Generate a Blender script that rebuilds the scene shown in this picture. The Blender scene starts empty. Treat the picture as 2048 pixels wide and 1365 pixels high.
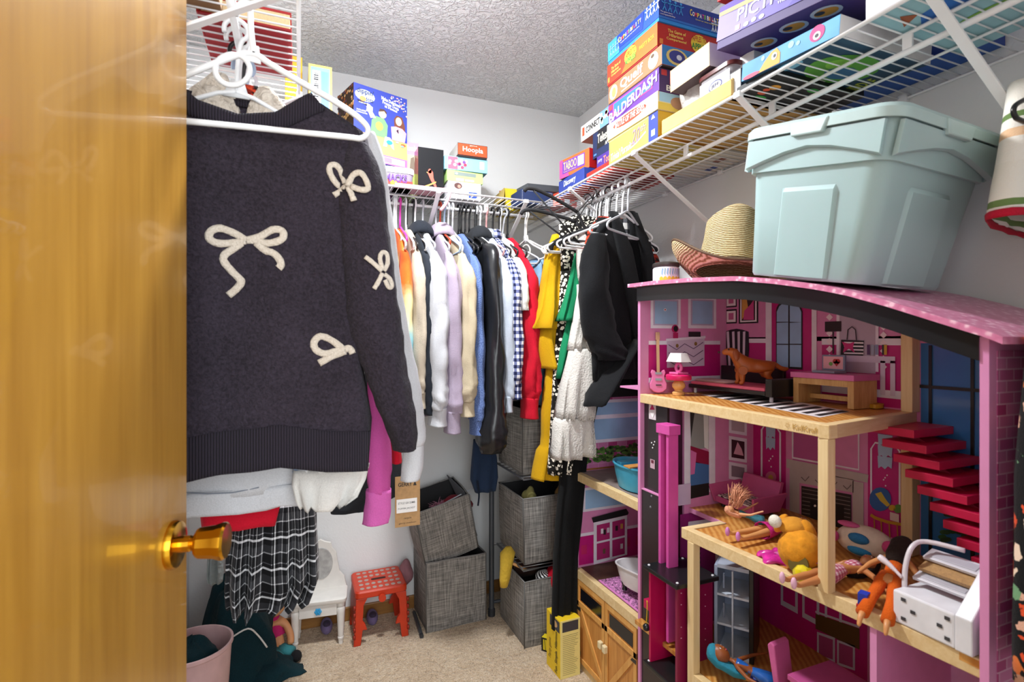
import bpy, bmesh, math, random
from mathutils import Vector, Matrix, noise
random.seed(7)
SC = bpy.context.scene
COL = SC.collection
PI = math.pi
# ---------------------------------------------------------------- camera
YAW = math.radians(22.3); CH = 1.25; FPX = 1040.0
cam = bpy.data.objects.new('camera', bpy.data.cameras.new('camera')); COL.objects.link(cam)
cam.location = (0, 0, CH); cam.rotation_euler = (PI/2, 0, -YAW)
cam.data.sensor_width = 36; cam.data.lens = 36*FPX/2048; cam.data.clip_start = .02
cam.data.dof.use_dof = True; cam.data.dof.focus_distance = 1.9; cam.data.dof.aperture_fstop = 5.0
SC.camera = cam
# ---------------------------------------------------------------- world, lights, exposure
w = bpy.data.worlds.new('world'); SC.world = w; w.use_nodes = True
w.node_tree.nodes['Background'].inputs[0].default_value = (.93, .97, 1, 1)
w.node_tree.nodes['Background'].inputs[1].default_value = 1.1
def area(name, loc, rot, sx, sy, power, col):
    l = bpy.data.lights.new(name, 'AREA'); l.shape = 'RECTANGLE'; l.size = sx; l.size_y = sy; l.energy = power; l.color = col
    o = bpy.data.objects.new(name, l); o.location = loc; o.rotation_euler = rot; COL.objects.link(o); return o
area('doorway_fill_light', (.25, -1.6, 1.65), (math.radians(84), 0, 0), 2.0, 1.7, 42, (.93, .97, 1))  # soft fill light added behind the camera
LAMP = (.3, 1.42, 2.39)
l = bpy.data.lights.new('closet_lamp', 'AREA'); l.shape = 'DISK'; l.size = .17; l.energy = 28; l.color = (.95, .98, 1)
lo = bpy.data.objects.new('closet_lamp', l); lo.location = LAMP; COL.objects.link(lo)
l = bpy.data.lights.new('closet_bulb', 'POINT'); l.energy = 7; l.shadow_soft_size = .06; l.color = (.95, .98, 1)
lb = bpy.data.objects.new('closet_bulb', l); lb.location = (LAMP[0], LAMP[1], 2.3); COL.objects.link(lb)
SC.view_settings.view_transform = 'Standard'; SC.view_settings.look = 'None'
SC.view_settings.exposure = 0.38; SC.view_settings.gamma = 1; SC.view_settings.use_curve_mapping = False
# ---------------------------------------------------------------- room measures
XR, XL, YB, YF, ZC = 1.385, -.41, 2.435, .17, 2.446
SHELF = 1.852        # top of the shelf wires
LIPX, LIPY = .985, 2.03
D_ = Vector((math.sin(YAW), math.cos(YAW), 0)); R_ = Vector((math.cos(YAW), -math.sin(YAW), 0))
def at(u, v, X=None, Y=None, Z=None, z=None):
    d = D_ + R_*((u-1024)/FPX) + Vector((0, 0, (682.5-v)/FPX)); o = Vector((0, 0, CH))
    t = z if z is not None else X/d.x if X is not None else Y/d.y if Y is not None else (Z-CH)/d.z
    return o + d*t
# ---------------------------------------------------------------- materials
def lin(h):
    if not isinstance(h, str): return (*h, 1)
    h = h.lstrip('#'); c = [int(h[i:i+2], 16)/255 for i in (0, 2, 4)]
    return tuple(x/12.92 if x <= .04045 else ((x+.055)/1.055)**2.4 for x in c) + (1,)
MATS = {}
class NT:
    def __init__(s, m): s.t = m.node_tree; s.b = s.t.nodes['Principled BSDF']
    def n(s, k, **kw):
        x = s.t.nodes.new('ShaderNode'+k)
        for a, b in kw.items():
            if a.startswith('i_'):
                a = a[2:]; a = int(a) if a.isdigit() else a.replace('_', ' ')
                x.inputs[a].default_value = b
            else: setattr(x, a, b)
        return x
    def l(s, a, b): s.t.links.new(a, b)
    def co(s, kind='Object', sc=(1, 1, 1), rot=(0, 0, 0)):
        c = s.n('TexCoord'); m = s.n('Mapping'); m.inputs['Scale'].default_value = sc; m.inputs['Rotation'].default_value = rot
        s.l(c.outputs[kind], m.inputs[0]); return m.outputs[0]
    def ramp(s, fac, stops, interp='LINEAR'):
        r = s.n('ValToRGB'); e = r.color_ramp.elements; r.color_ramp.interpolation = interp
        while len(e) < len(stops): e.new(.5)
        for q, (p, c) in zip(e, stops): q.position = p; q.color = lin(c)
        s.l(fac, r.inputs[0]); return r.outputs[0]
    def mix(s, fac, a, b, mode='MIX'):
        m = s.n('Mix', data_type='RGBA', blend_type=mode)
        for i, q in ((0, fac), (6, a), (7, b)):
            if hasattr(q, 'is_linked'): s.l(q, m.inputs[i])
            else: m.inputs[i].default_value = q if i == 0 else lin(q)
        return m.outputs[2]
    def math(s, op, a, b=0.0):
        m = s.n('Math', operation=op)
        for i, q in enumerate((a, b)):
            if hasattr(q, 'is_linked'): s.l(q, m.inputs[i])
            else: m.inputs[i].default_value = q
        return m.outputs[0]
    def bump(s, h, st, dist=.002):
        b = s.n('Bump', i_Strength=st, i_Distance=dist); s.l(h, b.inputs['Height']); s.l(b.outputs[0], s.b.inputs['Normal'])
    def col(s, c): s.l(c, s.b.inputs['Base Color'])
def newmat(k, rough=.6, metal=0, sheen=0, coat=0, trans=0, alpha=1, spec=None):
    m = bpy.data.materials.new(k); m.use_nodes = True; t = NT(m); b = t.b
    b.inputs['Roughness'].default_value = rough; b.inputs['Metallic'].default_value = metal
    b.inputs['Sheen Weight'].default_value = sheen; b.inputs['Coat Weight'].default_value = coat
    b.inputs['Transmission Weight'].default_value = trans; b.inputs['Alpha'].default_value = alpha
    if spec is not None: b.inputs['Specular IOR Level'].default_value = spec
    MATS[k] = m; return m, t
def P(h, rough=.45, var=.06, sc=30, bump=0, bsc=200, **kw):     # plain surface with faint grain
    k = f'plain_{h}_{rough}_{var}_{sc}_{bump}_{bsc}_{sorted(kw.items())}'
    if k in MATS: return MATS[k]
    m, t = newmat(k, rough, **kw); m.name = 'plain_'+h.lstrip('#')
    nz = t.n('TexNoise', i_Scale=sc, i_Detail=3); t.l(t.co(), nz.inputs['Vector'])
    c = lin(h)[:3]; t.col(t.ramp(nz.outputs[0], [(.3, tuple(x*(1-var) for x in c)), (.7, tuple(min(1, x*(1+var)) for x in c))]))
    if bump:
        n2 = t.n('TexNoise', i_Scale=bsc, i_Detail=4); t.l(t.co(), n2.inputs['Vector']); t.bump(n2.outputs[0], bump)
    return m
def F(h, sc=420, bump=.5, sheen=.04, var=.1, rough=.9):           # cloth
    k = f'cloth_{h}_{sc}_{bump}_{sheen}_{var}_{rough}'
    if k in MATS: return MATS[k]
    m, t = newmat(k, rough, sheen=sheen, spec=.2); m.name = 'cloth_'+h.lstrip('#')
    v = t.co(); n1 = t.n('TexNoise', i_Scale=9, i_Detail=3); t.l(v, n1.inputs['Vector'])
    n2 = t.n('TexNoise', i_Scale=sc, i_Detail=2); t.l(v, n2.inputs['Vector'])
    f = t.math('ADD', t.math('MULTIPLY', n1.outputs[0], .5), t.math('MULTIPLY', n2.outputs[0], .5)); c = lin(h)[:3]
    t.col(t.ramp(f, [(.35, tuple(x*(1-var) for x in c)), (.65, tuple(min(1, x*(1+var)) for x in c))]))
    s = t.math('ADD', t.math('MULTIPLY', n1.outputs[0], 2.0), n2.outputs[0]); t.bump(s, bump, .003); return m
def WOOD(key, c1, c2, sc=(14, 14, 1.2), rough=.4, coat=0, wav=6):
    if key in MATS: return MATS[key]
    m, t = newmat(key, rough, coat=coat); v = t.co(sc=sc)
    n = t.n('TexNoise', i_Scale=1.6, i_Detail=5, i_Distortion=1.2); t.l(v, n.inputs['Vector'])
    w_ = t.n('TexNoise', i_Scale=9, i_Detail=2); t.l(v, w_.inputs['Vector'])
    f = t.math('ADD', t.math('MULTIPLY', n.outputs[0], .65), t.math('MULTIPLY', w_.outputs[0], .35))
    t.col(t.ramp(f, [(.3, c1), (.7, c2)])); t.bump(w_.outputs[0], .08); return m
# ---------------------------------------------------------------- mesh builder
class MB:
    def __init__(s, T=None): s.v = []; s.f = []; s.m = []; s.uv = []; s.T = T or Matrix.Identity(4); s.mi = 0
    def add(s, vs, fs, uvs=None):
        b = len(s.v); s.v += [s.T @ Vector(p) for p in vs]
        for i, f in enumerate(fs):
            s.f.append([b+j for j in f]); s.m.append(s.mi); s.uv.append(uvs[i] if uvs else None)
        return s
    def box(s, lo, hi):
        x0, y0, z0 = lo; x1, y1, z1 = hi
        return s.add([(x0,y0,z0),(x1,y0,z0),(x1,y1,z0),(x0,y1,z0),(x0,y0,z1),(x1,y0,z1),(x1,y1,z1),(x0,y1,z1)],
              [(0,3,2,1),(4,5,6,7),(0,1,5,4),(1,2,6,5),(2,3,7,6),(3,0,4,7)])
    def hexa(s, b, t):      # four bottom and four top points
        return s.add(list(b)+list(t), [(0,3,2,1),(4,5,6,7),(0,1,5,4),(1,2,6,5),(2,3,7,6),(3,0,4,7)])
    def prism(s, pts, ext):
        n = len(pts); e = Vector(ext); p = [Vector(q) for q in pts]
        return s.add(p+[q+e for q in p], [tuple(range(n-1, -1, -1)), tuple(range(n, 2*n))]+[(i, (i+1) % n, n+(i+1) % n, n+i) for i in range(n)])
    def poly(s, pts): return s.add(pts, [tuple(range(len(pts)))])
    def loft(s, rings, cap0=True, cap1=True, closed=True, vs=1.0, us=1.0):
        n = len(rings[0]); V = [p for r in rings for p in r]; fs = []; uvs = []; k = n if closed else n-1
        ul = [0]
        big = max(rings, key=lambda r: sum((Vector(r[i])-Vector(r[(i+1) % n])).length for i in range(n)))
        for i in range(n): ul.append(ul[-1]+(Vector(big[i])-Vector(big[(i+1) % n])).length)
        vl = [0]
        for a, b in zip(rings, rings[1:]): vl.append(vl[-1]+max((Vector(a[0])-Vector(b[0])).length, (Vector(a[n//2])-Vector(b[n//2])).length))
        for j in range(len(rings)-1):
            for i in range(k):
                fs.append((j*n+i, j*n+(i+1) % n, (j+1)*n+(i+1) % n, (j+1)*n+i))
                uvs.append(((ul[i], vl[j]), (ul[i+1], vl[j]), (ul[i+1], vl[j+1]), (ul[i], vl[j+1])))
        if cap0: fs.append(tuple(range(n-1, -1, -1))); uvs.append(None)
        if cap1: q = (len(rings)-1)*n; fs.append(tuple(range(q, q+n))); uvs.append(None)
        return s.add(V, fs, uvs)
    def tube(s, pts, r, n=8, cap=True, closed=False, flat=1.0, up=None):
        p = [Vector(q) for q in pts]; m = len(p); rs = r if isinstance(r, (list, tuple)) else [r]*m; rings = []
        prev = None
        for i in range(m):
            a = p[(i-1) % m] if (closed or i) else p[0]; b = p[(i+1) % m] if (closed or i < m-1) else p[-1]
            t = (b-a)
            t = t.normalized() if t.length > 1e-9 else Vector((0, 0, 1))
            if prev is None: x = t.cross(Vector(up) if up else (Vector((0, 0, 1)) if abs(t.z) < .9 else Vector((1, 0, 0)))).normalized()
            elif up: x = t.cross(Vector(up)).normalized()
            else: x = prev-t*prev.dot(t); x = x.normalized() if x.length > 1e-6 else t.orthogonal().normalized()
            y = t.cross(x); prev = x
            rings.append([p[i]+x*(rs[i]*math.cos(2*PI*k/n+PI/n))+y*(rs[i]*flat*math.sin(2*PI*k/n+PI/n)) for k in range(n)])
        if closed: rings.append(rings[0]); cap = False
        return s.loft(rings, cap, cap)
    def lathe(s, prof, n=24, c=(0, 0, 0), axis=None, cap0=True, cap1=True, a0=0, a1=2*PI):
        M = Matrix.Translation(c) @ (axis or Matrix.Identity(4)); T = s.T; s.T = T @ M
        full = abs(a1-a0-2*PI) < 1e-6; k = n if full else n+1
        s.loft([[(r*math.cos(a0+(a1-a0)*i/n), r*math.sin(a0+(a1-a0)*i/n), z) for i in range(k)] for r, z in prof], cap0, cap1, full); s.T = T; return s
    def ball(s, c, r, n=12, m=8, rot=None):
        r = r if isinstance(r, (tuple, list)) else (r, r, r); T = s.T; s.T = T @ Matrix.Translation(c) @ (rot or Matrix.Identity(4))
        s.loft([[(r[0]*math.sin(PI*j/m)*math.cos(2*PI*i/n), r[1]*math.sin(PI*j/m)*math.sin(2*PI*i/n), r[2]*math.cos(PI*j/m)) for i in range(n)] for j in range(m, -1, -1)], False, False)
        s.T = T; return s
    def obj(s, name, mats, parent=None, smooth=False, bevel=0, seg=2, label=None, sub=0, solid=0, weld=False):
        me = bpy.data.meshes.new(name); me.from_pydata([tuple(q) for q in s.v], [], s.f)
        for mm in (mats if isinstance(mats, (list, tuple)) else [mats]): me.materials.append(mm)
        me.polygons.foreach_set('material_index', s.m)
        if any(s.uv):
            ul = me.uv_layers.new(name='UVMap').data; k = 0
            for f, q in zip(s.f, s.uv):
                for i in range(len(f)):
                    if q: ul[k].uv = q[i]
                    k += 1
        if weld:
            b = bmesh.new(); b.from_mesh(me); bmesh.ops.remove_doubles(b, verts=b.verts, dist=1e-5); b.to_mesh(me); b.free()
        if smooth: me.shade_smooth() if smooth is True else me.set_sharp_from_angle(angle=math.radians(smooth))
        if smooth and smooth is not True: me.polygons.foreach_set('use_smooth', [True]*len(me.polygons))
        o = bpy.data.objects.new(name, me); COL.objects.link(o); o.parent = parent
        if bevel:
            b = o.modifiers.new('Bevel', 'BEVEL'); b.width = bevel; b.segments = seg; b.limit_method = 'ANGLE'; b.angle_limit = math.radians(40)
        if solid:
            b = o.modifiers.new('Solidify', 'SOLIDIFY'); b.thickness = solid; b.offset = 0
        if sub:
            b = o.modifiers.new('Subdivision', 'SUBSURF'); b.levels = sub; b.render_levels = sub
        if label: o['label'] = label
        return o
def tag(o, label, cat, group=None):
    o['label'] = label; o['category'] = cat
    if group: o['group'] = group
    return o
def thing(name, label, cat, loc=(0, 0, 0), rz=0, group=None, rot=None):
    o = bpy.data.objects.new(name, None); COL.objects.link(o); o.empty_display_size = .05
    o.location = loc; o.rotation_euler = rot or (0, 0, rz); return tag(o, label, cat, group)
def struct(name, mb, mats, parent=None, **kw):
    o = mb.obj(name, mats, parent, **kw)
    if not parent: o['kind'] = 'structure'
    return o
def RX(a): return Matrix.Rotation(a, 4, 'X')
def RY(a): return Matrix.Rotation(a, 4, 'Y')
def RZ(a): return Matrix.Rotation(a, 4, 'Z')
def TR(*p): return Matrix.Translation(p if len(p) == 3 else p[0])
def lerp(a, b, t): return a+(b-a)*t
def sm(pts, n=4, closed=False):       # Catmull-Rom through points
    p = [Vector(q) for q in pts]; m = len(p); out = []
    for i in range(m if closed else m-1):
        a, b, c, d = (p[(i-1) % m] if closed or i else p[0]), p[i], p[(i+1) % m], (p[(i+2) % m] if closed or i < m-2 else p[-1])
        for k in range(n):
            t = k/n; out.append(.5*((2*b)+(c-a)*t+(2*a-5*b+4*c-d)*t*t+(3*b-a-3*c+d)*t**3))
    if not closed: out.append(p[-1])
    return out
TXT = {}
def text_geo(s, bold=0, shear=0):
    k = (s, bold, shear)
    if k not in TXT:
        cu = bpy.data.curves.new('t', 'FONT'); cu.body = s; cu.offset = bold*.45; cu.shear = shear; cu.resolution_u = 2; cu.align_x = 'LEFT'
        o = bpy.data.objects.new('t', cu); me = o.to_mesh()
        vs = [(v.co.x, v.co.y) for v in me.vertices]; fs = [tuple(p.vertices) for p in me.polygons]
        o.to_mesh_clear(); bpy.data.objects.remove(o); bpy.data.curves.remove(cu)
        x0 = min(a for a, _ in vs); x1 = max(a for a, _ in vs); y0 = min(b for _, b in vs); y1 = max(b for _, b in vs)
        TXT[k] = ([((a-x0)/(x1-x0), (b-y0)/(y1-y0)) for a, b in vs], fs)
    return TXT[k]
class Face:      # a flat face: origin, right and up vectors (full size); prints are laid a hair in front
    def __init__(s, o, r, u): s.o = Vector(o); s.r = Vector(r); s.u = Vector(u); s.n = s.r.cross(s.u).normalized()
    def p(s, a, b, k=1): return s.o+s.r*a+s.u*b+s.n*(.0004*k)
    def text(s, mb, t, a0, b0, a1, b1, bold=.01, shear=0, rot=0, k=3, slant=0):
        vs, fs = text_geo(t, bold, shear); out = []
        for x, y in vs:
            a, b = lerp(a0, a1, x), lerp(b0, b1, y)
            b += slant*(a-a0)
            out.append(s.p(a, b, k))
        mb.add(out, fs)
    def rect(s, mb, a0, b0, a1, b1, k=1): mb.poly([s.p(a0, b0, k), s.p(a1, b0, k), s.p(a1, b1, k), s.p(a0, b1, k)])
    def poly(s, mb, pts, k=1): mb.poly([s.p(a, b, k) for a, b in pts])
    def ell(s, mb, a, b, ra, rb, k=2, n=16, a0=0, a1=2*PI): mb.poly([s.p(a+ra*math.cos(a0+(a1-a0)*i/n), b+rb*math.sin(a0+(a1-a0)*i/n), k) for i in range(n)])
    def stroke(s, mb, pts, wd, k=2):     # wd as a fraction of the face's width
        q = [(a*s.r.length, b*s.u.length) for a, b in pts]; w_ = wd*s.r.length/2; L = []; Rr = []
        for i, (x, y) in enumerate(q):
            x0, y0 = q[max(0, i-1)]; x1, y1 = q[min(len(q)-1, i+1)]; d = math.hypot(x1-x0, y1-y0) or 1
            nx, ny = -(y1-y0)/d*w_, (x1-x0)/d*w_; L.append((x+nx, y+ny)); Rr.append((x-nx, y-ny))
        vs = [s.p(x/s.r.length, y/s.u.length, k) for x, y in L+Rr]; m = len(q)
        mb.add(vs, [(i, m+i, m+i+1, i+1) for i in range(m-1)])
class Art:       # coloured flat print, one mesh with one slot for each ink
    def __init__(s, face): s.f = face; s.mb = MB(); s.mats = []
    def ink(s, c, rough=.6):
        m = c if not isinstance(c, str) else P(c, rough, .03)
        if m not in s.mats: s.mats.append(m)
        s.mb.mi = s.mats.index(m); return s
    def rect(s, c, *a, **k): s.ink(c); s.f.rect(s.mb, *a, **k); return s
    def poly(s, c, *a, **k): s.ink(c); s.f.poly(s.mb, *a, **k); return s
    def ell(s, c, *a, **k): s.ink(c); s.f.ell(s.mb, *a, **k); return s
    def stroke(s, c, *a, **k): s.ink(c); s.f.stroke(s.mb, *a, **k); return s
    def text(s, c, *a, **k): s.ink(c); s.f.text(s.mb, *a, **k); return s
    def frame(s, c, a0, b0, a1, b1, wa, wb, k=1):
        s.ink(c)
        for q in ((a0, b0, a1, b0+wb), (a0, b1-wb, a1, b1), (a0, b0+wb, a0+wa, b1-wb), (a1-wa, b0+wb, a1, b1-wb)): s.f.rect(s.mb, *q, k=k)
        return s
    def done(s, name, parent): return s.mb.obj(name, s.mats, parent)
# ================================================================ ROOM
def wallmat(key, c, sc, st, dist, rough=.85):
    m, t = newmat(key, rough); v = t.co(); n = t.n('TexNoise', i_Scale=sc, i_Detail=3, i_Distortion=1.5); t.l(v, n.inputs['Vector'])
    n2 = t.n('TexNoise', i_Scale=2, i_Detail=2); t.l(v, n2.inputs['Vector']); cc = lin(c)[:3]
    t.col(t.ramp(n2.outputs[0], [(.3, tuple(x*.97 for x in cc)), (.7, cc)]))
    h = t.ramp(n.outputs[0], [(.42, '#000000'), (.6, '#ffffff')]); t.bump(h, st, dist); return m
M_WALL = wallmat('wall_paint', '#e3e4e4', 60, .12, .002); M_CEIL = wallmat('ceiling_texture', '#dfe1e3', 42, .8, .008)
m, t = newmat('carpet', .95, sheen=.3, spec=.1); v = t.co()
n = t.n('TexNoise', i_Scale=170, i_Detail=3); t.l(v, n.inputs['Vector']); n2 = t.n('TexNoise', i_Scale=8, i_Detail=4); t.l(v, n2.inputs['Vector'])
n3 = t.n('TexNoise', i_Scale=60, i_Detail=3); t.l(v, n3.inputs['Vector'])
f = t.math('ADD', t.math('MULTIPLY', n.outputs[0], .5), t.math('ADD', t.math('MULTIPLY', n2.outputs[0], .2), t.math('MULTIPLY', n3.outputs[0], .3)))
t.col(t.ramp(f, [(.34, '#9c7f60'), (.5, '#d2b797'), (.66, '#efddc4')])); t.bump(t.math('ADD', n.outputs[0], n3.outputs[0]), 1.0, .012); M_CARPET = m
M_TRIM = P('#e8e4dc', .4, .02); M_WHITE = P('#e9e9ea', .35, .02)
struct('floor', MB().box((XL-.1, -.6, -.05), (XR+.1, YB+.1, 0)), M_CARPET)
struct('ceiling', MB().box((XL-.1, YF-.12, ZC), (XR+.1, YB+.1, ZC+.05)), M_CEIL)
struct('wall_back', MB().box((XL-.1, YB, 0), (XR+.1, YB+.1, ZC)), M_WALL)
struct('wall_right', MB().box((XR, YF-.12, 0), (XR+.1, YB, ZC)), M_WALL)
struct('wall_left', MB().box((XL-.1, YF-.12, 0), (XL, YB, ZC)), M_WALL)
DX0, DX1 = -.33, .56
struct('wall_front', MB().box((XL, YF-.12, 0), (DX0, YF, ZC)).box((DX1, YF-.12, 0), (XR, YF, ZC)).box((DX0, YF-.12, 2.08), (DX1, YF, ZC)), M_WALL)
M_OAKB = WOOD('baseboard_wood', '#7a5228', '#a5753c', (1.2, 1.2, 14), .4)
struct('baseboard_back', MB().box((XL, YB-.012, 0), (XR, YB, .06)), M_OAKB, bevel=.003)
struct('baseboard_right', MB().box((XR-.012, YF, 0), (XR, YB-.012, .06)), M_OAKB, bevel=.003)
struct('baseboard_left', MB().box((XL, YF, 0), (XL+.012, YB-.012, .06)), M_OAKB, bevel=.003)
M_OAK = WOOD('door_wood', '#a47428', '#c4933c', (9, 9, .55), .28, coat=.3)
struct('trim_1', MB().box((DX0-.06, YF, 0), (DX0-.005, YF+.015, 2.14)).box((DX1+.005, YF, 0), (DX1+.06, YF+.015, 2.14)).box((DX0-.005, YF, 2.085), (DX1+.005, YF+.015, 2.14)), M_OAK, bevel=.003)
# the door, swung inward; hinge near the camera
DE = Vector((-.156, .912, 0)); da = math.radians(10); dirv = Vector((math.sin(da), math.cos(da), 0)); HG = DE-dirv*.75
drot = PI/2-da
door = bpy.data.objects.new('door_1', None); COL.objects.link(door); door.location = HG; door.rotation_euler = (0, 0, drot); door['kind'] = 'structure'
MB().box((0, 0, .012), (.75, .036, 2.03)).obj('door_leaf', M_OAK, door, bevel=.002)
M_BRASS = newmat('brass', .18, metal=1)[0]; MATS['brass'].node_tree.nodes['Principled BSDF'].inputs['Base Color'].default_value = lin('#d9a12b')
KZ = .963
kb = MB(); kb.T = TR(.696, 0, KZ) @ RX(PI/2)
kb.lathe([(.0, 0), (.033, 0), (.0335, .004), (.031, .009), (.022, .011), (.0, .0115)], 32, cap0=False, cap1=False)
ks = kb.obj('rosette', M_BRASS, door, smooth=35)
kb = MB(); kb.T = TR(.696, 0, KZ) @ RX(PI/2)
kb.lathe([(.0115, .011), (.0115, .024), (.010, .026), (.0125, .029), (.019, .032), (.0215, .036), (.0235, .056), (.0265, .0645), (.0265, .068), (.024, .071), (0, .0715)], 12, cap0=False, cap1=False)
kb.obj('knob', M_BRASS, door, smooth=25)
MB().box((.7492, .008, KZ-.028), (.7512, .028, KZ+.028)).obj('latch_plate', M_BRASS, door)
for hz in (.2, 1.0, 1.8):
    MB().tube([(.0, -.004, hz-.045), (0, -.004, hz+.045)], .006, 10).obj('hinge', M_BRASS, door, smooth=40)
# ceiling light fixture
fx = thing('ceiling_light', 'round flush ceiling light with white metal base above closet', 'ceiling light', (LAMP[0], LAMP[1], ZC))
MB().lathe([(0, 0), (.09, 0), (.09, -.014), (.055, -.03), (.03, -.032), (.03, -.05), (0, -.05)], 24, cap0=False, cap1=False).obj('base', M_WHITE, fx, smooth=40)
# ================================================================ WIRE SHELVES
M_WIRE = P('#efeff0', .32, .01)
def wire_shelf(name, label, L, D, brackets, loc=(0, 0, 0), rz=0, rod=(0, 1), ties=(), inset=.105, rod_z=-.042):
    # local: x along the wall, y from front edge (0) to wall (D), z=0 top of the wires
    t = thing(name, label, 'wire shelf', loc, rz)
    m = MB(); k = int(L/.0254)
    for i in range(k+1):
        x = .004+i*(L-.008)/k
        m.tube([(x, D-.004, -.002), (x, .001, -.002)], .0017, 5)
    m.obj('deck_wires', M_WIRE, t, smooth=True)['kind'] = 'stuff'
    for nm, y, z, r in (('back_rod', D-.006, -.006, .003), ('middle_rod', D*.62, -.0065, .003), ('support_rod', inset, -.007, .0038), ('front_rod', 0, -.003, .0042)):
        MB().tube([(0, y, z), (L, y, z)], r, 8).obj(nm, M_WIRE, t, smooth=True)
    MB().tube([(rod[0]*L, inset, rod_z), (rod[1]*L, inset, rod_z)], .0062, 10).obj('hang_rod', M_WIRE, t, smooth=True)
    for x in ties:
        MB().box((x-.009, inset-.003, rod_z-.002), (x+.009, inset+.003, -.004)).obj('rod_tie', M_WIRE, t, bevel=.001)
    for b in brackets:
        bm_ = MB(); a = Vector((b, -.004, -.006)); e = Vector((b, D-.003, -.26))
        d = (e-a).normalized(); nn = d.cross(Vector((1, 0, 0))); X_ = Vector((.009, 0, 0))
        bm_.hexa([a-X_, a+X_, a+X_+nn*.005, a-X_+nn*.005], [e-X_, e+X_, e+X_+nn*.005, e-X_+nn*.005])
        br = bm_.obj('bracket', M_WIRE, t, bevel=.001)
        MB().box((b-.010, -.008, -.014), (b+.010, .006, .0015)).obj('bracket_clip', M_WIRE, br, bevel=.002)
        MB().box((b-.012, D-.005, -.30), (b+.012, D-.0005, -.25)).obj('wall_foot', M_WIRE, br, bevel=.002)
    for i in range(int(L/.3)):
        MB().box((.1+i*.3, D-.012, -.014), (.122+i*.3, D-.0005, .006)).obj('wall_clip', M_WIRE, t, bevel=.002)
    return t
DEP = XR-LIPX
# right: local x -> world -Y, local y -> world +X
wire_shelf('wire_shelf', 'white wire shelf along right wall stacked with board games', YB-.004-(YF+.02), DEP, [YB-y for y in (1.80, 1.38, .96, .55)], loc=(LIPX, YB-.004, SHELF), rz=-PI/2, ties=[YB-y for y in (1.89, 1.58, 1.267, .955, .644, .333)])
wire_shelf('wire_shelf', 'white wire shelf along back wall above crowded row of hangers', LIPX-XL-.012, YB-LIPY, [x-XL for x in (.13, .512, .893)], loc=(XL+.004, LIPY, SHELF), rz=0, rod=(.28, 1.0), ties=[x-XL for x in (.36, .75)])
# left: local x -> +Y, local y -> -X
wire_shelf('wire_shelf', 'white wire shelf along left wall seen from below holding red album', LIPY-.02-.945, -XL, [.0, .42, .84], loc=(0, .945, SHELF), rz=PI/2, ties=[.3, .6, .9], rod=(0, .93))
RODZ = SHELF-.042
# ================================================================ BOXES ON THE SHELVES
SZ = SHELF+.0008
def gbox(name, label, o, yaw, w, d, h, lid, base=None, frac=.85, pitch=0, group=None, cat='box', cols=None, rough=.6, roll=0):
    # local: x along the front face, y into depth, origin front-left-bottom corner
    t = thing(name, label, cat, o, group=group, rot=(roll, pitch, yaw))
    pm = lambda c: P(c, rough, .04) if isinstance(c, str) else c
    m = MB(); z0 = h*(1-frac) if base else 0
    m.box((0, 0, z0), (w, d, h))
    mats = [pm(lid)]
    if cols:
        for i, k in enumerate('btfrkl'):
            if k in cols: mats.append(pm(cols[k])); m.m[i] = len(mats)-1
    m.obj('lid' if base else 'carton', mats, t, bevel=.0012)
    if base: MB().box((.0015, .0015, 0), (w-.0015, d-.0015, h*.9)).obj('base', pm(base), t, bevel=.001)
    fs = dict(f=Face((0, 0, z0), (w, 0, 0), (0, 0, h-z0)), r=Face((w, 0, z0), (0, d, 0), (0, 0, h-z0)),
              l=Face((0, d, z0), (0, -d, 0), (0, 0, h-z0)), b=Face((0, d, 0), (w, 0, 0), (0, -d, 0)), t=Face((0, 0, h), (w, 0, 0), (0, d, 0)))
    return t, fs
def gR(name, label, X, yn, yf, z, d, h, *a, **k):      # on the right shelf: title side faces -X, from far y to near y
    return gbox(name, label, (X, yf, z), -PI/2+k.pop('turn', 0), yf-yn, d, h, *a, **k)
GS = 'board games stacked on the right shelf'
WH = '#f2f0ec'
# --- the tall stack of six
t, f = gR('board_game', 'gold and blue trivia board game box at bottom of tall game stack', .99, 1.268, 1.532, SZ, .255, .086, '#c0a850', cols={'r': '#d8a91f'}, group=GS)
a = Art(f['f']); a.rect('#283a8c', .83, 0, 1, 1).rect('#d9c873', 0, .93, .83, 1)
a.text('#dfe6ea', 'Trivial Pursuit', .05, .12, .5, .42, shear=.3, slant=.15).text('#8c7a86', '20', .5, .3, .67, .85, bold=.03, shear=.3).text('#a89aa0', 'th', .68, .6, .78, .85, shear=.3).stroke('#d9d2cc', [(.48, .22), (.6, .3), (.78, .5)], .02)
a.poly('#e8ecf4', [(.88, .8), (.95, .8), (.915, .95)], k=2).rect('#9fc0dd', .88, .2, .95, .42, k=2).done('cover_print', t)
a = Art(f['r']); a.ell('#3a3a40', .3, .62, .14, .3, k=1).ell('#d8a91f', .3, .62, .1, .22, k=2).ell('#6a6f78', .3, .68, .06, .12, k=3).rect('#b9771a', 0, 0, 1, .12).done('cover_print', t)
t, f = gR('board_game', 'cream party game box with red oval logo second from bottom of stack', .985, 1.262, 1.536, SZ+.087, .255, .053, '#efe0b0', group=GS, cols={'r': '#e9d9a4'})
a = Art(f['f']); a.rect('#f6f1e4', .0, .62, 1, 1).ell('#c23a22', .47, .62, .33, .3, k=2, n=20).text('#fff6e6', 'BATTLE OF THE SEXES', .18, .44, .77, .82, bold=.03, shear=.2).poly('#e2b3a0', [(.02, .05), (.13, .05), (.1, .6), (.05, .6)], k=2).poly('#e0c7a0', [(.86, .3), (.97, .3), (.95, .9), (.88, .9)], k=2).done('cover_print', t)
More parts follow.
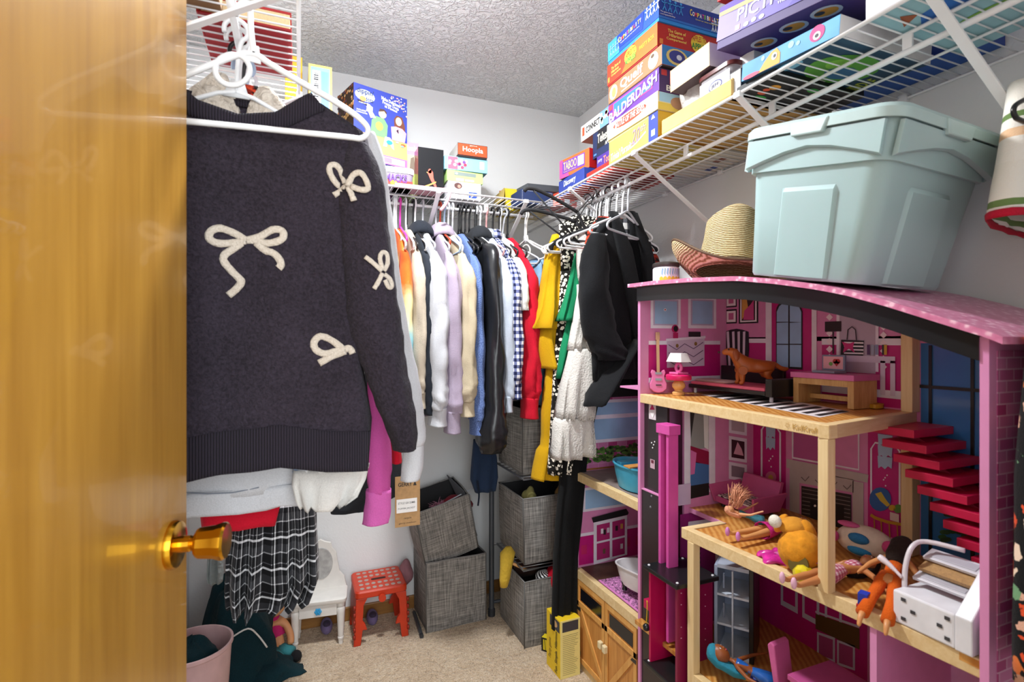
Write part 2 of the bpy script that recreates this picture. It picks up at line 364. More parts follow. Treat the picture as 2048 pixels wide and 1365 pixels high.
a = Art(f['r']); a.rect('#9ec6dc', .02, .45, .5, .98).ell('#b98a66', .3, .5, .12, .35).rect('#e2c24a', 0, 0, .5, .4).done('cover_print', t)
t, f = gR('board_game', 'purple board game box with big white diagonal lettering BALDERDASH', .988, 1.26, 1.532, SZ+.141, .255, .068, '#5a2a86', group=GS, cols={'r': '#473062'})
a = Art(f['f']); a.poly('#d23a7a', [(.1, .3), (.88, .3), (.9, .92), (.1, .92)]).poly('#2f6cc8', [(.12, .35), (.86, .35), (.88, .87), (.12, .87)], k=2)
a.poly('#5a2a86', [(.0, .0), (.25, .0), (1, .75), (1, 1), (.8, 1)], k=3).rect('#c23a4a', .02, .66, .09, .92, k=2).text(WH, 'BALDERDASH', .03, .02, .97, .5, bold=.045, k=5, slant=.46).done('cover_print', t)
a = Art(f['r']); a.frame('#c2356a', .15, .35, 1, .95, .02, .05).rect('#2f62b8', .18, .42, 1, .88).text(WH, 'THE CLASSIC BLUFFING GAME', .2, .47, .95, .6, k=3).text(WH, 'BALDERDASH', .1, .05, .95, .3, bold=.04, k=3).rect('#c23a3a', .03, .7, .11, .95).done('cover_print', t)
t, f = gR('board_game', 'salmon party game box lettered Quelf in middle of tall stack', .99, 1.25, 1.535, SZ+.2105, .25, .063, '#cf6e4c', '#2a2020', .93, group=GS, cols={'r': '#3a7fc0'})
a = Art(f['f']); a.text('#fbf6ee', 'Quelf', .25, .25, .68, .85, bold=.05, slant=.05).stroke('#fbf6ee', [(.27, .16), (.5, .2), (.68, .27)], .012).ell('#f0e2a0', .11, .48, .085, .42, k=2).ell('#cf9a5a', .12, .45, .04, .28, k=3).ell('#fdfbf2', .86, .5, .085, .42, k=2).ell('#5a4632', .85, .75, .03, .1, k=3).done('cover_print', t)
a = Art(f['r']); a.ell('#e4cf7a', .22, .5, .16, .42).ell('#3b3f8c', .22, .52, .12, .32, k=3).ell('#dfe3ea', .25, .5, .04, .14, k=4).ell(WH, .66, .55, .13, .34).ell('#3a7fc0', .67, .55, .08, .22, k=3).ell(WH, .69, .5, .03, .1, k=4).done('cover_print', t)
t, f = gR('board_game', 'red and orange party box of APPLES comparison game near stack top', .988, 1.268, 1.54, SZ+.2745, .25, .074, '#cf3a1e', '#8e1a1a', .93, group=GS, cols={'r': '#b8231c'})
a = Art(f['f']); a.poly('#e06a26', [(.3, 0), (1, 0), (1, 1), (.6, 1)]).ell('#f0d23a', .5, .6, .12, .36, k=2).text('#c23a1e', 'APPLES TO', .41, .55, .6, .82, bold=.03, k=3).text('#2f8a3a', 'APPLES', .39, .25, .61, .5, bold=.06, k=3).text('#f0dc6a', 'The Game of', .1, .6, .3, .74).text('#f0dc6a', 'Hilarious', .1, .42, .26, .56).text('#f0dc6a', 'Comparisons', .1, .25, .3, .38).text('#f3c63a', 'PARTY BOX', .68, .4, .95, .58, bold=.02, slant=.1).rect('#e08a3a', .02, .1, .06, .35, k=2).done('cover_print', t)
a = Art(f['r']); a.ell('#f0d23a', .63, .5, .13, .42).text('#c23a1e', 'APPLES TO', .52, .6, .74, .85, bold=.03, k=3).text('#2f8a3a', 'APPLES', .51, .25, .75, .52, bold=.06, k=3).text('#f6e06a', 'The Game of', .15, .68, .42, .82, bold=.02).text('#f6e06a', 'Hilarious', .17, .5, .38, .64, bold=.02).text('#f6e06a', 'Comparisons!', .13, .32, .43, .46, bold=.02).text('#f6d24a', 'PARTY BOX', .82, .35, 1.0, .6, bold=.02).rect('#e08a3a', .03, .1, .08, .32).done('cover_print', t)
t, f = gR('board_game', 'blue board game box lettered COMPATIBILITY on top of tall stack', .988, 1.262, 1.535, SZ+.3495, .25, .072, '#1f52b8', '#2b8ad8', .86, group=GS, cols={'r': '#203c96'})
a = Art(f['f']); a.poly('#3fa0dd', [(0, 0), (.25, 0), (.2, 1), (0, 1)]).poly('#1c3fa0', [(.2, .25), (.72, .1), (.74, .95), (.2, .95)], k=2)
def folk(a, c, x, y, s):
    for i in range(4):
        q = x+i*s*.9; a.ell(c, q, y+.3, s*.2, .06, k=4, n=8).stroke(c, [(q-s*.5, y+.2), (q, y+.12), (q+s*.5, y+.2)], .012, k=4).stroke(c, [(q, y+.22), (q, y), (q-s*.3, y-.22)], .012, k=4).stroke(c, [(q, y), (q+s*.3, y-.22)], .012, k=4)
def compat(a, x0, x1, y0, y1, sl):
    cs = ['#f4e24a', '#ffffff', '#e84a5a', '#f4e24a', '#ffffff', '#e84a9a', '#9adf5a', '#ffffff', '#f4a03a', '#e84a5a', '#ffffff', '#f4e24a', '#ffffff']
    w_ = (x1-x0)/13
    for i, ch in enumerate('COMPATIBILITY'):
        ww = w_*(.4 if ch == 'I' else .85); a.text(cs[i], ch, x0+i*w_, y0+sl*i*w_, x0+i*w_+ww, (y1 if i else y1+.1)+sl*i*w_, bold=.04, k=5)
compat(a, .24, .7, .5, .7, .1); a.text(WH, 'The game that shows how well you know', .28, .36, .66, .44, k=4); folk(a, '#8fc4ea', .07, .4, .06); folk(a, '#eef4fa', .8, .6, .07); a.done('cover_print', t)
a = Art(f['r']); folk(a, '#3f9be0', .08, .6, .09); folk(a, '#d8e6f4', .82, .26, .05); a.rect('#2a6cc0', .0, 0, 1, .1); compat(a, .46, .95, .5, .72, 0); a.text('#f4e24a', 'Draw on what they think', .55, .34, .9, .42, k=4).text(WH, 'The game about', .02, .26, .2, .34, k=4).text(WH, 'compatibility', .02, .14, .24, .22, k=4).done('cover_print', t)
# --- far right corner
t, f = gR('board_game', 'white box of dotted CONNECT game lying on top beside corner', 1.05, 1.545, 1.83, SZ+.196, .24, .062, '#ece9e4', group=GS, cols={'b': '#8c7c76'})
a = Art(f['f']); a.rect('#6f9ad8', .5, 0, 1, 1).text('#1a1a1a', 'CONNECT', .14, .35, .5, .75, bold=.05, slant=.05).rect('#d8502e', .04, .3, .1, .85)
for i in range(18): a.ell(random.choice(['#ffffff', '#ffffff', '#e04a4a', '#3a6fc0', '#f0c84a']), random.uniform(.52, .98), random.uniform(.1, .9), .028, .12, k=3, n=10)
a.done('cover_print', t)
t, f = gR('board_game', 'black and navy party game box lettered Telestrations under connect box', 1.052, 1.545, 1.742, SZ+.098, .26, .0975, '#1d2a52', group=GS)
Art(f['f']).poly('#16161c', [(.15, .3), (1, .3), (1, 1), (.2, 1)]).text('#f2ecd6', 'Telestrations', .18, .5, .97, .85, bold=.04, k=3).text(WH, 'AFTER DARK', .45, .28, .92, .42, bold=.02, k=3).rect('#4a7fd0', .04, .1, .14, .17).done('cover_print', t)
t, f = gR('board_game', 'purple game box lettered in pink under the black party game', 1.05, 1.545, 1.71, SZ+.04, .25, .057, '#4a2f8c', group=GS)
Art(f['f']).text('#f2826a', 'Too Much', .3, .3, .95, .8, bold=.05).text('#d8d0f0', 'party', .06, .5, .24, .75).done('cover_print', t)
t, f = gR('board_game', 'flat red game box lying on wires under purple game box', 1.02, 1.545, 1.735, SZ, .26, .038, '#a8281e', group=GS)
Art(f['b']).rect('#7a1512', .1, .1, .9, .9).text('#e8c8b8', 'VOCABULARY', .15, .3, .6, .42, bold=.02).done('cover_print', t)
t, f = gR('board_game', 'blue discovery game box lying under tilted taboo box', 1.015, 1.745, 1.955, SZ, .17, .068, '#2c3f92', group=GS, cols={'b': '#c23a2a'})
Art(f['f']).text('#e8ecf6', 'Discovery', .22, .4, .7, .85, bold=.04, shear=.2).text('#c8d2ea', 'Channel game', .4, .15, .8, .32).done('cover_print', t)
t, f = gbox('board_game', 'orange and pink card game box lettered TABOO resting at shelf corner', (1.005, 1.928, SZ+.0695), math.radians(-80), .187, .11, .076, '#e2622a', group=GS, cols={'r': '#c4141a', 'b': '#7a4a4a'})
Art(f['f']).poly('#cf4a8c', [(0, 0), (.35, 0), (.1, 1), (0, 1)]).rect('#6f3fa0', .1, .2, .86, .86, k=2).text('#efd68a', 'TABOO', .15, .36, .6, .8, bold=.01, k=4).rect('#f4f2ee', .64, .3, .83, .8, k=3).text('#efd68a', 'The game of unspeakable fun', .15, .25, .58, .31, k=4).done('cover_print', t)
# --- near right shelf
t, f = gR('cardboard_tray', 'shallow brown cardboard tray on right shelf holding clear tub', .99, .985, 1.25, SZ, .36, .008, '#c39a5a', cat='tray', rough=.8)
K = P('#d3ae6c', .85, .06)
MB().box((0, 0, .008), (.265, .004, .046)).obj('front_wall', K, t); MB().box((0, .356, .008), (.265, .36, .05)).obj('back_wall', K, t)
MB().box((0, .004, .008), (.004, .356, .05)).obj('side_wall', K, t); MB().box((.261, .004, .008), (.265, .356, .05)).obj('side_wall', K, t)
m, tn = newmat('clear_plastic', .12, alpha=.34); tn.b.inputs['Base Color'].default_value = lin('#e8e4ea'); M_CLEAR = m
m, tn = newmat('bag_plastic', .15, alpha=.5); tn.b.inputs['Base Color'].default_value = lin('#eeeae6')
n = tn.n('TexNoise', i_Scale=35, i_Detail=4, i_Distortion=2); tn.l(tn.co(), n.inputs['Vector']); tn.bump(n.outputs[0], .9, .01); M_BAG = m
tub = thing('plastic_tub', 'clear plastic tub with brown lid and white label standing in cardboard tray', 'tub', (1.0, 1.112, SZ+.0095), -PI/2)
def rr(x0, y0, x1, y1, r, z, n=4):
    out = []
    for cx, cy, a in ((x1-r, y0+r, -90), (x1-r, y1-r, 0), (x0+r, y1-r, 90), (x0+r, y0+r, 180)):
        for i in range(n+1): q = math.radians(a+90*i/n); out.append((cx+r*math.cos(q), cy+r*math.sin(q), z))
    return out
MB().loft([rr(.005, .005, .115, .135, .02, 0), rr(0, 0, .12, .14, .02, .085)], cap1=False).obj('body', M_CLEAR, tub, smooth=40)
MB().loft([rr(-.004, -.004, .124, .144, .022, .083), rr(-.004, -.004, .124, .144, .022, .093), rr(.004, .004, .116, .136, .018, .097)]).obj('lid', P('#5c2a28', .3), tub, smooth=40)
fc = Face((.0, -.0012, .006), (.12, 0, 0), (0, 0, .07)); Art(fc).rect('#eceaf0', .08, .02, .95, .95).ell('#3a3f72', .55, .62, .2, .2, k=2).ell('#e8e6ee', .55, .62, .17, .15, k=3).text('#2a2a4a', 'JEFF', .44, .54, .66, .7, bold=.04, k=5).text('#55556a', 'collectible cards', .25, .2, .8, .28, k=3).done('label_sticker', tub)
MB().box((.02, .02, .002), (.1, .12, .055)).obj('contents', P('#7a3a5a', .5, .3, 90), tub)
bag = MB(); rings = []
for j in range(9):
    s = j/8; w2 = lerp(.062, .055, s)*(1-.12*math.sin(s*PI)); th = .035*(1-s)**.7+.002
    rings.append([(w2*math.cos(2*PI*i/20)*(1+.06*noise.noise((i*1.3, j*.7, 2))), th*math.sin(2*PI*i/20)*(1+.4*noise.noise((i*.9, j, 5)))+.01*math.sin(s*5), s*.135) for i in range(20)])
bag.loft(rings, cap1=False); b_ = bag.obj('plastic_bag', M_BAG, None, smooth=True); b_.location = (1.045, 1.184, SZ+.0095); b_.rotation_euler = (0, 0, -PI/2-.2)
tag(b_, 'crumpled clear zip bag beside yellow game box on right shelf', 'bag')
MB().box((-.05, -.003, .13), (.05, .003, .135)).obj('zip_strip', P('#7f9a88', .4), b_)
t, f = gR('card_box', 'cream card box with brown top lying across clear tub', .985, 1.052, 1.205, SZ+.1085, .12, .062, '#d6c3a2', cols={'t': '#6a5a52', 'r': '#d9d2cc', 'b': '#5a4a52'}, pitch=-.02)
Art(f['f']).frame('#c2a27a', 0, 0, 1, 1, .02, .04).done('cover_print', t)
t, f = gR('board_game', 'flat black game box lying under blue sea creature game',   .995, .86, .972, SZ, .3, .019, '#16181a', group=GS, cols={'l': '#dcdcdc'})
a = Art(f['b']); a.ell('#3fae4a', .15, .8, .06, .06).ell('#e0572e', .3, .85, .06, .04).ell('#e0572e', .45, .86, .06, .03).ell('#e8a23a', .6, .83, .1, .05).ell('#3fae4a', .8, .5, .08, .06).done('cover_print', t)
t, f = gR('white_carton', 'plain white carton with black edges behind blue sea creature game', .999, .962, .998, SZ, .2, .066, '#d9dadb', cols={'r': '#1d1d1f'})
Art(f['f']).frame('#26262a', 0, 0, 1, 1, .06, .03).done('edge_print', t)
m, tn = newmat('sea_blue', .6); n = tn.n('TexNoise', i_Scale=7, i_Detail=2); tn.l(tn.co(), n.inputs['Vector']); tn.col(tn.ramp(n.outputs[0], [(.3, '#2a6fae'), (.7, '#5aa6d2')]))
t, f = gR('board_game', 'blue game box with one eyed sea creatures lying on black box', .985, .702, .948, SZ+.0205, .29, .04, m, group=GS, cols={'b': '#1f4a66', 'r': '#efece6'}, pitch=.08)
a = Art(f['f']); a.poly('#f2952a', [(.2, .02), (.27, .5), (.34, .85), (.4, .95), (.44, .6), (.44, .05)], k=2).ell(WH, .38, .55, .03, .2, k=4).ell('#22222a', .385, .55, .016, .1, k=5).ell('#d6247a', .8, .62, .07, .4, k=2).ell(WH, .8, .5, .035, .2, k=3).ell('#22222a', .8, .5, .018, .1, k=4)
a.ell('#8fc8e4', .55, .72, .03, .18).ell('#8fc8e4', .62, .62, .02, .12).ell('#8fc8e4', .25, .75, .02, .14).ell('#d8365a', .12, .1, .1, .12, k=2).done('cover_print', t)
a = Art(f['b']); a.ell('#5fa83a', .6, .5, .27, .3).ell('#2f6f9c', .55, .45, .12, .14, k=3).ell('#8fd04a', .66, .6, .1, .1, k=3).ell('#7fc0dc', .2, .86, .14, .07).ell('#7fc0dc', .45, .9, .12, .06).ell('#7fc0dc', .12, .62, .08, .06).text('#e0862a', 'CAPED', .08, .2, .38, .34, bold=.05, k=4).text('#b8c83a', 'RIDDLE', .3, .04, .6, .16, bold=.05, k=4).text('#e8e4d4', 'AN', .3, .42, .42, .52, bold=.05, k=4).done('cover_print', t)
t, f = gR('grey_carton', 'grey white carton on end propping up purple drawing game', 1.03, .952, .996, SZ+.068, .16, .045, '#c8c4c2')
t, f = gR('board_game', 'long purple tilted box of drawing game lettered PICTIONARY', .955, .632, 1.0, SZ+.117, .28, .098, '#6557a6', '#3f2a66', .8, group=GS, pitch=.165, cols={'b': '#3a2a58'})
t.location.z += 0
a = Art(f['f']); a.poly('#4a2890', [(0, .82), (1, .62), (1, 1), (0, 1)]).poly('#b9a066', [(.0, .72), (1, .5), (1, .64), (0, .84)], k=2).poly('#8478b8', [(0, 0), (.2, 0), (.5, .5), (0, .72)]).poly('#5344a0', [(.55, 0), (1, 0), (1, .45), (.7, .5)])
a.text('#f8f6fa', 'PICTIONARY', .17, .3, .88, .66, bold=.02, k=4, slant=-.05).text('#f8f6fa', 'THE GAME OF QUICK DRAW', .48, .2, .9, .27, bold=.02, k=4).rect('#d89aa0', .16, .05, .2, .2, k=3).ell(WH, .25, .1, .02, .06, k=3).ell(WH, .31, .12, .02, .06, k=3).ell(WH, .37, .1, .02, .06, k=3).done('cover_print', t)
bf = Face((.0015, .0765+.2, -.0004), (.36, 0, 0), (0, -.27, 0)); a = Art(bf)
for x, y in ((.25, .8), (.5, .84), (.72, .85)): a.ell('#b8bcc4', x, y, .09, .09, k=1).ell('#d08a2a', x, y, .07, .06, k=2).ell('#2c2c34', x-.03, y+.02, .03, .03, k=3)
a.done('underside_print', t)
t, f = gR('red_carton', 'red carton edge lying on top of purple drawing game', .96, .80, 1.0, SZ+.238, .2, .04, '#c01a22', pitch=.165)
t, f = gR('board_game', 'pale lavender game box with blue figures at near end of shelf', .99, .30, .655, SZ, .3, .075, '#e3dfec', group=GS, cols={'b': '#9cc4cc'})
a = Art(f['f']); a.text('#4a5aa0', '+5', .1, .2, .28, .75, bold=.03).rect('#b8b4cc', .33, .1, .34, .9).ell('#8a9ac0', .42, .5, .04, .18).done('cover_print', t)
a = Art(f['b']); a.poly('#2f6fc0', [(.1, .65), (.2, .6), (.35, .66), (.5, .62), (.52, .72), (.36, .8), (.15, .76)]).poly('#a0522d', [(.05, .72), (.15, .78), (.1, .86)], k=2).poly('#b0703a', [(.3, .84), (.42, .8), (.4, .9)], k=2).ell('#7fae4a', .3, .42, .14, .05).ell('#c8742a', .5, .45, .08, .04, k=2).done('underside_print', t)
t, f = gR('board_game', 'dark blue game box pushed against wall behind sea creature box', 1.30, .62, .96, SZ+.0205, .08, .05, '#22408c', group=GS, cols={'b': '#2a5aa8'})
t, f = gR('paper_pad', 'flat stack of pale printed papers on wires beneath tall game stack', 1.25, 1.26, 1.52, SZ, .12, .03, '#cfc8be', cat='papers')
Art(f['b']).rect('#3a4a8a', .3, .2, .5, .4).rect('#8a5a4a', .6, .5, .8, .7).done('page_print', t)
# --- back shelf, right of centre
t, f = gbox('yellow_box', 'yellow cardboard game box with open flap at corner of back shelf', (.875, 2.222, SZ), -.08, .22, .15, .1, '#d9b81c', cols={'f': '#d8c022', 'l': '#7a6a52'}, rough=.5)
MB().hexa([(-.02, -.05, .03), (.0, 0, .1), (.0, .15, .1), (-.02, .12, .04)], [(-.022, -.05, .03), (-.002, 0, .102), (-.002, .15, .102), (-.022, .12, .04)]).obj('flap', P('#cdb05a', .6), t)
a = Art(f['t']); a.rect('#d8742a', .02, .7, .28, 1).rect('#3a2a22', .33, .7, .62, 1).rect('#3aa6b8', .68, .7, .95, 1).done('label_print', t)
for i, c in enumerate(('#d2691e', '#3a2a22', '#35a8bd')): MB().box((.005+.065*i, .1, .1004), (.06+.065*i, .106, .116)).obj('tab', P(c), t)
t, f = gbox('grey_box', 'dark grey lidded box leaning over blue box at shelf corner', (.93, 2.085, SZ+.0625), .1, .17, .1, .028, '#4d5156', cols={'b': '#8b9298'}, pitch=-.06)
t, f = gbox('blue_box', 'navy blue box with pale border under grey lid at shelf corner', (.895, 2.075, SZ), .02, .155, .115, .06, '#22345f', cols={'r': '#35466f'})
Art(f['f']).frame('#b9c2d4', .03, .08, .97, .92, .006, .02).done('cover_print', t)
t, f = gbox('red_box', 'small red card box with white window near corner of shelves', (1.062, 2.045, SZ), .25, .11, .12, .055, '#b8301f', cols={'l': '#c0442c'})
Art(f['f']).rect('#dfeaf0', .3, .2, .6, .6).text('#f0c0a8', 'ADULT', .08, .68, .6, .85).done('cover_print', t)
# --- back shelf, middle
Y1 = 2.12
def bk(u0, u1, v0, v1, Y, d): a_ = at(u0, 400, Y=Y); b_ = at(u1, 400, Y=Y); uc = (u0+u1)/2; return a_.x, b_.x-a_.x, at(uc, v1, Y=Y).z, at(uc, v0, Y=Y).z
zs = SZ
x, w_, _, z1 = bk(896, 962, 365, 400, Y1, .1)
t, f = gbox('puzzle_box', 'white puzzle box numbered 300 at bottom of small stack on back shelf', (x, Y1, SZ), 0, w_, .13, z1-SZ, '#eeedf0')
Art(f['f']).text('#b8b6be', '300', .9, .8, .6, .5, bold=-.01).ell('#5a3a36', .3, .75, .12, .18).ell('#c98a7a', .33, .72, .05, .1, k=3).rect('#2a4a9c', .62, .1, .88, .45).text('#f0d28a', 'puzzle', .86, .33, .64, .2, bold=.03).ell('#dcd4e4', .3, .35, .2, .1).done('cover_print', t)
x, w_, z0, z2 = bk(894, 966, 343, 371, Y1, .1)
t, f = gbox('green_box', 'pale green box with grey strip in small stack on back shelf', (x, Y1, z1+.0005), .01, w_, .14, z2-z1, '#a9cf7c')
Art(f['f']).rect('#7d8a86', .2, .55, .8, .85).ell('#b8c0bc', .26, .7, .04, .1, k=3).rect('#eef2e6', .25, .08, .46, .3).rect('#d4e6c0', .5, .1, .75, .28).done('cover_print', t)
x, w_, z0, z3 = bk(889, 974, 316, 345, Y1, .1)
t, f = gbox('sky_blue_box', 'sky blue box with pink picture at left in small stack', (x, Y1, z2+.0005), -.03, w_, .14, z3-z2, '#86c8dc', cols={'b': '#4a7a8a'})
a = Art(f['f']); a.rect('#c8607a', .08, .05, .3, .95)
for i in range(14): a.ell(random.choice(['#e2a0b8', '#d24a6a', '#e8c4d4', '#7a4a9c', '#f0d8e4']), random.uniform(.1, .5), random.uniform(.15, .8), .04, .12, k=3, n=8)
a.rect('#f0c8b0', .82, .25, .92, .8).done('cover_print', t)
x, w_, z0, z4 = bk(915, 974, 290, 322, Y1-.01, .1)
t, f = gbox('hoopla_game', 'small orange game box lettered Hoopla on top of small stack', (x, Y1-.012, z3+.0005), -.02, w_, .14, z4-z3, '#cf4a1c', '#2a1c18', .9, cols={'l': '#c9c2ba'})
Art(f['f']).text('#faf6f0', 'Hoopla', .17, .2, .85, .75, bold=.03).text('#f4d8c8', 'game', .4, .8, .65, .9).frame('#2a1c18', 0, 0, 1, 1, .015, .03).done('cover_print', t)
t, f = gbox('bird_box', 'tall black glossy box with red cardinal bird on branch', (at(836, 370, Y=2.13).x, 2.13, SZ), -.0, at(887, 370, Y=2.14).x-at(836, 370, Y=2.14).x, .14, at(836, 293, Y=2.13).z-SZ, '#202124', rough=.2, cols={'l': '#8a2024'})
Art(f['f']).poly('#d9604e', [(.42, .52), (.5, .56), (.58, .5), (.6, .38), (.72, .22), (.7, .18), (.62, .22), (.48, .34), (.4, .44), (.36, .48)], k=2).poly('#d8a050', [(.25, .2), (.7, .32), (.7, .29), (.25, .16)], k=3).ell('#d9604e', .46, .52, .07, .05, k=2).poly('#e8c060', [(.36, .5), (.32, .49), (.37, .47)], k=3).done('cover_print', t)
t, f = gbox('landscape_box', 'narrow box with meadow picture beside black bird box', (at(806, 350, Y=2.2).x, 2.2, SZ), 0, at(837, 350, Y=2.2).x-at(806, 350, Y=2.2).x, .1, at(820, 285, Y=2.2).z-SZ, '#8a9a6a')
Art(f['f']).rect('#b78ac0', 0, .78, 1, 1).rect('#a0a08a', 0, .45, 1, .78).rect('#8fb84a', 0, .1, 1, .45).poly('#6a5a4a', [(.4, .45), (.5, .72), (.7, .75), (.8, .45)], k=2).text('#f0eef4', 'Lavender', .3, .85, .9, .95, k=3).done('cover_print', t)
tub = thing('snack_tub', 'white lidded purple and red tub at front of back shelf', 'tub', (at(742, 350, Y=2.06).x, 2.06, SZ), -.02)
wt = at(829, 350, Y=2.06).x-at(742, 350, Y=2.06).x
MB().loft([rr(.008, .008, wt-.008, .112, .02, 0), rr(.002, .002, wt-.002, .118, .022, .06)], cap1=True).obj('body', P('#8c8496', .3), tub, smooth=40)
MB().loft([rr(0, 0, wt, .12, .022, .058), rr(-.002, -.002, wt+.002, .122, .022, .068), rr(0, 0, wt, .12, .022, .08), rr(.01, .01, wt-.01, .11, .018, .084)]).obj('lid', P('#eceaf0', .35), tub, smooth=40)
fc = Face((.012, -.0005, .004), (wt-.02, 0, 0), (0, 0, .055)); Art(fc).rect('#b8281e', 0, 0, 1, .42, k=6).text('#5a2a86', 'SMACKS', .2, .28, .85, .85, bold=.06, k=9).ell('#f0c020', .5, .22, .09, .18, k=8).done('label_print', tub)
t, f = gbox('pink_pouch', 'folded pink quilted pouch drooping over front of back shelf', (at(790, 365, Y=2.035).x, 2.035, SZ), 0, .2, .1, .012, '#c998a0', rough=.8, cat='pouch')
MB().tube(sm([(.19, .02, .01), (.215, -.012, 0), (.2, -.022, -.05), (.175, -.024, -.085)]), .007, 8).obj('strap', P('#d8a6ae', .8, .2, 90), t, smooth=True)
t, f = gbox('purple_carton', 'low purple carton under the tall blue ice treat maker box', (.16, 2.15, SZ), .3, .24, .13, .115, '#7a5a8a')
ya = math.atan2(2.169-2.10, .419-.198)
t, f = gbox('dessert_maker_box', 'tall blue toy box showing two children making frozen dots', (.198, 2.11, SZ+.117), ya, .232, .16, .292, '#2f3fa0', cols={'l': '#2a1d22'})
a = Art(f['f']); a.rect('#d8a868', 0, .1, 1, .36).rect('#c86a9c', 0, 0, 1, .12, k=2).rect('#f0e8a8', .3, .02, .95, .1, k=3).rect('#f6f4ee', .35, .025, .5, .095, k=4).rect('#8a7a8a', .55, .025, .7, .095, k=4).rect('#f6f4ee', .75, .025, .9, .095, k=4)
a.ell('#d9e4ee', .2, .86, .18, .08, k=2).text('#20346e', "dippin'", .05, .86, .36, .95, bold=.05, k=4).text('#20346e', 'dots', .2, .79, .35, .85, bold=.05, k=4).ell('#e8935a', .16, .81, .06, .035, k=5).poly('#15151c', [(.08, .76), (.32, .72), (.3, .75), (.06, .785)], k=4).text(WH, 'FROZEN DOT MAKER', .09, .745, .29, .762, k=5)
a.text('#fdfdf6', 'Make Delicious', .5, .88, .85, .93, bold=.05, k=4, slant=-.12).text('#fdfdf6', 'Frozen Dots', .52, .83, .83, .875, bold=.05, k=4, slant=-.12).text('#fdfdf6', 'at Home!', .56, .785, .8, .825, bold=.05, k=4, slant=-.12).text(WH, 'INCLUDES', .05, .64, .22, .66, k=4).text(WH, '3 DIPPIN FLAVORS', .04, .61, .24, .63, k=4)
for i in range(40):
    q = random.random(); a.ell(random.choice(['#f4e4d0', '#e0a0a0', '#f6f2e8', '#c89a7a', '#8ab0d8']), .55+.45*q**.6, .97-.25*random.random()*q, .012, .01, k=3, n=6)
a.poly('#6fa86e', [(.3, .36), (.32, .56), (.4, .63), (.55, .62), (.62, .54), (.6, .36)], k=3).poly('#e2c4b0', [(.3, .58), (.22, .72), (.27, .74), (.4, .6)], k=4).poly('#f4f2ee', [(.22, .66), (.24, .77), (.34, .73), (.33, .64)], k=5).ell('#e6b898', .52, .68, .075, .06, k=5).poly('#4a3226', [(.45, .7), (.47, .745), (.55, .75), (.6, .715), (.59, .69), (.55, .725)], k=6).ell('#f8f4ee', .53, .655, .03, .01, k=7).ell('#e8c050', .46, .5, .07, .06, k=5)
a.poly('#6a3a2a', [(.75, .5), (.74, .66), (.79, .72), (.9, .71), (.95, .6), (.96, .5)], k=3).ell('#e9be9e', .83, .64, .06, .06, k=4).ell('#f8f4ee', .83, .61, .022, .008, k=5).poly('#e89ab8', [(.7, .36), (.68, .54), (.77, .56), (.9, .55), (.98, .5), (.95, .36)], k=4).poly('#e2c4b0', [(.72, .44), (.83, .43), (.84, .47), (.72, .47)], k=5).poly('#2a2230', [(.78, .5), (.83, .46), (.82, .53)], k=6)
a.poly('#dfe4ea', [(.53, .24), (.6, .24), (.62, .34), (.7, .24), (.74, .22), (.72, .33), (.66, .38), (.57, .38)], k=5).ell('#2f8ad0', .65, .31, .06, .03, k=6).ell('#b8622e', .92, .32, .05, .018, k=5).ell('#7ab0d8', .9, .3, .03, .012, k=6).ell('#e0a0b8', .8, .34, .03, .012, k=5).done('cover_print', t)
a = Art(f['l']); a.text('#d8b88a', 'dippin', .15, .5, .85, .66, bold=.04, slant=.1).text('#d8b88a', 'dots', .4, .38, .85, .5, bold=.04)
for i in range(50): a.ell(random.choice(['#a8622e', '#d89a5a', '#7a3a22', '#e8c89a', '#5a3a6a']), random.random(), random.uniform(.68, 1), .05, .02, k=2, n=6)
a.done('cover_print', t)
t, f = gbox('barcode_box', 'tall yellow and blue carton showing barcode and recycling arrows', (at(617, 180, Y=2.06).x, 2.06, SZ), .0, at(664, 180, Y=2.06).x-at(617, 180, Y=2.06).x, .2, at(640, 131, Y=2.06).z-SZ, '#d8b040', cols={'l': '#c99a1e'})
a = Art(f['f']); a.frame('#e8c860', 0, 0, 1, 1, .1, .02, k=3).rect('#7fb0dc', .1, .02, .9, .98).rect('#f4f4f2', .16, .66, .5, .95, k=3)
for i in range(14): a.rect('#2a2a30', .22, .68+i*.0185, .42, .68+i*.0185+random.uniform(.004, .013), k=4)
for i in range(10): a.rect('#4a86c4', .56+.03*i, .5, .57+.03*i, .95, k=3)
for i in range(3):
    q = math.radians(90+120*i); a.stroke('#1d4a7a', [(.5+.2*math.cos(q+d), .52+.045*math.sin(q+d)) for d in (-.7, -.35, 0, .35)], .07, k=5)
a.done('cover_print', t)
t, f = gbox('yellow_carton', 'plain yellow carton standing in corner behind barcode carton', (at(570, 180, Y=2.12).x, 2.12, SZ), 0, .06, .2, .47, '#d0a428', cols={'l': '#b8902a'})
# --- left shelf
t = thing('red_album', 'thick red album with cream pages lying on left wire shelf', 'album', (-.17, 1.098, SZ), .0)
MB().box((0, 0, 0), (.157, .2, .004)).obj('cover', P('#a8121c', .5), t, bevel=.001); MB().box((0, 0, .032), (.157, .2, .036)).obj('cover', P('#a8121c', .5), t, bevel=.001)
MB().box((.004, .003, .004), (.154, .196, .032)).obj('pages', P('#e6cfa2', .8, .1, 300), t); MB().box((-.004, .0, 0), (.0, .2, .036)).obj('spine', P('#a8121c', .5), t, bevel=.001)
t, f = gbox('brown_box', 'brown leather look box at near end of left shelf', (-.3, .96, SZ), 0, .17, .13, .09, '#8a6238', rough=.6)
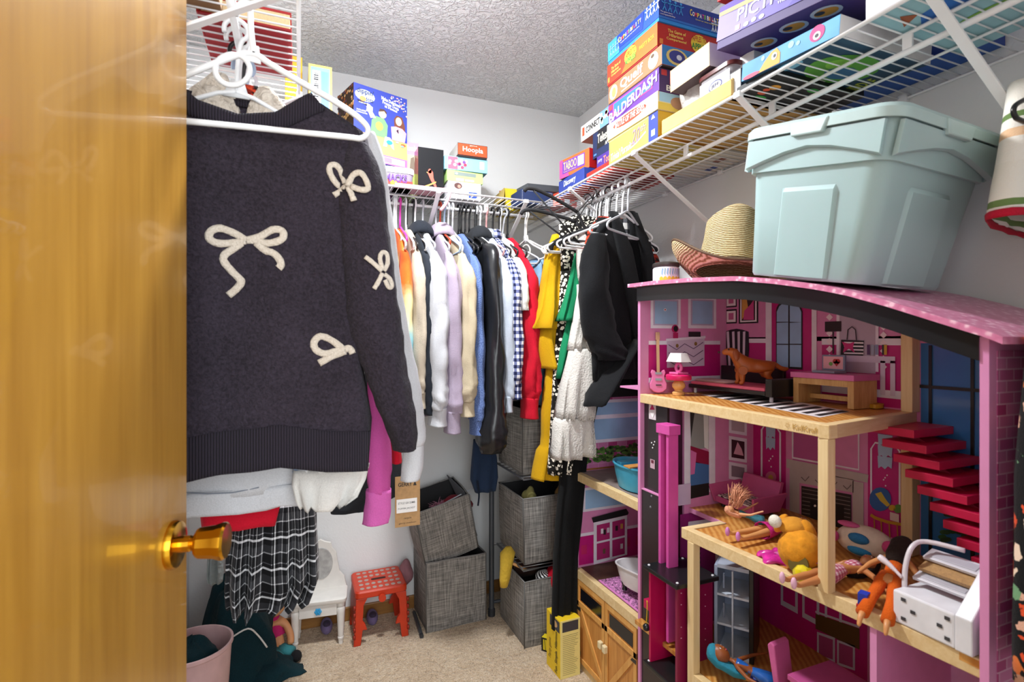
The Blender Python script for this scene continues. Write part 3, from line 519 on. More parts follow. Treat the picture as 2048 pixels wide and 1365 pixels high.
# ================================================================ HANGERS
BRX = (.0, LIPY+.105); RRX = LIPX+.105; LRX = -.105
def hanger_mesh(kind):
    m = MB(); r = .0042; D = -.048
    hook = [(.0225*math.cos(a), 0, .0105+.0225*math.sin(a)-.004) for a in [math.radians(q) for q in range(195, -40, -20)]]
    hook = [(.0195*math.cos(math.radians(q)), 0, -.008+.0195*math.sin(math.radians(q))) for q in range(200, -61, -20)]
    if kind == 'velvet':
        m.tube(sm(hook+[(.004, 0, -.05), (0, 0, -.07+D)], 2), .0021, 6)
        m.T = TR(0, 0, D); m.tube(sm([(0, 0, -.068), (-.06, 0, -.088), (-.16, 0, -.13), (-.2, 0, -.16), (-.205, 0, -.18)], 3), [.007]*13, 8, flat=.5, up=(0, 1, 0))
        m.tube(sm([(0, 0, -.068), (.06, 0, -.088), (.16, 0, -.13), (.2, 0, -.16), (.205, 0, -.18)], 3), [.007]*13, 8, flat=.5, up=(0, 1, 0))
        m.tube([(-.18, 0, -.15), (.18, 0, -.15)], .0035, 6)
    elif kind == 'child':
        m.tube(sm(hook+[(.003, 0, -.05), (0, 0, -.062+D)], 2), r, 7)
        m.T = TR(0, 0, D); m.tube(sm([(0, 0, -.06), (.06, 0, -.085), (.13, 0, -.115), (.15, 0, -.13), (.145, 0, -.142), (.12, 0, -.145), (0, 0, -.145), (-.12, 0, -.145), (-.145, 0, -.142), (-.15, 0, -.13), (-.13, 0, -.115), (-.06, 0, -.085)], 3, True), r, 7, closed=True)
    else:
        m.tube(sm(hook+[(.004, 0, -.05), (0, 0, -.075+D)], 2), r, 7)
        m.T = TR(0, 0, D); m.tube(sm([(0, 0, -.072), (.09, 0, -.108), (.19, 0, -.148), (.212, 0, -.162), (.205, 0, -.177), (.18, 0, -.18), (0, 0, -.18), (-.18, 0, -.18), (-.205, 0, -.177), (-.212, 0, -.162), (-.19, 0, -.148), (-.09, 0, -.108)], 3, True), r, 7, closed=True)
        m.prism([(-.022, -.0022, -.082), (.022, -.0022, -.082), (.012, -.0022, -.05), (-.008, -.0022, -.05)], (0, .0044, 0))
        if kind == 'ring': m.tube([(.03*math.cos(2*PI*i/20), 0, -.122+.03*math.sin(2*PI*i/20)) for i in range(20)], .0042, 7, closed=True)
    return m
HM = {}
HNAME = {'#eef0f2': 'white', '#1b1b1d': 'black', '#d63aa8': 'hot pink', '#b9bcc2': 'pale grey', '#c8401e': 'orange', '#a9c0d8': 'pale blue', '#d8a0a0': 'dusty pink', '#e8e4dc': 'cream'}
def hanger(label, loc, yaw, col='#eef0f2', kind='tube', group=None, tilt=0):
    k = (kind, col)
    if k not in HM:
        HM[k] = hanger_mesh(kind).obj('clothes_hanger', P(col, .3 if kind != 'velvet' else .9, .02), None, smooth=True)
        o = HM[k]
    else:
        o = HM[k].copy(); COL.objects.link(o)
    o.location = loc; o.rotation_euler = (0, tilt, yaw)
    return tag(o, label, 'hanger', group)
# ================================================================ GARMENTS
def sgn(x): return -1 if x < 0 else 1
def drape_rings(rings, n=32, nf=5, amp=.2, seed=0, px=.7, py=.8, grow=True):
    out = []; z0 = rings[0][0]; z1 = rings[-1][0]
    for r in rings:
        z, xl, xr, th = r[:4]; cy = r[4] if len(r) > 4 else 0; cx = (xl+xr)/2; w = (xr-xl)/2; s = (z-z0)/(z1-z0+1e-9); q = []
        for i in range(n):
            a = 2*PI*i/n; ca, sa = math.cos(a), math.sin(a); x = w*sgn(ca)*abs(ca)**px; y = th/2*sgn(sa)*abs(sa)**py
            g = s if grow else 1
            y += amp*th*g*abs(sa)**.5*math.sin(nf*PI*x/max(w, .02)+seed+1.5*s)+amp*.6*th*g*noise.noise((x*14+seed, z*6, seed))
            q.append((cx+x+.004*noise.noise((seed, z*9, i*.4)), cy+y, z+.006*g*noise.noise((x*20, seed, 3))*(s > .9)))
        out.append(q)
    return out
def dens(rings, k=3):
    out = []
    for a, b in zip(rings, rings[1:]):
        for i in range(k): out.append(tuple(lerp(p, q, i/k) for p, q in zip(a, b)))
    out.append(rings[-1]); return out
def drape(name, rings, mat, parent, k=3, solid=.002, cap=False, **kw):
    m = MB(); m.loft(drape_rings(dens(rings, k), **kw), cap, cap); return m.obj(name, mat, parent, smooth=True, solid=solid)
def sleeve(name, pts, mat, parent, k=5, solid=.0018, seed=0, fold=.2, n=22):     # pts: (x, y, z, rx, ry)
    p = [Vector(q) for q in pts]; P5 = []
    for i in range(len(pts)-1):
        a, b, c, d = pts[max(0, i-1)], pts[i], pts[i+1], pts[min(len(pts)-1, i+2)]
        for j in range(k):
            t = j/k; P5.append([.5*((2*B)+(C-A)*t+(2*A-5*B+4*C-D)*t*t+(3*B-A-3*C+D)*t**3) for A, B, C, D in zip(a, b, c, d)])
    P5.append(list(pts[-1])); rings = []
    for j, (x, y, z, rx, ry) in enumerate(P5):
        q = []
        for i in range(n):
            an = 2*PI*i/n; f = 1+fold*1.5*noise.noise((math.cos(an)*1.3+seed, math.sin(an)*1.3, z*9+seed))+fold*.9*noise.noise((math.cos(an)*3.1+seed, math.sin(an)*3.1, z*3.5-seed))+fold*.35*math.sin(z*130+4*math.sin(an+seed)+seed)*(.3+.7*j/len(P5))
            q.append((x+rx*math.cos(an)*f, y+ry*math.sin(an)*f, z))
        rings.append(q)
    m = MB(); m.loft(rings, True, False); return m.obj(name, mat, parent, smooth=True, solid=solid)
def shirt(name, label, loc, yaw, mat, cat='shirt', W=.42, L=.62, th=.034, sl=.6, sw=.052, sd=.045, sout=.03, cuff=None, hem=None, hood=None, collar=None, short=False, seed=1, group=None, sides=(1, -1), cuffl=.055, smat=None, swd=1.0, zneck=-.138):
    t = thing(name, label, cat, loc, yaw, group)
    h = W/2; zn = zneck
    rings = [(zn+.012, -.055, .055, .03), (zn, -.075, .075, .032), (zn-.03, -.13, .13, .032), (zn-.09, -h+.012, h-.012, .033), (zn-.125, -h, h, th), (zn-.2, -h*.97, h*.97, th), (zn-L*.6, -h*.98, h*.98, th*1.1), (zn-L, -h*.96, h*.96, th*1.05)]
    drape('body', rings, mat, t, seed=seed, nf=3, amp=.14)
    if hem: drape('hem_band', [(zn-L+.01, -h*.95, h*.95, th*1.02), (zn-L-.03, -h*.9, h*.9, th), (zn-L-.055, -h*.88, h*.88, th*.95)], hem, t, seed=seed, nf=3, amp=.14)
    for s in sides:
        zz = zn-.105
        if short: pts = [(s*(h-.02), 0, zz+.01, .02, th*.45), (s*(h+.015), 0, zz-.05, .05, th*.5), (s*(h+.03), 0, zz-.13, sw*1.3, th*.6), (s*(h+.035), 0, zz-sl, sw*1.3, th*.65)]
        else: pts = [(s*(h-.03), 0, zz+.012, .012, th*.35), (s*(h-.01), 0, zz-.02, .035, th*.48), (s*(h+sout*.4), 0, zz-.1, sw*1.15, sd*swd), (s*(h+sout*.8), 0, zz-sl*.45, sw*1.05, sd*swd), (s*(h+sout), 0, zz-sl*.75, sw, sd), (s*(h+sout), 0, zz-sl*.93, sw*1.02, sd*1.02), (s*(h+sout*.95), 0, zz-sl, sw*.86, sd*.86)]
        so = sleeve('sleeve', pts, smat or mat, t, seed=seed+s)
        if cuff:
            e = pts[-1]; sleeve('cuff', [(e[0], e[1], e[2]+.006, sw*.88, sd*.88), (e[0], e[1], e[2]-cuffl*.5, sw*.82, sd*.84), (e[0], e[1], e[2]-cuffl, sw*.86, sd*.9)], cuff, t, seed=seed, fold=.05)
    if hood:
        m = MB(); rg = []
        for j in range(8):
            a = PI*j/7; rg.append([(.085*math.cos(b)*(.55+.45*math.sin(a)), .05*math.cos(a)*(1 if True else 1)+.02, zn+.012+.05*math.sin(b)*(.4+.6*math.sin(a))-.03*(1-math.sin(a))) for b in [PI*i/10-.2 for i in range(11)]])
        m.loft(rg, False, False, closed=False); m.obj('hood', hood, t, smooth=True, solid=.006)
    if collar:
        m = MB(); rg = []
        for (z, r) in ((zn+.0, 1), (zn+.03, .95), (zn+.045, .9), (zn+.03, 1.12), (zn+.005, 1.2)):
            rg.append([(.062*r*math.cos(2*PI*i/20), .03*r*math.sin(2*PI*i/20), z) for i in range(20)])
        m.loft(rg, False, False); m.obj('collar', collar, t, smooth=True, solid=.0015)
    return t
# patterned cloths use the UV of the drapes (metres)
def uvmat(key, fn, rough=.9, sheen=.04, bump=.4):
    m, t = newmat(key, rough, sheen=sheen, spec=.2); c = t.n('TexCoord'); s = t.n('SeparateXYZ'); t.l(c.outputs['UV'], s.inputs[0])
    t.col(fn(t, s.outputs[0], s.outputs[1], c.outputs['UV']))
    n = t.n('TexNoise', i_Scale=380, i_Detail=2); t.l(t.co(), n.inputs['Vector']); t.bump(n.outputs[0], bump, .002); return m
def band(t, x, per, w, off=0.0): return t.math('LESS_THAN', t.math('FRACT', t.math('ADD', t.math('DIVIDE', x, per), off)), w)
def f_ging(t, u, v, _):
    a = band(t, u, .027, .5); b = band(t, v, .027, .5); s = t.math('ADD', a, b)
    return t.ramp(t.math('MULTIPLY', s, .5), [(0, '#efeef2'), (.25, '#6a7096'), (.75, '#1c2244')], 'CONSTANT')
def f_plaid(t, u, v, _):
    s = None
    for x in (u, v):
        for (p, w, o, g) in ((.062, .07, 0, .5), (.062, .035, .16, .3), (.062, .035, .5, .28), (.062, .3, .75, .1)):
            q = t.math('MULTIPLY', band(t, x, p, w, o), g); s = q if s is None else t.math('ADD', s, q)
    return t.ramp(s, [(0, '#0b0b0d'), (.3, '#3c3c40'), (.75, '#e8e8ea')])
def f_floral(t, u, v, uv):
    vo = t.n('TexVoronoi', i_Scale=72, i_Randomness=.75); t.l(uv, vo.inputs['Vector'])
    n = t.n('TexNoise', i_Scale=190); t.l(uv, n.inputs['Vector'])
    d = t.math('ADD', vo.outputs['Distance'], t.math('MULTIPLY', t.math('SUBTRACT', n.outputs[0], .5), .35))
    return t.ramp(d, [(0, '#c9a75a'), (.13, '#efe8d8'), (.44, '#e8e0cc'), (.47, '#15130f')], 'CONSTANT')
def f_tropic(t, u, v, uv):
    vo = t.n('TexVoronoi', i_Scale=34, i_Randomness=1); t.l(uv, vo.inputs['Vector']); n = t.n('TexNoise', i_Scale=90, i_Detail=3); t.l(uv, n.inputs['Vector'])
    d = t.math('ADD', vo.outputs['Distance'], t.math('MULTIPLY', t.math('SUBTRACT', n.outputs[0], .5), .9)); sx = t.n('SeparateColor'); t.l(vo.outputs['Color'], sx.inputs[0])
    c = t.ramp(sx.outputs[0], [(0, '#d8502a'), (.3, '#e8d0b8'), (.5, '#6f9a72'), (.7, '#e07a3a'), (.85, '#d8a890')], 'CONSTANT')
    return t.mix(t.math('LESS_THAN', d, .4), '#121214', c)
def f_tie(t, u, v, uv):
    n = t.n('TexNoise', i_Scale=18, i_Detail=3); t.l(uv, n.inputs['Vector']); q = t.math('ADD', v, t.math('MULTIPLY', t.math('SUBTRACT', n.outputs[0], .5), .09))
    return t.ramp(q, [(.06, '#cf4a14'), (.17, '#e8742a'), (.22, '#ecdca0'), (.31, '#eee4b4'), (.37, '#9fd4dc'), (.45, '#2f9cc0'), (.5, '#2c3a4a'), (.7, '#23262e')])
def f_redblk(t, u, v, uv):
    n = t.n('TexNoise', i_Scale=22, i_Detail=4, i_Distortion=2); t.l(uv, n.inputs['Vector']); return t.ramp(n.outputs[0], [(.4, '#17110f'), (.55, '#b8331e'), (.7, '#d8502a')])
def f_stripe(t, u, v, uv): return t.ramp(t.math('FRACT', t.math('DIVIDE', v, .18)), [(0, '#efeae0'), (.42, '#6f8a52'), (.5, '#f0ebe2'), (.62, '#e8c09a'), (.72, '#f2ede4')], 'CONSTANT')
def f_blkplaid(t, u, v, _):
    s = t.math('ADD', band(t, u, .04, .4), band(t, v, .04, .4)); return t.ramp(t.math('MULTIPLY', s, .5), [(0, '#e8e6e2'), (.25, '#55555a'), (.75, '#151517')], 'CONSTANT')
def f_denim(t, u, v, uv):
    n = t.n('TexNoise', i_Scale=9, i_Detail=4); t.l(uv, n.inputs['Vector']); return t.ramp(n.outputs[0], [(.3, '#5f88b0'), (.7, '#9fbdd4')])
def f_heather(t, u, v, uv):
    n = t.n('TexNoise', i_Scale=260, i_Detail=2); t.l(uv, n.inputs['Vector']); return t.ramp(n.outputs[0], [(.35, '#3c5084'), (.65, '#7288b8')])
GING = uvmat('gingham', f_ging); PLAID = uvmat('plaid', f_plaid); FLOR = uvmat('floral', f_floral); TROP = uvmat('tropical', f_tropic); TIE = uvmat('tie_dye', f_tie)
REDB = uvmat('red_black', f_redblk); STRP = uvmat('striped', f_stripe); BPL = uvmat('black_plaid', f_blkplaid); DENIM = uvmat('denim', f_denim); HEATH = uvmat('heather', f_heather)
SHINY = P('#1b1c1f', .28, .1, 12, .6, 25)
GB = 'clothes hung close together on the back rail'; HB = 'hangers on the back rail'
def bx_(u, Yn=1.9): return at(u, 600, Y=Yn).x       # X of a garment from the column of its near sleeve
def hang(u, fn, hc='#eef0f2', kind='tube', hl='', yaw=-PI/2, **k):
    x = bx_(u); loc = (x, BRX[1], RODZ+.0115)
    hanger(f'{HNAME[hc]} plastic hanger holding the {hl}', loc, yaw, hc, kind, HB)
    return loc
def bshirt(u, label, short_, mat, hc='#eef0f2', kind='tube', yaw=0, **k):
    loc = hang(u, None, hc, kind, short_, -PI/2+yaw)
    return shirt(k.pop('name', 'sweatshirt'), label, loc, -PI/2+yaw, mat, group=GB, **k)
OFFW = F('#d4d1cc'); WHT = F('#c6c7cb', bump=.35); NAVY = F('#22262e', bump=.5); BEIGE = F('#b9ac99'); LAV = F('#a597a9'); CREAM = F('#bcae93'); CHAR = F('#26282c'); BURG = F('#5c2440'); REDC = F('#c0122a'); PALEB = F('#b4bcc8')
bshirt(814, 'orange yellow and blue dyed sweatshirt beside big purple sweater', 'dyed sweatshirt', TIE, W=.40, L=.6, sl=.56, sw=.045, sd=.022, seed=3, zneck=-.138)
bshirt(838, 'beige cotton sweatshirt between dyed one and navy one', 'beige sweatshirt', BEIGE, '#1b1b1d', sw=.05, sd=.024, sl=.52, L=.58, seed=4, cuff=BEIGE)
bshirt(856, 'dark navy hooded sweatshirt hanging left of white one', 'navy hooded sweatshirt', NAVY, '#eef0f2', sw=.05, sd=.022, sl=.6, seed=5, hood=NAVY, W=.4)
bshirt(873, 'white sweatshirt with gathered cuff left of lavender one', 'white sweatshirt on the back rail', WHT, '#b9bcc2', sw=.07, sd=.036, sl=.58, seed=6, cuff=WHT, W=.44, cuffl=.06)
bshirt(902, 'lavender hooded sweatshirt with wide cuff', 'lavender sweatshirt', LAV, '#b9bcc2', sw=.066, sd=.033, sl=.595, seed=7, cuff=LAV, hood=LAV, W=.44, cuffl=.075)
bshirt(929, 'tan sweatshirt with ribbed cuff right of lavender one', 'tan sweatshirt', CREAM, '#eef0f2', sw=.066, sd=.034, sl=.555, seed=8, cuff=CREAM, W=.44)
bshirt(952, 'heather blue long sleeved sweatshirt left of shiny black jacket', 'heather blue sweatshirt', HEATH, '#1b1b1d', sw=.055, sd=.026, sl=.63, seed=9, cuff=HEATH, W=.42)
t = bshirt(986, 'shiny black rain jacket with wide gathered sleeve end', 'black rain jacket', SHINY, '#1b1b1d', 'velvet', name='jacket', cat='jacket', sw=.05, sd=.026, sl=.5, seed=10, hood=CHAR, W=.42, L=.72, sides=(-1,))
sleeve('sleeve', [(.18, 0, -.185, .015, .02), (.205, 0, -.22, .045, .026), (.225, 0, -.32, .055, .03), (.24, 0, -.55, .06, .034), (.25, -.004, -.74, .066, .042), (.255, -.012, -.87, .075, .058), (.25, -.016, -.96, .07, .054), (.248, -.014, -1.0, .045, .04)], SHINY, t, seed=3, fold=.2, n=20)
bshirt(990, 'thin burgundy shirt squeezed behind black rain jacket', 'burgundy shirt', BURG, '#1b1b1d', sw=.04, sd=.012, sl=.5, seed=11, W=.38, name='long_sleeved_shirt')
bshirt(1012, 'pale blue dress shirt hanging left of gingham shirt', 'pale blue dress shirt', PALEB, '#d8a0a0', sw=.05, sd=.024, sl=.55, seed=12, W=.42, name='dress_shirt', cuff=PALEB, collar=PALEB)
bshirt(1026, 'navy and white gingham shirt with rolled cuff', 'gingham shirt', GING, '#1b1b1d', sw=.06, sd=.032, sl=.50, seed=13, W=.42, name='gingham_shirt', cuff=GING, collar=GING, L=.55)
bshirt(1040, 'white short sleeved tee with loose sleeve over red sweatshirt', 'white tee', OFFW, '#1b1b1d', short=True, sl=.21, sw=.05, th=.04, seed=14, W=.40, L=.5, name='tee_shirt')
bshirt(1058, 'bright red sweatshirt hanging last beside blue jeans', 'red sweatshirt', REDC, '#1b1b1d', sw=.065, sd=.034, sl=.56, seed=15, cuff=REDC, W=.42, cuffl=.075)
# extra hangers that show only their hooks
HL2 = ['black hanger hook closest to the purple sweater on back rail', 'white hanger hook second from the purple sweater on back rail', 'single hot pink hanger on the back rail', 'white hanger hook just right of the hot pink hanger', 'black hanger hook just left of the navy hood',
       'single orange hanger on the back rail', 'single pale blue hanger on the back rail', 'white hanger hook between pale blue hanger and the tan sweatshirt', 'leftmost of three black hooks above the heather blue sweatshirt', 'middle of three black hooks above the heather blue sweatshirt', 'rightmost of three black hooks above the heather blue sweatshirt',
       'left one of two white hooks above the black rain jacket', 'right one of two white hooks above the black rain jacket', 'white hanger hook above the gingham shirt collar']
GL2 = ['#1b1b1d', '#eef0f2', '#d63aa8', '#eef0f2', '#1b1b1d', '#c8401e', '#a9c0d8', '#eef0f2', '#1b1b1d', '#1b1b1d', '#1b1b1d', '#eef0f2', '#eef0f2', '#eef0f2']
for i, (u, c) in enumerate(zip((775, 788, 800, 812, 826, 880, 888, 905, 922, 930, 938, 952, 960, 1000), GL2)):
    x = at(u, 430, Y=BRX[1]).x
    hanger(HL2[i], (x, BRX[1], RODZ+.0115), -PI/2+random.uniform(-.06, .06), c, 'child' if i % 3 else 'tube', 'hangers squeezed between garments of the back rail')
# jeans and dark trousers at the end of the back rail
def bars(name, label, x, mat, zt, zb, wy, tx, seed, yc=BRX[1], cat='trousers', n=2):
    t = thing(name, label, cat, (x, yc, 0)); t['group'] = GB
    drape('leg', [(zt, -tx, tx, wy*.9), (zt-.03, -tx*1.2, tx*1.2, wy), (lerp(zt, zb, .5), -tx*1.1, tx*1.1, wy), (zb, -tx, tx, wy*.95)], mat, t, seed=seed, nf=2, amp=.05)
    drape('leg', [(zt+.001, tx*.9, tx*2.4, wy*.8), (zt-.04, tx, tx*2.8, wy*.9), (lerp(zt, zb, .5), tx, tx*2.6, wy*.9), (zb+.03, tx*1.1, tx*2.4, wy*.85)], mat, t, seed=seed+3, nf=2, amp=.05)
    return t
jx = at(1062, 600, Y=1.98).x
bars('jeans', 'faded blue jeans folded over hanger beside red sweatshirt', jx+.04, DENIM, 1.6, .98, .34, .014, 2, cat='jeans')
bars('jeans', 'dark blue jeans folded over hanger in the corner', jx+.11, F('#2c405e'), 1.58, .95, .34, .014, 5, cat='jeans')
hanger('white hanger with jeans folded over its bar', (jx+.04, BRX[1], RODZ+.0115), -PI/2, '#eef0f2', 'tube', 'hangers squeezed between garments of the back rail')
hanger('white ring hanger hooked at end of back rail', (at(1052, 430, Y=BRX[1]).x, BRX[1], RODZ+.0115), -PI/2+.25, '#e8e4dc', 'ring', 'hangers squeezed between garments of the back rail')
hanger('white hanger tipped forward near end of back rail', (at(1008, 430, Y=BRX[1]).x, BRX[1], RODZ+.0115), -PI/2+.5, '#b9bcc2', 'tube', 'hangers squeezed between garments of the back rail', .1)
t = thing('dark_skirt', 'black and pale blue shiny skirt hanging in the dark corner', 'skirt', (1.1, 2.05, 0))
m, tn = newmat('oil_print', .25); n = tn.n('TexNoise', i_Scale=14, i_Detail=3, i_Distortion=3); tn.l(tn.co(), n.inputs['Vector']); tn.col(tn.ramp(n.outputs[0], [(.5, '#0d0e11'), (.56, '#8fb4cc')], 'CONSTANT')); tn.bump(n.outputs[0], .4, .01)
drape('skirt', [(1.5, -.08, .08, .05), (1.3, -.1, .1, .07), (1.1, -.12, .12, .09), (.85, -.13, .13, .1)], m, t, seed=4, amp=.3)
# ---------------------------------------------------------------- right rail
GR = 'clothes on the right rail'
def rl(u, Y): return at(u, 600, Y=Y)
def rloc(Y): return (RRX, Y, RODZ+.0115)
YEL = F('#c4960c'); GRN = F('#147a50'); GAUZE = F('#c9c5be', sc=160, bump=.9, var=.05); BLK = F('#0e0f12', sheen=.06, var=.35, bump=.6); BLK2 = F('#0f1011')
t = thing('yellow_dress', 'mustard yellow dress with fluttered sleeves on right rail', 'dress', rloc(1.86), .12, GR)
drape('bodice', [(-.11, -.06, .07, .04), (-.13, -.11, .13, .05), (-.17, -.16, .18, .06), (-.3, -.15, .17, .07), (-.42, -.15, .16, .07)], YEL, t, seed=2, nf=3)
drape('skirt', [(-.42, -.15, .1, .07), (-.6, -.18, .05, .08), (-.85, -.205, -.05, .07), (-.98, -.21, -.08, .07), (-1.0, -.225, -.08, .08), (-1.08, -.245, -.09, .08), (-1.11, -.25, -.09, .08)], YEL, t, seed=3, nf=5, amp=.25)
drape('sleeve', [(-.15, -.16, -.1, .05), (-.22, -.185, -.1, .07), (-.34, -.205, -.1, .08), (-.44, -.225, -.09, .1), (-.52, -.25, -.08, .12), (-.525, -.248, -.08, .12)], YEL, t, seed=5, nf=4, amp=.3)
drape('ruffle', [(-.5, -.21, -.1, .08), (-.56, -.22, -.1, .1), (-.64, -.215, -.09, .11), (-.68, -.21, -.08, .12)], YEL, t, seed=6, nf=4, amp=.35)
drape('sleeve', [(-.13, .14, .2, .05), (-.25, .15, .24, .07), (-.4, .13, .27, .1)], YEL, t, seed=7)
hanger('white hanger holding the yellow dress', rloc(1.86), .12, '#eef0f2', 'tube', 'hangers on the right rail')
t = thing('floral_dress', 'long black dress printed with cream daisies on right rail', 'dress', rloc(1.80), .08, GR)
drape('bodice', [(-.08, -.1, .1, .04), (-.12, -.16, .15, .05), (-.3, -.15, .15, .06)], FLOR, t, seed=1, nf=3)
drape('skirt', [(-.3, -.15, .15, .06), (-.55, -.17, .1, .07), (-.8, -.19, -.02, .07), (-1.0, -.205, -.08, .07), (-1.08, -.21, -.1, .07)], FLOR, t, seed=5, nf=5, amp=.25)
hanger('white ring hanger holding the daisy dress', rloc(1.80), .08, '#eef0f2', 'ring', 'hangers on the right rail')
t = thing('green_blouse', 'emerald green blouse with fluttered sleeve behind white dress', 'blouse', rloc(1.755), .0, GR); o = Vector(rloc(1.755))
def gr_(v, ul, ur, th, Y=1.74): a = at(ul, v, Y=Y)-o; b = at(ur, v, Y=Y)-o; return (a.z, a.x, b.x, th, -.015)
drape('sleeve', [gr_(507, 1150, 1172, .02), gr_(540, 1143, 1178, .03), gr_(585, 1132, 1180, .05), gr_(620, 1124, 1170, .07), gr_(642, 1117, 1158, .08)], GRN, t, seed=3, nf=4, amp=.35)
drape('body', [gr_(500, 1155, 1230, .02), gr_(580, 1150, 1240, .03), gr_(640, 1135, 1220, .04), gr_(700, 1122, 1180, .04), gr_(757, 1112, 1145, .04)], GRN, t, seed=5, nf=3, amp=.25)
hanger('white hanger holding the green blouse', rloc(1.755), .05, '#eef0f2', 'child', 'hangers on the right rail')
t = thing('white_dress', 'white tiered gauze dress hanging before black jacket', 'dress', rloc(1.715), .05, GR)
drape('bodice', [(-.15, -.1, .1, .03), (-.2, -.13, .12, .04), (-.33, -.12, .12, .05), (-.36, -.11, .11, .05)], GAUZE, t, seed=1, nf=6, amp=.1)
drape('tier', [(-.36, -.125, .08, .05, 0), (-.4, -.13, .06, .06, -.01), (-.5, -.16, -.02, .07, -.03), (-.605, -.185, -.06, .075, -.04)], GAUZE, t, seed=2, nf=8, amp=.2)
drape('tier', [(-.6, -.18, -.06, .07, -.04), (-.63, -.19, -.06, .08, -.045), (-.74, -.225, -.085, .09, -.055), (-.85, -.245, -.105, .1, -.06)], GAUZE, t, seed=3, nf=8, amp=.22)
drape('tier', [(-.845, -.245, -.105, .1, -.06), (-.86, -.255, -.108, .1, -.06), (-.93, -.265, -.11, .1, -.065), (-.985, -.27, -.11, .1, -.065)], GAUZE, t, seed=4, nf=9, amp=.25)
hanger('white hanger holding the white gauze dress', rloc(1.715), .05, '#eef0f2', 'tube', 'hangers on the right rail')
# long black dress hanging to the floor
t = thing('black_long_dress', 'very long black dress reaching almost to yellow game box', 'dress', rloc(1.775), .06, GR)
drape('skirt', [(-.2, -.1, .1, .04), (-.6, -.13, .08, .06), (-1.0, -.16, -.04, .05), (-1.4, -.2, -.085, .05), (-1.66, -.205, -.09, .045), (-1.71, -.15, -.095, .04)], BLK2, t, seed=9, nf=4, amp=.25)
hanger('thin black hanger holding the long black dress', rloc(1.775), .06, '#1b1b1d', 'velvet', 'hangers on the right rail')
# black jacket with bell sleeve, red dyed shirt inside
JY = 1.64; t = thing('black_jacket', 'black velvet jacket with flared sleeve hanging open on right rail', 'jacket', rloc(JY), .1, GR)
JL = lambda u, v, Y=JY-.03: (at(u, v, Y=Y)-Vector(rloc(JY)))
def jr(v, ul, ur, th, cy): a = JL(ul, v); b = JL(ur, v); return (a.z, a.x, b.x, th, cy)
drape('front_panel', [jr(440, 1205, 1235, .03, -.02), jr(480, 1180, 1255, .04, -.03), jr(560, 1178, 1275, .05, -.03), jr(660, 1175, 1280, .055, -.03), jr(760, 1180, 1290, .06, -.03)], BLK, t, seed=1, nf=3, amp=.3)
drape('front_panel', [jr(420, 1262, 1275, .03, -.01), jr(480, 1268, 1310, .04, -.01), jr(560, 1270, 1330, .05, -.01), jr(680, 1270, 1335, .055, -.01), jr(780, 1275, 1335, .055, -.01)], BLK, t, seed=3, nf=3, amp=.3)
drape('back_panel', [jr(430, 1210, 1285, .02, .02), jr(490, 1185, 1325, .02, .02), jr(650, 1180, 1340, .03, .025), jr(800, 1185, 1340, .03, .025)], BLK2, t, seed=5, nf=3, amp=.2)
drape('lapel', [jr(425, 1212, 1228, .02, -.04), jr(500, 1222, 1252, .022, -.06), jr(600, 1240, 1272, .02, -.065), jr(700, 1262, 1282, .02, -.065)], BLK, t, seed=6, nf=1, amp=.1)
drape('lapel', [jr(425, 1262, 1275, .02, -.03), jr(500, 1278, 1300, .022, -.045), jr(600, 1285, 1305, .02, -.045), jr(690, 1285, 1300, .02, -.045)], BLK, t, seed=7, nf=1, amp=.1)
def sp(u, v, ru, rd, Y=JY-.05): a = JL(u, v, Y); return (a.x, a.y, a.z, ru*1.9/1040, rd)
sleeve('sleeve', [sp(1190, 470, 14, .02), sp(1185, 510, 24, .035), sp(1182, 580, 30, .042), sp(1190, 650, 34, .045), sp(1210, 700, 38, .05), sp(1222, 720, 42, .05)], BLK, t, seed=8, fold=.16)
m = MB(); rg = []
for s in range(8):
    q = s/7; c = JL(lerp(1262, 1192, q), lerp(690, 786, q), JY-.08); r1 = lerp(.035, .075, q**.8); r2 = lerp(.03, .055, q)
    ax = Vector((.72, .15, .65)).normalized(); ay = Vector((-.2, .95, .1)).normalized()
    rg.append([c+ax*r1*math.cos(a)*(1+.18*math.sin(3*a+1)*q)+ay*r2*math.sin(a)*(1+.15*math.sin(5*a)*q) for a in [2*PI*i/24 for i in range(24)]])
m.loft(rg, True, False); m.obj('bell_cuff', BLK, t, smooth=True, solid=.003)
hanger('white hanger with green tag holding the black jacket', rloc(JY), .12, '#eef0f2', 'tube', 'hangers on the right rail')
t = thing('red_dyed_shirt', 'red and black dyed shirt showing at shoulders of black jacket', 'shirt', rloc(JY+.035), .1, GR)
def jr2(v, ul, ur, th, cy): a = at(ul, v, Y=JY+.02)-Vector(rloc(JY+.035)); b = at(ur, v, Y=JY+.02)-Vector(rloc(JY+.035)); return (a.z, a.x, b.x, th, cy)
drape('body', [jr2(432, 1200, 1275, .03, 0), jr2(460, 1178, 1300, .035, 0), jr2(500, 1168, 1328, .04, 0), jr2(545, 1164, 1340, .04, 0), jr2(640, 1178, 1335, .035, 0)], REDB, t, seed=2, nf=3)
t = thing('checked_shirt', 'black and white checked shirt seen between open jacket fronts', 'shirt', rloc(JY+.01), .1, GR)
def jr3(v, ul, ur, th, cy): a = at(ul, v, Y=JY)-Vector(rloc(JY+.01)); b = at(ur, v, Y=JY)-Vector(rloc(JY+.01)); return (a.z, a.x, b.x, th, cy)
drape('body', [jr3(438, 1240, 1275, .02, -.012), jr3(470, 1236, 1284, .02, -.012), jr3(520, 1240, 1286, .02, -.012), jr3(560, 1242, 1290, .02, -.012)], BPL, t, seed=2, nf=3)
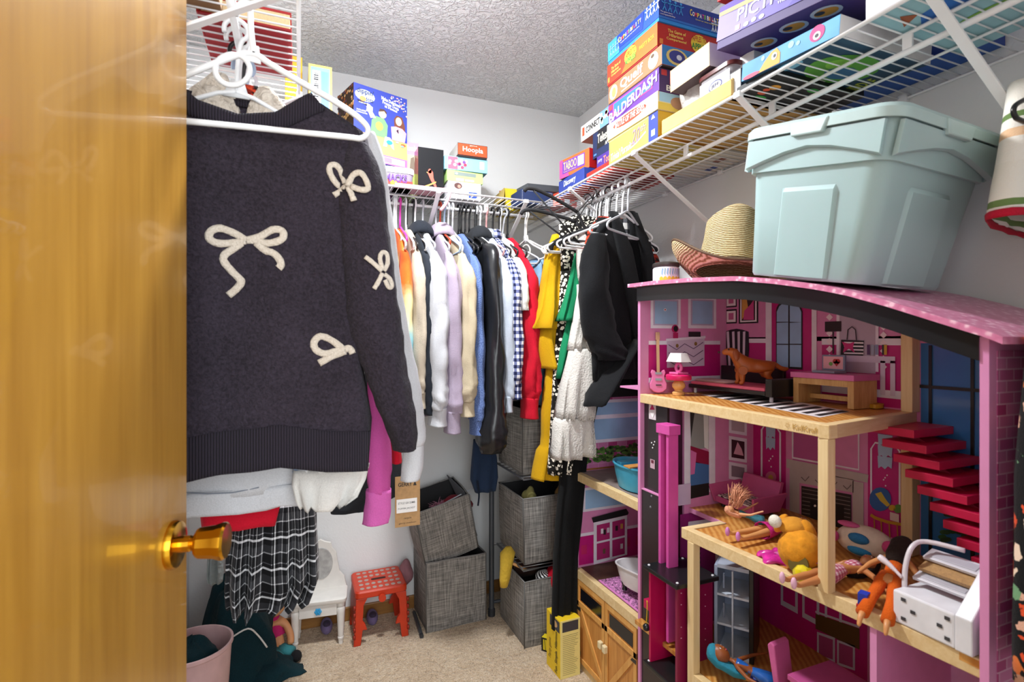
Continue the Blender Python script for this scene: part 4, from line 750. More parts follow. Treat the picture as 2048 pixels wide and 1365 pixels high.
# empty hangers on the right rail
EL = ['empty white hanger just behind the white gauze dress', 'empty thin black hanger just behind the white gauze dress', 'empty white hanger nearest the camera before the black jacket', 'empty thin black hanger turned between gauze dress and green blouse', 'empty white hanger between green blouse and long black dress', 'empty clear grey hanger between daisy dress and yellow dress', 'empty thin black hanger between daisy dress and yellow dress', 'empty clear grey hanger turned sideways at near end of right rail clothes']
for i, (Y, c, k, yw) in enumerate(((1.70, '#eef0f2', 'tube', .2), (1.685, '#1b1b1d', 'velvet', -.1), (1.60, '#eef0f2', 'child', .15), (1.745, '#1b1b1d', 'velvet', .3), (1.78, '#eef0f2', 'tube', -.15), (1.82, '#b9bcc2', 'child', .1), (1.84, '#1b1b1d', 'velvet', .2), (1.565, '#b9bcc2', 'child', .5))):
    hanger(EL[i], rloc(Y), yw, c, k, 'empty hangers on the right rail')
hb = hanger('upper of two black hangers tipped up above the yellow dress', (1.03, 1.70, RODZ+.006), .12, '#1b1b1d', 'velvet', None, .70)
hb = hanger('lower of two black hangers tipped up above the yellow dress', (1.03, 1.735, RODZ-.008), .06, '#1b1b1d', 'velvet', None, .52)
# near right end: striped towel-like top and tropical dress
t = thing('striped_shirt', 'cream top with green stripe and red hem hanging at right edge', 'shirt', (1.12, .56, RODZ+.0115), .2)
o = Vector((1.12, .56, RODZ+.0115))
def nr(v, ul, ur, th, Y=.5): a = at(ul, v, Y=Y)-o; b = at(ur, v, Y=Y)-o; return (a.z, a.x, b.x, th, (a.y+b.y)/2)
drape('body', [nr(150, 2050, 2140, .05), nr(230, 2035, 2170, .06), nr(330, 2012, 2180, .07), nr(420, 1988, 2190, .08)], STRP, t, seed=3, nf=3, amp=.05)
drape('hem_band', [nr(418, 1987, 2190, .08), nr(432, 1984, 2192, .082)], F('#b81a34'), t, seed=3, nf=3, amp=.03, grow=False)
hanger('black hanger holding the cream striped shirt', (1.27, .5, RODZ+.0115), .05, '#1b1b1d', 'child')
t = thing('tropical_dress', 'black dress with orange and cream leaf print at right edge', 'dress', (.99, .40, RODZ+.0115), .2)
o = Vector((.99, .40, RODZ+.0115))
drape('skirt', [nr(640, 2085, 2200, .05, .4), nr(760, 2066, 2200, .05, .4), nr(960, 2052, 2200, .06, .4), nr(1180, 2050, 2200, .06, .4), nr(1380, 2052, 2200, .06, .4)], TROP, t, seed=5, nf=4, amp=.15)
# ================================================================ LEFT RAIL
def fuzzmat(key, c1, c2, sc, st, dist, sheen=.08):
    m, t = newmat(key, .95, sheen=sheen, spec=.15); v = t.co(); n = t.n('TexNoise', i_Scale=sc, i_Detail=4, i_Distortion=.6); t.l(v, n.inputs['Vector'])
    n2 = t.n('TexNoise', i_Scale=8, i_Detail=2); t.l(v, n2.inputs['Vector'])
    f = t.math('ADD', t.math('MULTIPLY', n.outputs[0], .7), t.math('MULTIPLY', n2.outputs[0], .3)); t.col(t.ramp(f, [(.35, c1), (.68, c2)])); t.bump(n.outputs[0], st, dist); return m
M_SW = fuzzmat('purple_wool', '#272229', '#3d3641', 190, .9, .006, .05); M_BOW = fuzzmat('cream_wool', '#c4b8a8', '#e0d6c8', 260, .8, .004); M_SHER = fuzzmat('sherpa', '#c3b6a6', '#e9dfd2', 55, 1, .02)
m, t = newmat('rib_wool', .95, sheen=.03, spec=.15); w_ = t.n('TexWave', i_Scale=70, i_Distortion=.5); w_.bands_direction = 'X'; t.l(t.co(), w_.inputs['Vector'])
t.col(t.ramp(w_.outputs[0], [(0, '#231f27'), (1, '#39333e')])); t.bump(w_.outputs[0], .8, .004); M_RIB = m
YS = 1.05
sw = thing('wool_sweater', 'dark purple fuzzy sweater with cream bows hanging beside the door', 'sweater', (LRX, YS, RODZ+.0115), 0)
SO = Vector(sw.location)
def swl(u, v, Y=YS-.02): return at(u, v, Y=Y)-SO
XC = swl(478, 400).x
def xr_(z):      # right edge of the body below the armhole
    for (za, xa), (zb, xb) in zip(SWR, SWR[1:]):
        if zb <= z <= za: return lerp(xa, xb, (za-z)/(za-zb))
    return SWR[0][1] if z > SWR[0][0] else SWR[-1][1]
SWR = [(swl(u, v).z, swl(u, v).x) for u, v in ((735, 265), (742, 300), (718, 380), (706, 480), (712, 620), (728, 740), (745, 840), (738, 935))]
HEM = [(375, 962), (440, 947), (500, 938), (560, 926), (600, 931), (650, 938), (740, 938)]
def interp(tab, u):
    if u <= tab[0][0]: return tab[0][1]+(tab[1][1]-tab[0][1])/(tab[1][0]-tab[0][0])*(u-tab[0][0])*.3
    for (a, b), (c, d) in zip(tab, tab[1:]):
        if u <= c: return lerp(b, d, (u-a)/(c-a))
    return tab[-1][1]
HEMX = [(swl(u, v).x, swl(u, v).z) for u, v in HEM]
NECKX = [(XC+s, z) for s, z in ((-.13, swl(597, 198).z), (-.06, swl(540, 238).z), (0, swl(500, 247).z), (.06, swl(540, 238).z), (.105, swl(590, 205).z), (.118, swl(600, 197).z))]
zsh = swl(600, 197).z; zse = swl(735, 270).z; xse = SWR[0][1]
def topz(x, front):
    a = abs(x-XC)
    if a < .118:
        return interp(NECKX, XC+a) if front else zsh+.004
    return lerp(zsh, zse, min(1, (a-.118)/(xse-XC-.118)))
def yfold(x, z):
    s = max(0, min(1, (zsh-z)/.6))
    return s*(.012*math.sin(16*(x-XC)+2.2*s+.6)+.008*math.sin(34*(x-XC)+1+2*s)+.010*noise.noise((x*6, z*4, 1)))
def yfront(x, z): return -.032*max(0, 1-abs((x-XC)/(.24))**3)**.5-.004+yfold(x, z)
rings = []; NC = 40; NR = 34
for j in range(NR+1):
    tt = j/NR; q = []
    for side in (1, -1):
        for i in range(NC):
            c = -1+2*i/NC if side > 0 else 1-2*i/NC
            x0 = XC+c*.222
            zt = topz(x0, side > 0); zb = interp(HEMX, x0); z = lerp(zt, zb, tt)
            hw = (xr_(z)-XC); x = XC+c*hw
            y = yfront(x, z) if side > 0 else .03*max(0, 1-abs(c)**4)**.5+.5*yfold(x, z)
            if abs(c) > .96: y *= .6
            q.append((x, y, z))
    rings.append(q)
m = MB(); m.loft(rings, False, False); m.obj('body', M_SW, sw, smooth=True, solid=.003)
# ribbed hem band and collar
def rib(name, rows):
    m = MB(); m.loft(rows, False, False, closed=False); return m.obj(name, M_RIB, sw, smooth=True, solid=.003)
rows = []
for tt in [i/6 for i in range(7)]:
    row = []
    for i in range(50):
        x = lerp(XC-.22, XC+.235, i/49); zb = interp(HEMX, x); z = zb+.075*(1-tt)-.002; row.append((min(x, xr_(z)-.004), yfront(x, zb+.02)-.0035, z))
    rows.append(row)
rib('hem_rib', rows)
rows = []
for tt in range(5):
    row = []
    for i in range(41):
        x = XC+lerp(-.118, .118, i/40); z = topz(x, True); a = (x-XC)/.118
        k = tt/4; row.append((x+a*.024*k, yfront(x, z)-.004-.003*math.sin(PI*k), z-.028*k+.006))
    rows.append(row)
rib('collar_rib', rows)
rows = [[(XC+.115*math.cos(PI*i/20), .02*math.sin(PI*i/20)+.004, zsh+.012*(1-k)-.014) for i in range(21)] for k in (0, .5, 1)]
rib('back_collar_rib', rows)
# right sleeve
SLV = [(716, 285, 20, .02), (722, 330, 34, .034), (726, 390, 46, .04), (733, 470, 50, .043), (742, 560, 52, .045), (750, 640, 55, .045), (768, 720, 47, .043), (788, 800, 40, .04), (806, 860, 30, .035), (812, 902, 23, .028)]
pts = []
for u, v, r, ry in SLV:
    p = swl(u, v, YS-.03); pts.append((p.x, p.y+.012, p.z, r*.97/1040, ry))
sleeve('sleeve', pts, M_SW, sw, seed=2, fold=.10, n=28)
def ysleeve(x, z):
    for a, b in zip(pts, pts[1:]):
        if b[2] <= z <= a[2]:
            k = (a[2]-z)/(a[2]-b[2]); cx, cy, _, rx, ry = [lerp(p, q, k) for p, q in zip(a, b)]
            d = (x-cx)/rx; return cy-ry*1.08*max(0, 1-d*d)**.5 if abs(d) < 1.15 else None
    return None
sleeve('sleeve', [(XC-.2, .01, zse, .02, .02), (XC-.25, 0, zse-.15, .05, .035), (XC-.28, 0, zse-.5, .04, .03)], M_SW, sw, seed=5)
def bow(strokes, wpx, on):
    m = MB()
    for st in strokes:
        P3 = []
        for (u, v) in sm([(a, b, 0) for a, b in st], 4)and[(q[0], q[1]) for q in sm([(a, b, 0) for a, b in st], 4)]:
            p = swl(u, v, YS-.04); y = None
            y = yfront(p.x, p.z)
            if on != 'body': ys_ = ysleeve(p.x, p.z); y = y if ys_ is None else min(y, ys_)
            P3.append((p.x, y-.0025, p.z))
        m.tube(P3, [wpx*.93/1040*(1+.12*noise.noise((i*.9, wpx, st[0][0]))) for i in range(len(P3))], 8, flat=.34, up=(0, 1, 0))
    m.obj('knitted_bow', M_BOW, sw, smooth=True)
bow([[(492, 480), (470, 466), (440, 455), (421, 461), (417, 475), (434, 485), (465, 484), (490, 480)], [(492, 479), (520, 472), (545, 459), (563, 461), (567, 473), (557, 482), (533, 486), (512, 480), (492, 479)], [(482, 484), (462, 498), (448, 508), (446, 521), (462, 541), (477, 556), (481, 564), (470, 578), (455, 590)], [(512, 484), (530, 500), (546, 506), (558, 518), (562, 530), (557, 537)]], 7.5, 'body')
bow([[(690, 702), (665, 682), (641, 673), (628, 685), (632, 700), (650, 708), (672, 703), (690, 700)], [(692, 703), (665, 713), (638, 727)], [(690, 700), (700, 697), (706, 708)]], 7.5, 'body')
bow([[(690, 376), (674, 366), (661, 346), (660, 331), (672, 328), (683, 342), (690, 368)], [(694, 376), (704, 356), (718, 352), (729, 366), (733, 384), (718, 386), (700, 377)], [(695, 377), (701, 393), (706, 407)], [(684, 380), (668, 389)]], 6.5, 'sleeve')
bow([[(762, 544), (756, 522), (761, 509), (771, 512), (772, 530), (764, 545)], [(765, 552), (777, 561), (781, 574), (774, 577), (766, 563)], [(760, 546), (742, 530), (727, 518)], [(761, 550), (752, 568), (744, 581)]], 5, 'sleeve')
# hangers of the left rail
FH = thing('clothes_hanger', 'big white ring hanger crossing the front of purple sweater', 'hanger', (LRX, .985, RODZ+.0115))
def fh(u, v): return at(u, v, Y=.985)-Vector(FH.location)
MW = P('#eceef0', .3, .02)
MB().tube(sm([fh(470, 30), fh(478, 12), fh(490, 6), fh(500, 20), fh(502, 60), fh(508, 108)], 4), .0052, 8).obj('hook', MW, FH, smooth=True)
MB().tube(sm([fh(508, 108), fh(470, 112), fh(372, 150), fh(270, 192), fh(225, 216), fh(226, 230), fh(260, 234), fh(375, 243), fh(540, 259), fh(690, 274), fh(722, 277), fh(736, 264), fh(728, 246), fh(690, 216), fh(600, 164), fh(540, 128)], 4, True), .0052, 8, closed=True).obj('frame', MW, FH, smooth=True)
MB().tube([fh(465+35*math.cos(2*PI*i/24), 140+31*math.sin(2*PI*i/24)) for i in range(24)], .0045, 8, closed=True).obj('ring', MW, FH, smooth=True)
MB().prism([fh(486, 118), fh(522, 128), fh(518, 92), fh(500, 88)], (0, .004, 0)).obj('neck_plate', MW, FH, bevel=.001)
def lloc(Y): return (LRX, Y, RODZ+.0115)
hanger('white hanger inside the purple sweater', lloc(YS+.012), 0, '#eef0f2', 'tube')
for i, (Y, c, k, lb) in enumerate(((1.09, '#eef0f2', 'ring', 'white ring hanger holding the cream fleece jacket'), (1.14, '#1b1b1d', 'tube', 'black hanger behind the fleece jacket on left rail'), (1.20, '#a9c0d8', 'tube', 'pale blue hanger behind the fleece jacket on left rail'), (1.26, '#eef0f2', 'tube', 'white hanger carrying the plaid skirt on left rail'), (1.33, '#1b1b1d', 'velvet', 'thin black hanger carrying the pink shirt on left rail'), (1.5, '#eef0f2', 'tube', 'white hanger carrying the grey fleece on left rail'), (1.57, '#1b1b1d', 'tube', 'black hanger carrying the tagged jacket on left rail'))):
    hanger(lb, lloc(Y), .04*(-1)**i, c, k)
for Y, c, lb, kk in ((1.64, '#3a4a5e', 'unseen slate blue sweatshirt added for shade in the row behind purple sweater', 31), (1.71, '#8a5a4a', 'unseen rust coloured sweatshirt added for shade in the row behind purple sweater', 32), (1.78, '#4a5a48', 'unseen olive sweatshirt added for shade in the row behind purple sweater', 33), (1.85, '#6a6a70', 'unseen grey sweatshirt added for shade farthest behind purple sweater on left rail', 34)):  # hidden sweatshirts added to keep lamp light off the lower back wall
    shirt('sweatshirt', lb, lloc(Y), .03, F(c), 'sweatshirt', W=.38, L=.66, sl=.5, sw=.045, sd=.02, sout=.0, seed=kk, group='clothes on the left rail'); hanger('white hanger holding the '+lb.split(' in ')[0].split(' farthest')[0], lloc(Y), .03, '#eef0f2', 'tube', 'hangers of the left rail')
# clothes behind the sweater, outlines measured at each garment's own depth
def ldr(name, label, cat, Y, parts_, yaw=0):
    t = thing(name, label, cat, (LRX, Y, RODZ+.0115)); o = Vector(t.location)
    for nm, rows, mat, kw in parts_:
        R = []
        for (v, ul, ur, th) in rows:
            a = at(ul, v, Y=Y)-o; b = at(ur, v, Y=Y)-o; R.append((a.z, a.x, b.x, th))
        drape(nm, R, mat, t, **kw)
    return t, (lambda u, v: at(u, v, Y=Y)-o)
t, L_ = ldr('fleece_jacket', 'cream fleece jacket collar showing inside purple sweater neck', 'jacket', 1.085, [
    ('collar', [(150, 425, 455, .03), (180, 380, 470, .04), (210, 370, 482, .045), (250, 370, 495, .04), (330, 340, 500, .03)], M_SHER, dict(seed=2, nf=2, amp=.1)),
    ('collar', [(178, 520, 545, .03), (195, 508, 562, .04), (215, 497, 580, .045), (240, 492, 600, .045), (330, 490, 640, .03)], M_SHER, dict(seed=4, nf=2, amp=.1))])
ldr('red_checked_shirt', 'dark red checked shirt glimpsed inside fleece jacket collar', 'shirt', 1.125, [('body', [(165, 440, 540, .02), (200, 430, 580, .03), (260, 400, 600, .03), (500, 380, 620, .03)], REDB, dict(seed=1, nf=2))])
t, L_ = ldr('white_sweatshirt', 'white sweatshirt hanging just behind purple sweater on left rail', 'sweatshirt', 1.16, [
    ('body', [(250, 440, 660, .03), (290, 330, 745, .04), (500, 320, 745, .05), (800, 300, 725, .05), (940, 300, 700, .05), (1005, 300, 670, .05)], WHT, dict(seed=3, nf=2, amp=.1)),
    ('hem_band', [(990, 300, 660, .052), (1020, 300, 648, .052), (1040, 300, 642, .05)], WHT, dict(seed=3, nf=2, amp=.1))])
def lsl(t, L_, spec, mat, Yd=0, **k):
    return sleeve('sleeve', [(L_(u, v).x, L_(u, v).y+Yd, L_(u, v).z, r*1.08/1040, ry) for u, v, r, ry in spec], mat, t, **k)
lsl(t, L_, [(742, 270, 8, .02), (752, 330, 17, .03), (762, 430, 22, .033), (774, 560, 26, .035), (792, 690, 30, .035), (814, 800, 31, .035), (828, 870, 24, .03), (829, 890, 19, .024)], WHT, seed=4, fold=.1)
sleeve('cuff', [(L_(u, v).x, L_(u, v).y, L_(u, v).z, r*1.08/1040, .024) for u, v, r in ((828, 885, 20), (826, 925, 22), (820, 960, 20))], WHT, t, seed=2, fold=.08)
MB().tube([L_(u, v)+Vector((0, -.03, 0)) for u, v in ((378, 977), (420, 980), (470, 978), (520, 968))], .0012, 5).obj('drawn_thread', P('#7d8490', .8), t)
ldr('white_skirt', 'white flared skirt hem with frayed denim top under purple sweater', 'skirt', 1.115, [('waist', [(905, 595, 735, .03), (925, 590, 736, .04), (945, 585, 738, .045)], uvmat('faded_denim', lambda t, u, v, uv: (lambda n: (t.l(uv, n.inputs['Vector']), t.ramp(n.outputs[0], [(.35, '#8ea2c0'), (.6, '#dcdad8')]))[1])(t.n('TexNoise', i_Scale=35, i_Detail=4))), dict(seed=2, nf=5, amp=.2)),
    ('flounce', [(940, 585, 738, .05), (970, 583, 732, .06), (1000, 592, 715, .07), (1014, 600, 690, .07)], OFFW, dict(seed=4, nf=6, amp=.35))])
t, L_ = ldr('pink_shirt', 'hot pink ribbed top with long sleeve below purple sweater', 'shirt', 1.33, [('body', [(400, 560, 700, .03), (700, 560, 720, .04), (900, 570, 700, .04)], F('#c9509c'), dict(seed=1, nf=3))])
lsl(t, L_, [(735, 640, 10, .02), (752, 720, 20, .03), (757, 840, 24, .03), (758, 940, 28, .03), (757, 985, 26, .028)], F('#cf5aa6'), seed=6, fold=.15)
sleeve('cuff', [(L_(u, v).x, L_(u, v).y, L_(u, v).z, r*1.25/1040, .026) for u, v, r in ((757, 980, 27), (756, 1020, 27), (752, 1046, 26))], F('#d868b4'), t, seed=2, fold=.1)
t, L_ = ldr('red_shirt', 'red top whose sleeve end peeks beside pink cuff', 'shirt', 1.40, [('body', [(420, 570, 700, .03), (800, 570, 700, .03)], REDC, dict(seed=1))])
lsl(t, L_, [(770, 700, 12, .02), (785, 820, 16, .02), (792, 900, 14, .02), (793, 926, 12, .02)], REDC, seed=3)
BJ = ldr('puffer_jacket', 'black jacket whose hem and kraft tag show beside pink cuff', 'jacket', 1.56, [('body', [(395, 585, 640, .03), (430, 560, 680, .03), (500, 600, 720, .03), (900, 640, 800, .04), (1000, 660, 808, .04), (1028, 664, 735, .04)], CHAR, dict(seed=5, nf=2, amp=.1))])[0]
ldr('red_skirt', 'red skirt band showing above the plaid skirt', 'skirt', 1.225, [('band', [(980, 400, 565, .03), (1030, 400, 560, .035), (1066, 405, 550, .035)], REDC, dict(seed=2, nf=2, amp=.1))])
ldr('plaid_skirt', 'black and white plaid pleated skirt hanging over toy chair', 'skirt', 1.27, [('waistband', [(985, 470, 628, .03), (1022, 466, 630, .035)], PLAID, dict(seed=2, nf=3, amp=.1)),
    ('skirt', [(1018, 464, 630, .04), (1060, 458, 632, .06), (1120, 452, 634, .08), (1180, 450, 636, .09), (1215, 452, 622, .09), (1222, 454, 610, .09)], PLAID, dict(seed=5, nf=6, amp=.4, n=64))])
ldr('grey_fleece', 'pale grey fleece sleeve hanging below brass door knob', 'fleece', 1.5, [('sleeve', [(330, 480, 520, .03), (700, 440, 480, .03), (1000, 415, 450, .03), (1100, 418, 446, .04), (1150, 416, 446, .04), (1166, 418, 444, .035)], F('#7c8484', sc=90, bump=1), dict(seed=5, nf=3, amp=.2))])
# kraft tag, a part of the jacket it hangs from
bo = Vector(BJ.location); p0 = at(790, 955, Y=1.535)-bo; p1 = at(840, 1050, Y=1.535)-bo; wd = p1.x-p0.x; ht = p0.z-p1.z
card = MB().box((p0.x, p0.y, p1.z), (p1.x, p0.y+.0012, p0.z)).obj('hang_tag', P('#b08a5c', .8, .1, 90), BJ, label='brown kraft card tag with white sticker')
fc = Face((p0.x, p0.y, p1.z), (wd, 0, 0), (0, 0, ht)); Art(fc).text('#2a221a', 'GERRY', .12, .8, .68, .88, bold=.05).poly('#2a221a', [(.72, .8), (.86, .8), (.79, .9)], k=2).rect('#eceae6', .06, .28, .88, .55).text('#4a4a4a', 'STYLE G0120MB', .12, .45, .8, .49).text('#4a4a4a', 'PUFFER JACKET', .12, .34, .8, .38).text('#4a3a2a', 'recycle', .35, .14, .65, .19).text('#4a3a2a', 'gerry outdoor', .15, .05, .85, .09).done('printing', card)
MB().tube([(p0.x+wd/2, p0.y+.0006, p0.z), (p0.x+wd/2, p0.y+.01, p0.z+.06)], .0007, 5).obj('string', P('#2a2a2a'), card)
# ================================================================ ON THE FLOOR
m, t = newmat('grey_canvas', .85, spec=.2); v1 = t.co(sc=(260, 260, 9)); v2 = t.co(sc=(9, 9, 260)); a = t.n('TexNoise', i_Scale=1, i_Detail=2); b = t.n('TexNoise', i_Scale=1, i_Detail=2); t.l(v1, a.inputs['Vector']); t.l(v2, b.inputs['Vector'])
f = t.math('ADD', t.math('MULTIPLY', a.outputs[0], .5), t.math('MULTIPLY', b.outputs[0], .5)); t.col(t.ramp(f, [(.32, '#4b4a49'), (.5, '#827f7b'), (.68, '#aeaaa4')])); t.bump(f, .5, .002); M_CANV = m
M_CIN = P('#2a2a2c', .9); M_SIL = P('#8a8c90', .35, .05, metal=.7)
def fabric_bin(label, loc, rot, w, d, h, seed=0, flap=False):
    t = thing('fabric_bin', label, 'storage bin', loc, rot=rot, group='grey fabric storage bins')
    def ring(z, e, s, n=6):
        q = []
        for (x0, y0, x1, y1) in ((0, 0, w, 0), (w, 0, w, d), (w, d, 0, d), (0, d, 0, 0)):
            for i in range(n):
                k = i/n; x = lerp(x0, x1, k); y = lerp(y0, y1, k); g = math.sin(PI*k)*e; nx, ny = (y1-y0), -(x1-x0); L = math.hypot(nx, ny)
                q.append((x+nx/L*(g+.004*noise.noise((x*9+seed, y*9, z*9)))-(x-w/2)*s, y+ny/L*(g+.004*noise.noise((x*8, y*9+seed, z*9)))-(y-d/2)*s, z+.004*noise.noise((x*7, y*7, seed))*(z > h*.9)))
        return q
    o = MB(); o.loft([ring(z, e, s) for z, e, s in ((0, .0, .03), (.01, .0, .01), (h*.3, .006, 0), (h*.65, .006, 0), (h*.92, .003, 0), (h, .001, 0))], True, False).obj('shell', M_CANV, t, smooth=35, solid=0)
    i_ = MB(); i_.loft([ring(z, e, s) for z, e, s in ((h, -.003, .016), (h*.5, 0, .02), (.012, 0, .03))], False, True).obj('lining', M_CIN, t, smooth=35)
    r = MB(); rg = ring(h, .0, .008); r.tube(rg, .0035, 6, closed=True); r.obj('rim', P('#7c7a78', .8), t, smooth=True)
    for (cx, cy) in ((0, 0), (w, 0)): MB().tube([(cx, cy, .004), (cx, cy, h*.5), (cx, cy, h)], .0028, 6).obj('seam', P('#5a5957', .8), t, smooth=True)
    if flap:
        MB().hexa([(w+.002, 0, .06), (w+.03, d*.9, .03), (w+.034, d*.9, .03), (w+.006, 0, .06)], [(w-.01, .04, h), (w-.03, d, h+.02), (w-.026, d, h+.02), (w-.006, .04, h)]).obj('side_flap', P('#55565a', .8), t)
    return t
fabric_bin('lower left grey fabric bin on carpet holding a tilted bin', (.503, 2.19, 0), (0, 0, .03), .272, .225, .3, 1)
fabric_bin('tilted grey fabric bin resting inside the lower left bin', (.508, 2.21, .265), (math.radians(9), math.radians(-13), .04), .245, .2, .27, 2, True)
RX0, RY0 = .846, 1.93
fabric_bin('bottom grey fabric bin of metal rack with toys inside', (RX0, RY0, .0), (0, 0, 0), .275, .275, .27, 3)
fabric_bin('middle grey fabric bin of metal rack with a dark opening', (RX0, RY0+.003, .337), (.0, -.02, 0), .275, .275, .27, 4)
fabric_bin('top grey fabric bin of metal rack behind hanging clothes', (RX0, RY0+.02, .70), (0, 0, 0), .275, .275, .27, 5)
rk = thing('metal_rack', 'grey metal tower rack carrying fabric bins in corner', 'rack', (0, 0, 0))
MR = P('#4c5158', .4, .05, metal=.4)
for x, y in ((.812, 2.225), (1.14, 2.225)):
    p = MB().tube([(x, y, 0), (x, y, 1.0)], .0115, 12).obj('post', MR, rk, smooth=40)
    MB().lathe([(0, 0), (.016, 0), (.016, .03), (.012, .034)], 12, (x, y, 0), cap1=False).obj('foot', P('#2c2e32', .6), p, smooth=40)
for z in (.324, .692):
    MB().tube([(.812, 2.225, z), (.838, 2.22, z), (.838, 1.92, z), (1.13, 1.92, z), (1.13, 2.22, z), (1.14, 2.225, z)], .005, 8).obj('tier_rim', M_SIL, rk, smooth=40)
    for i in range(7): MB().tube([(.838, 1.95+i*.045, z), (1.13, 1.95+i*.045, z)], .0025, 6).obj('tier_wire', M_SIL, rk, smooth=True)
MB().tube([(.812, 2.225, .06), (1.14, 2.225, .06)], .007, 8).obj('cross_bar', MR, rk, smooth=True)
b_ = MB().tube([at(828, 1225, Z=.008), at(843, 1272, Z=.008)], .008, 8).obj('loose_tube', P('#5f646a', .35, metal=.5), smooth=40); tag(b_, 'short grey metal tube lying on carpet beside fabric bin', 'tube')
MB().tube([at(842.5, 1270.5, Z=.008), at(843.6, 1274, Z=.008)], .0088, 10).obj('end_cap', P('#2c2e32', .5), b_, smooth=40)
# things inside the bins
def blob(name, label, cat, loc, r, mat, seed=1, amp=.25, rot=0, flat=1.0):
    m = MB(); m.ball((0, 0, 0), r if isinstance(r, tuple) else (r, r, r*flat), 22, 14)
    m.v = [p*(1+amp*noise.noise(p*22+Vector((seed, 0, 0)))) for p in m.v]
    o = m.obj(name, mat, None, smooth=True, weld=True); o.location = loc; o.rotation_euler = (0, 0, rot); return tag(o, label, cat)
def fibre(name, label, cat, base, d, n, ln, mat, spread=.5, r=.0012, seed=1):
    random.seed(seed); m = MB()
    for i in range(n):
        v = (Vector(d)+Vector([random.uniform(-spread, spread) for _ in range(3)])).normalized(); o = Vector(base)+Vector([random.uniform(-1, 1)*ln*.25 for _ in range(3)])
        m.tube([o, o+v*ln*.5+Vector((0, 0, .05*ln)), o+v*ln*random.uniform(.8, 1.1)-Vector((0, 0, .2*ln))], [r, r, r*.4], 4)
    o = m.obj(name, mat, None, smooth=True); o['kind'] = 'stuff'; return tag(o, label, cat)
pl = blob('plush_toy', 'dark red plush with pale trim lying in tilted bin', 'plush', (.66, 2.3, .5), (.075, .05, .045), F('#7a1f2c', sc=60, bump=1), 2)
MB().ball((.05, -.035, .035), .018, 10, 8).obj('pale_trim', F('#d8cfc8'), pl, smooth=True)
fibre('doll_hair', 'tangle of pink and straw coloured doll hair in tilted bin', 'doll hair', (.58, 2.27, .49), (-.3, -.3, .6), 90, .06, F('#c98aa0'), seed=3)
wd_ = MB().tube([(.6, 2.25, .53), (.74, 2.25, .585)], .003, 6).obj('toy_wand', P('#c8ccd4', .3), smooth=True); tag(wd_, 'thin pale toy wand lying across tilted bin', 'wand')
tw = thing('toy_speaker', 'red toy speaker with grey round front in bottom rack bin', 'toy', (1.01, 1.99, .25), .2)
MB().lathe([(0, 0), (.05, 0), (.058, .015), (.058, .05), (.05, .064), (0, .064)], 24, axis=RX(PI/2), cap0=False, cap1=False).obj('case', P('#b8142c', .3), tw, smooth=40)
MB().lathe([(0, .064), (.038, .0645), (.036, .069), (0, .07)], 24, axis=RX(PI/2), cap0=False, cap1=False).obj('grille', P('#5c5f66', .6), tw, smooth=40)
br = thing('toy_broom', 'yellow toy brush with wooden handle poking from bottom rack bin', 'brush', (.80, 1.99, .34), 0)
MB().tube([(.0, 0, .0), (.08, -.01, -.045)], .006, 8).obj('handle', WOOD('toy_wood', '#c98f52', '#dba768'), br, smooth=True)
m = MB(); m.loft([[(.032*s*math.cos(q)-.02*k, .03*s*math.sin(q), .06-.16*k) for q in [2*PI*i/14 for i in range(14)]] for k, s in ((0, .4), (.15, 1), (.5, .8), (.8, .7), (1, .5))]); m.obj('bristles', F('#c9a83a', sc=90, bump=1), br, smooth=True)
blob('plush_toy', 'brown furry plush in bottom rack bin', 'plush', (.93, 2.1, .27), (.06, .06, .05), F('#3a2620', sc=60, bump=1), 5)
blob('zebra_cloth', 'black and white striped cloth bunched in bottom rack bin', 'cloth', (.955, 1.975, .262), (.035, .025, .028), uvmat('zebra', lambda t, u, v, uv: t.ramp(t.math('FRACT', t.math('MULTIPLY', t.math('ADD', u, v), 70)), [(0, '#151515'), (.5, '#eeeeee')], 'CONSTANT')), 4, .4)
blob('green_toy', 'olive green soft toy in middle rack bin', 'plush', (.9, 2.0, .60), (.03, .025, .04), F('#8a8450', sc=60, bump=1), 7, .5)
blob('tan_toy', 'tan soft toy at right of middle rack bin', 'plush', (1.06, 1.985, .6), (.04, .03, .05), F('#a9834e', sc=60, bump=1), 8, .4)
jb = ldr('blue_denim_bag', 'dark blue denim bag hanging beside metal rack', 'bag', 2.2, [('pouch', [(880, 948, 985, .04), (920, 944, 992, .06), (960, 942, 995, .06), (985, 950, 990, .05)], F('#263650'), dict(seed=3, nf=2, amp=.2))])[0]
MB().tube(sm([at(955, 962, Y=2.15)-Vector(jb.location), at(958, 990, Y=2.14)-Vector(jb.location), at(956, 1012, Y=2.14)-Vector(jb.location)]), .004, 6).obj('strap', F('#1a2232'), jb, smooth=True)
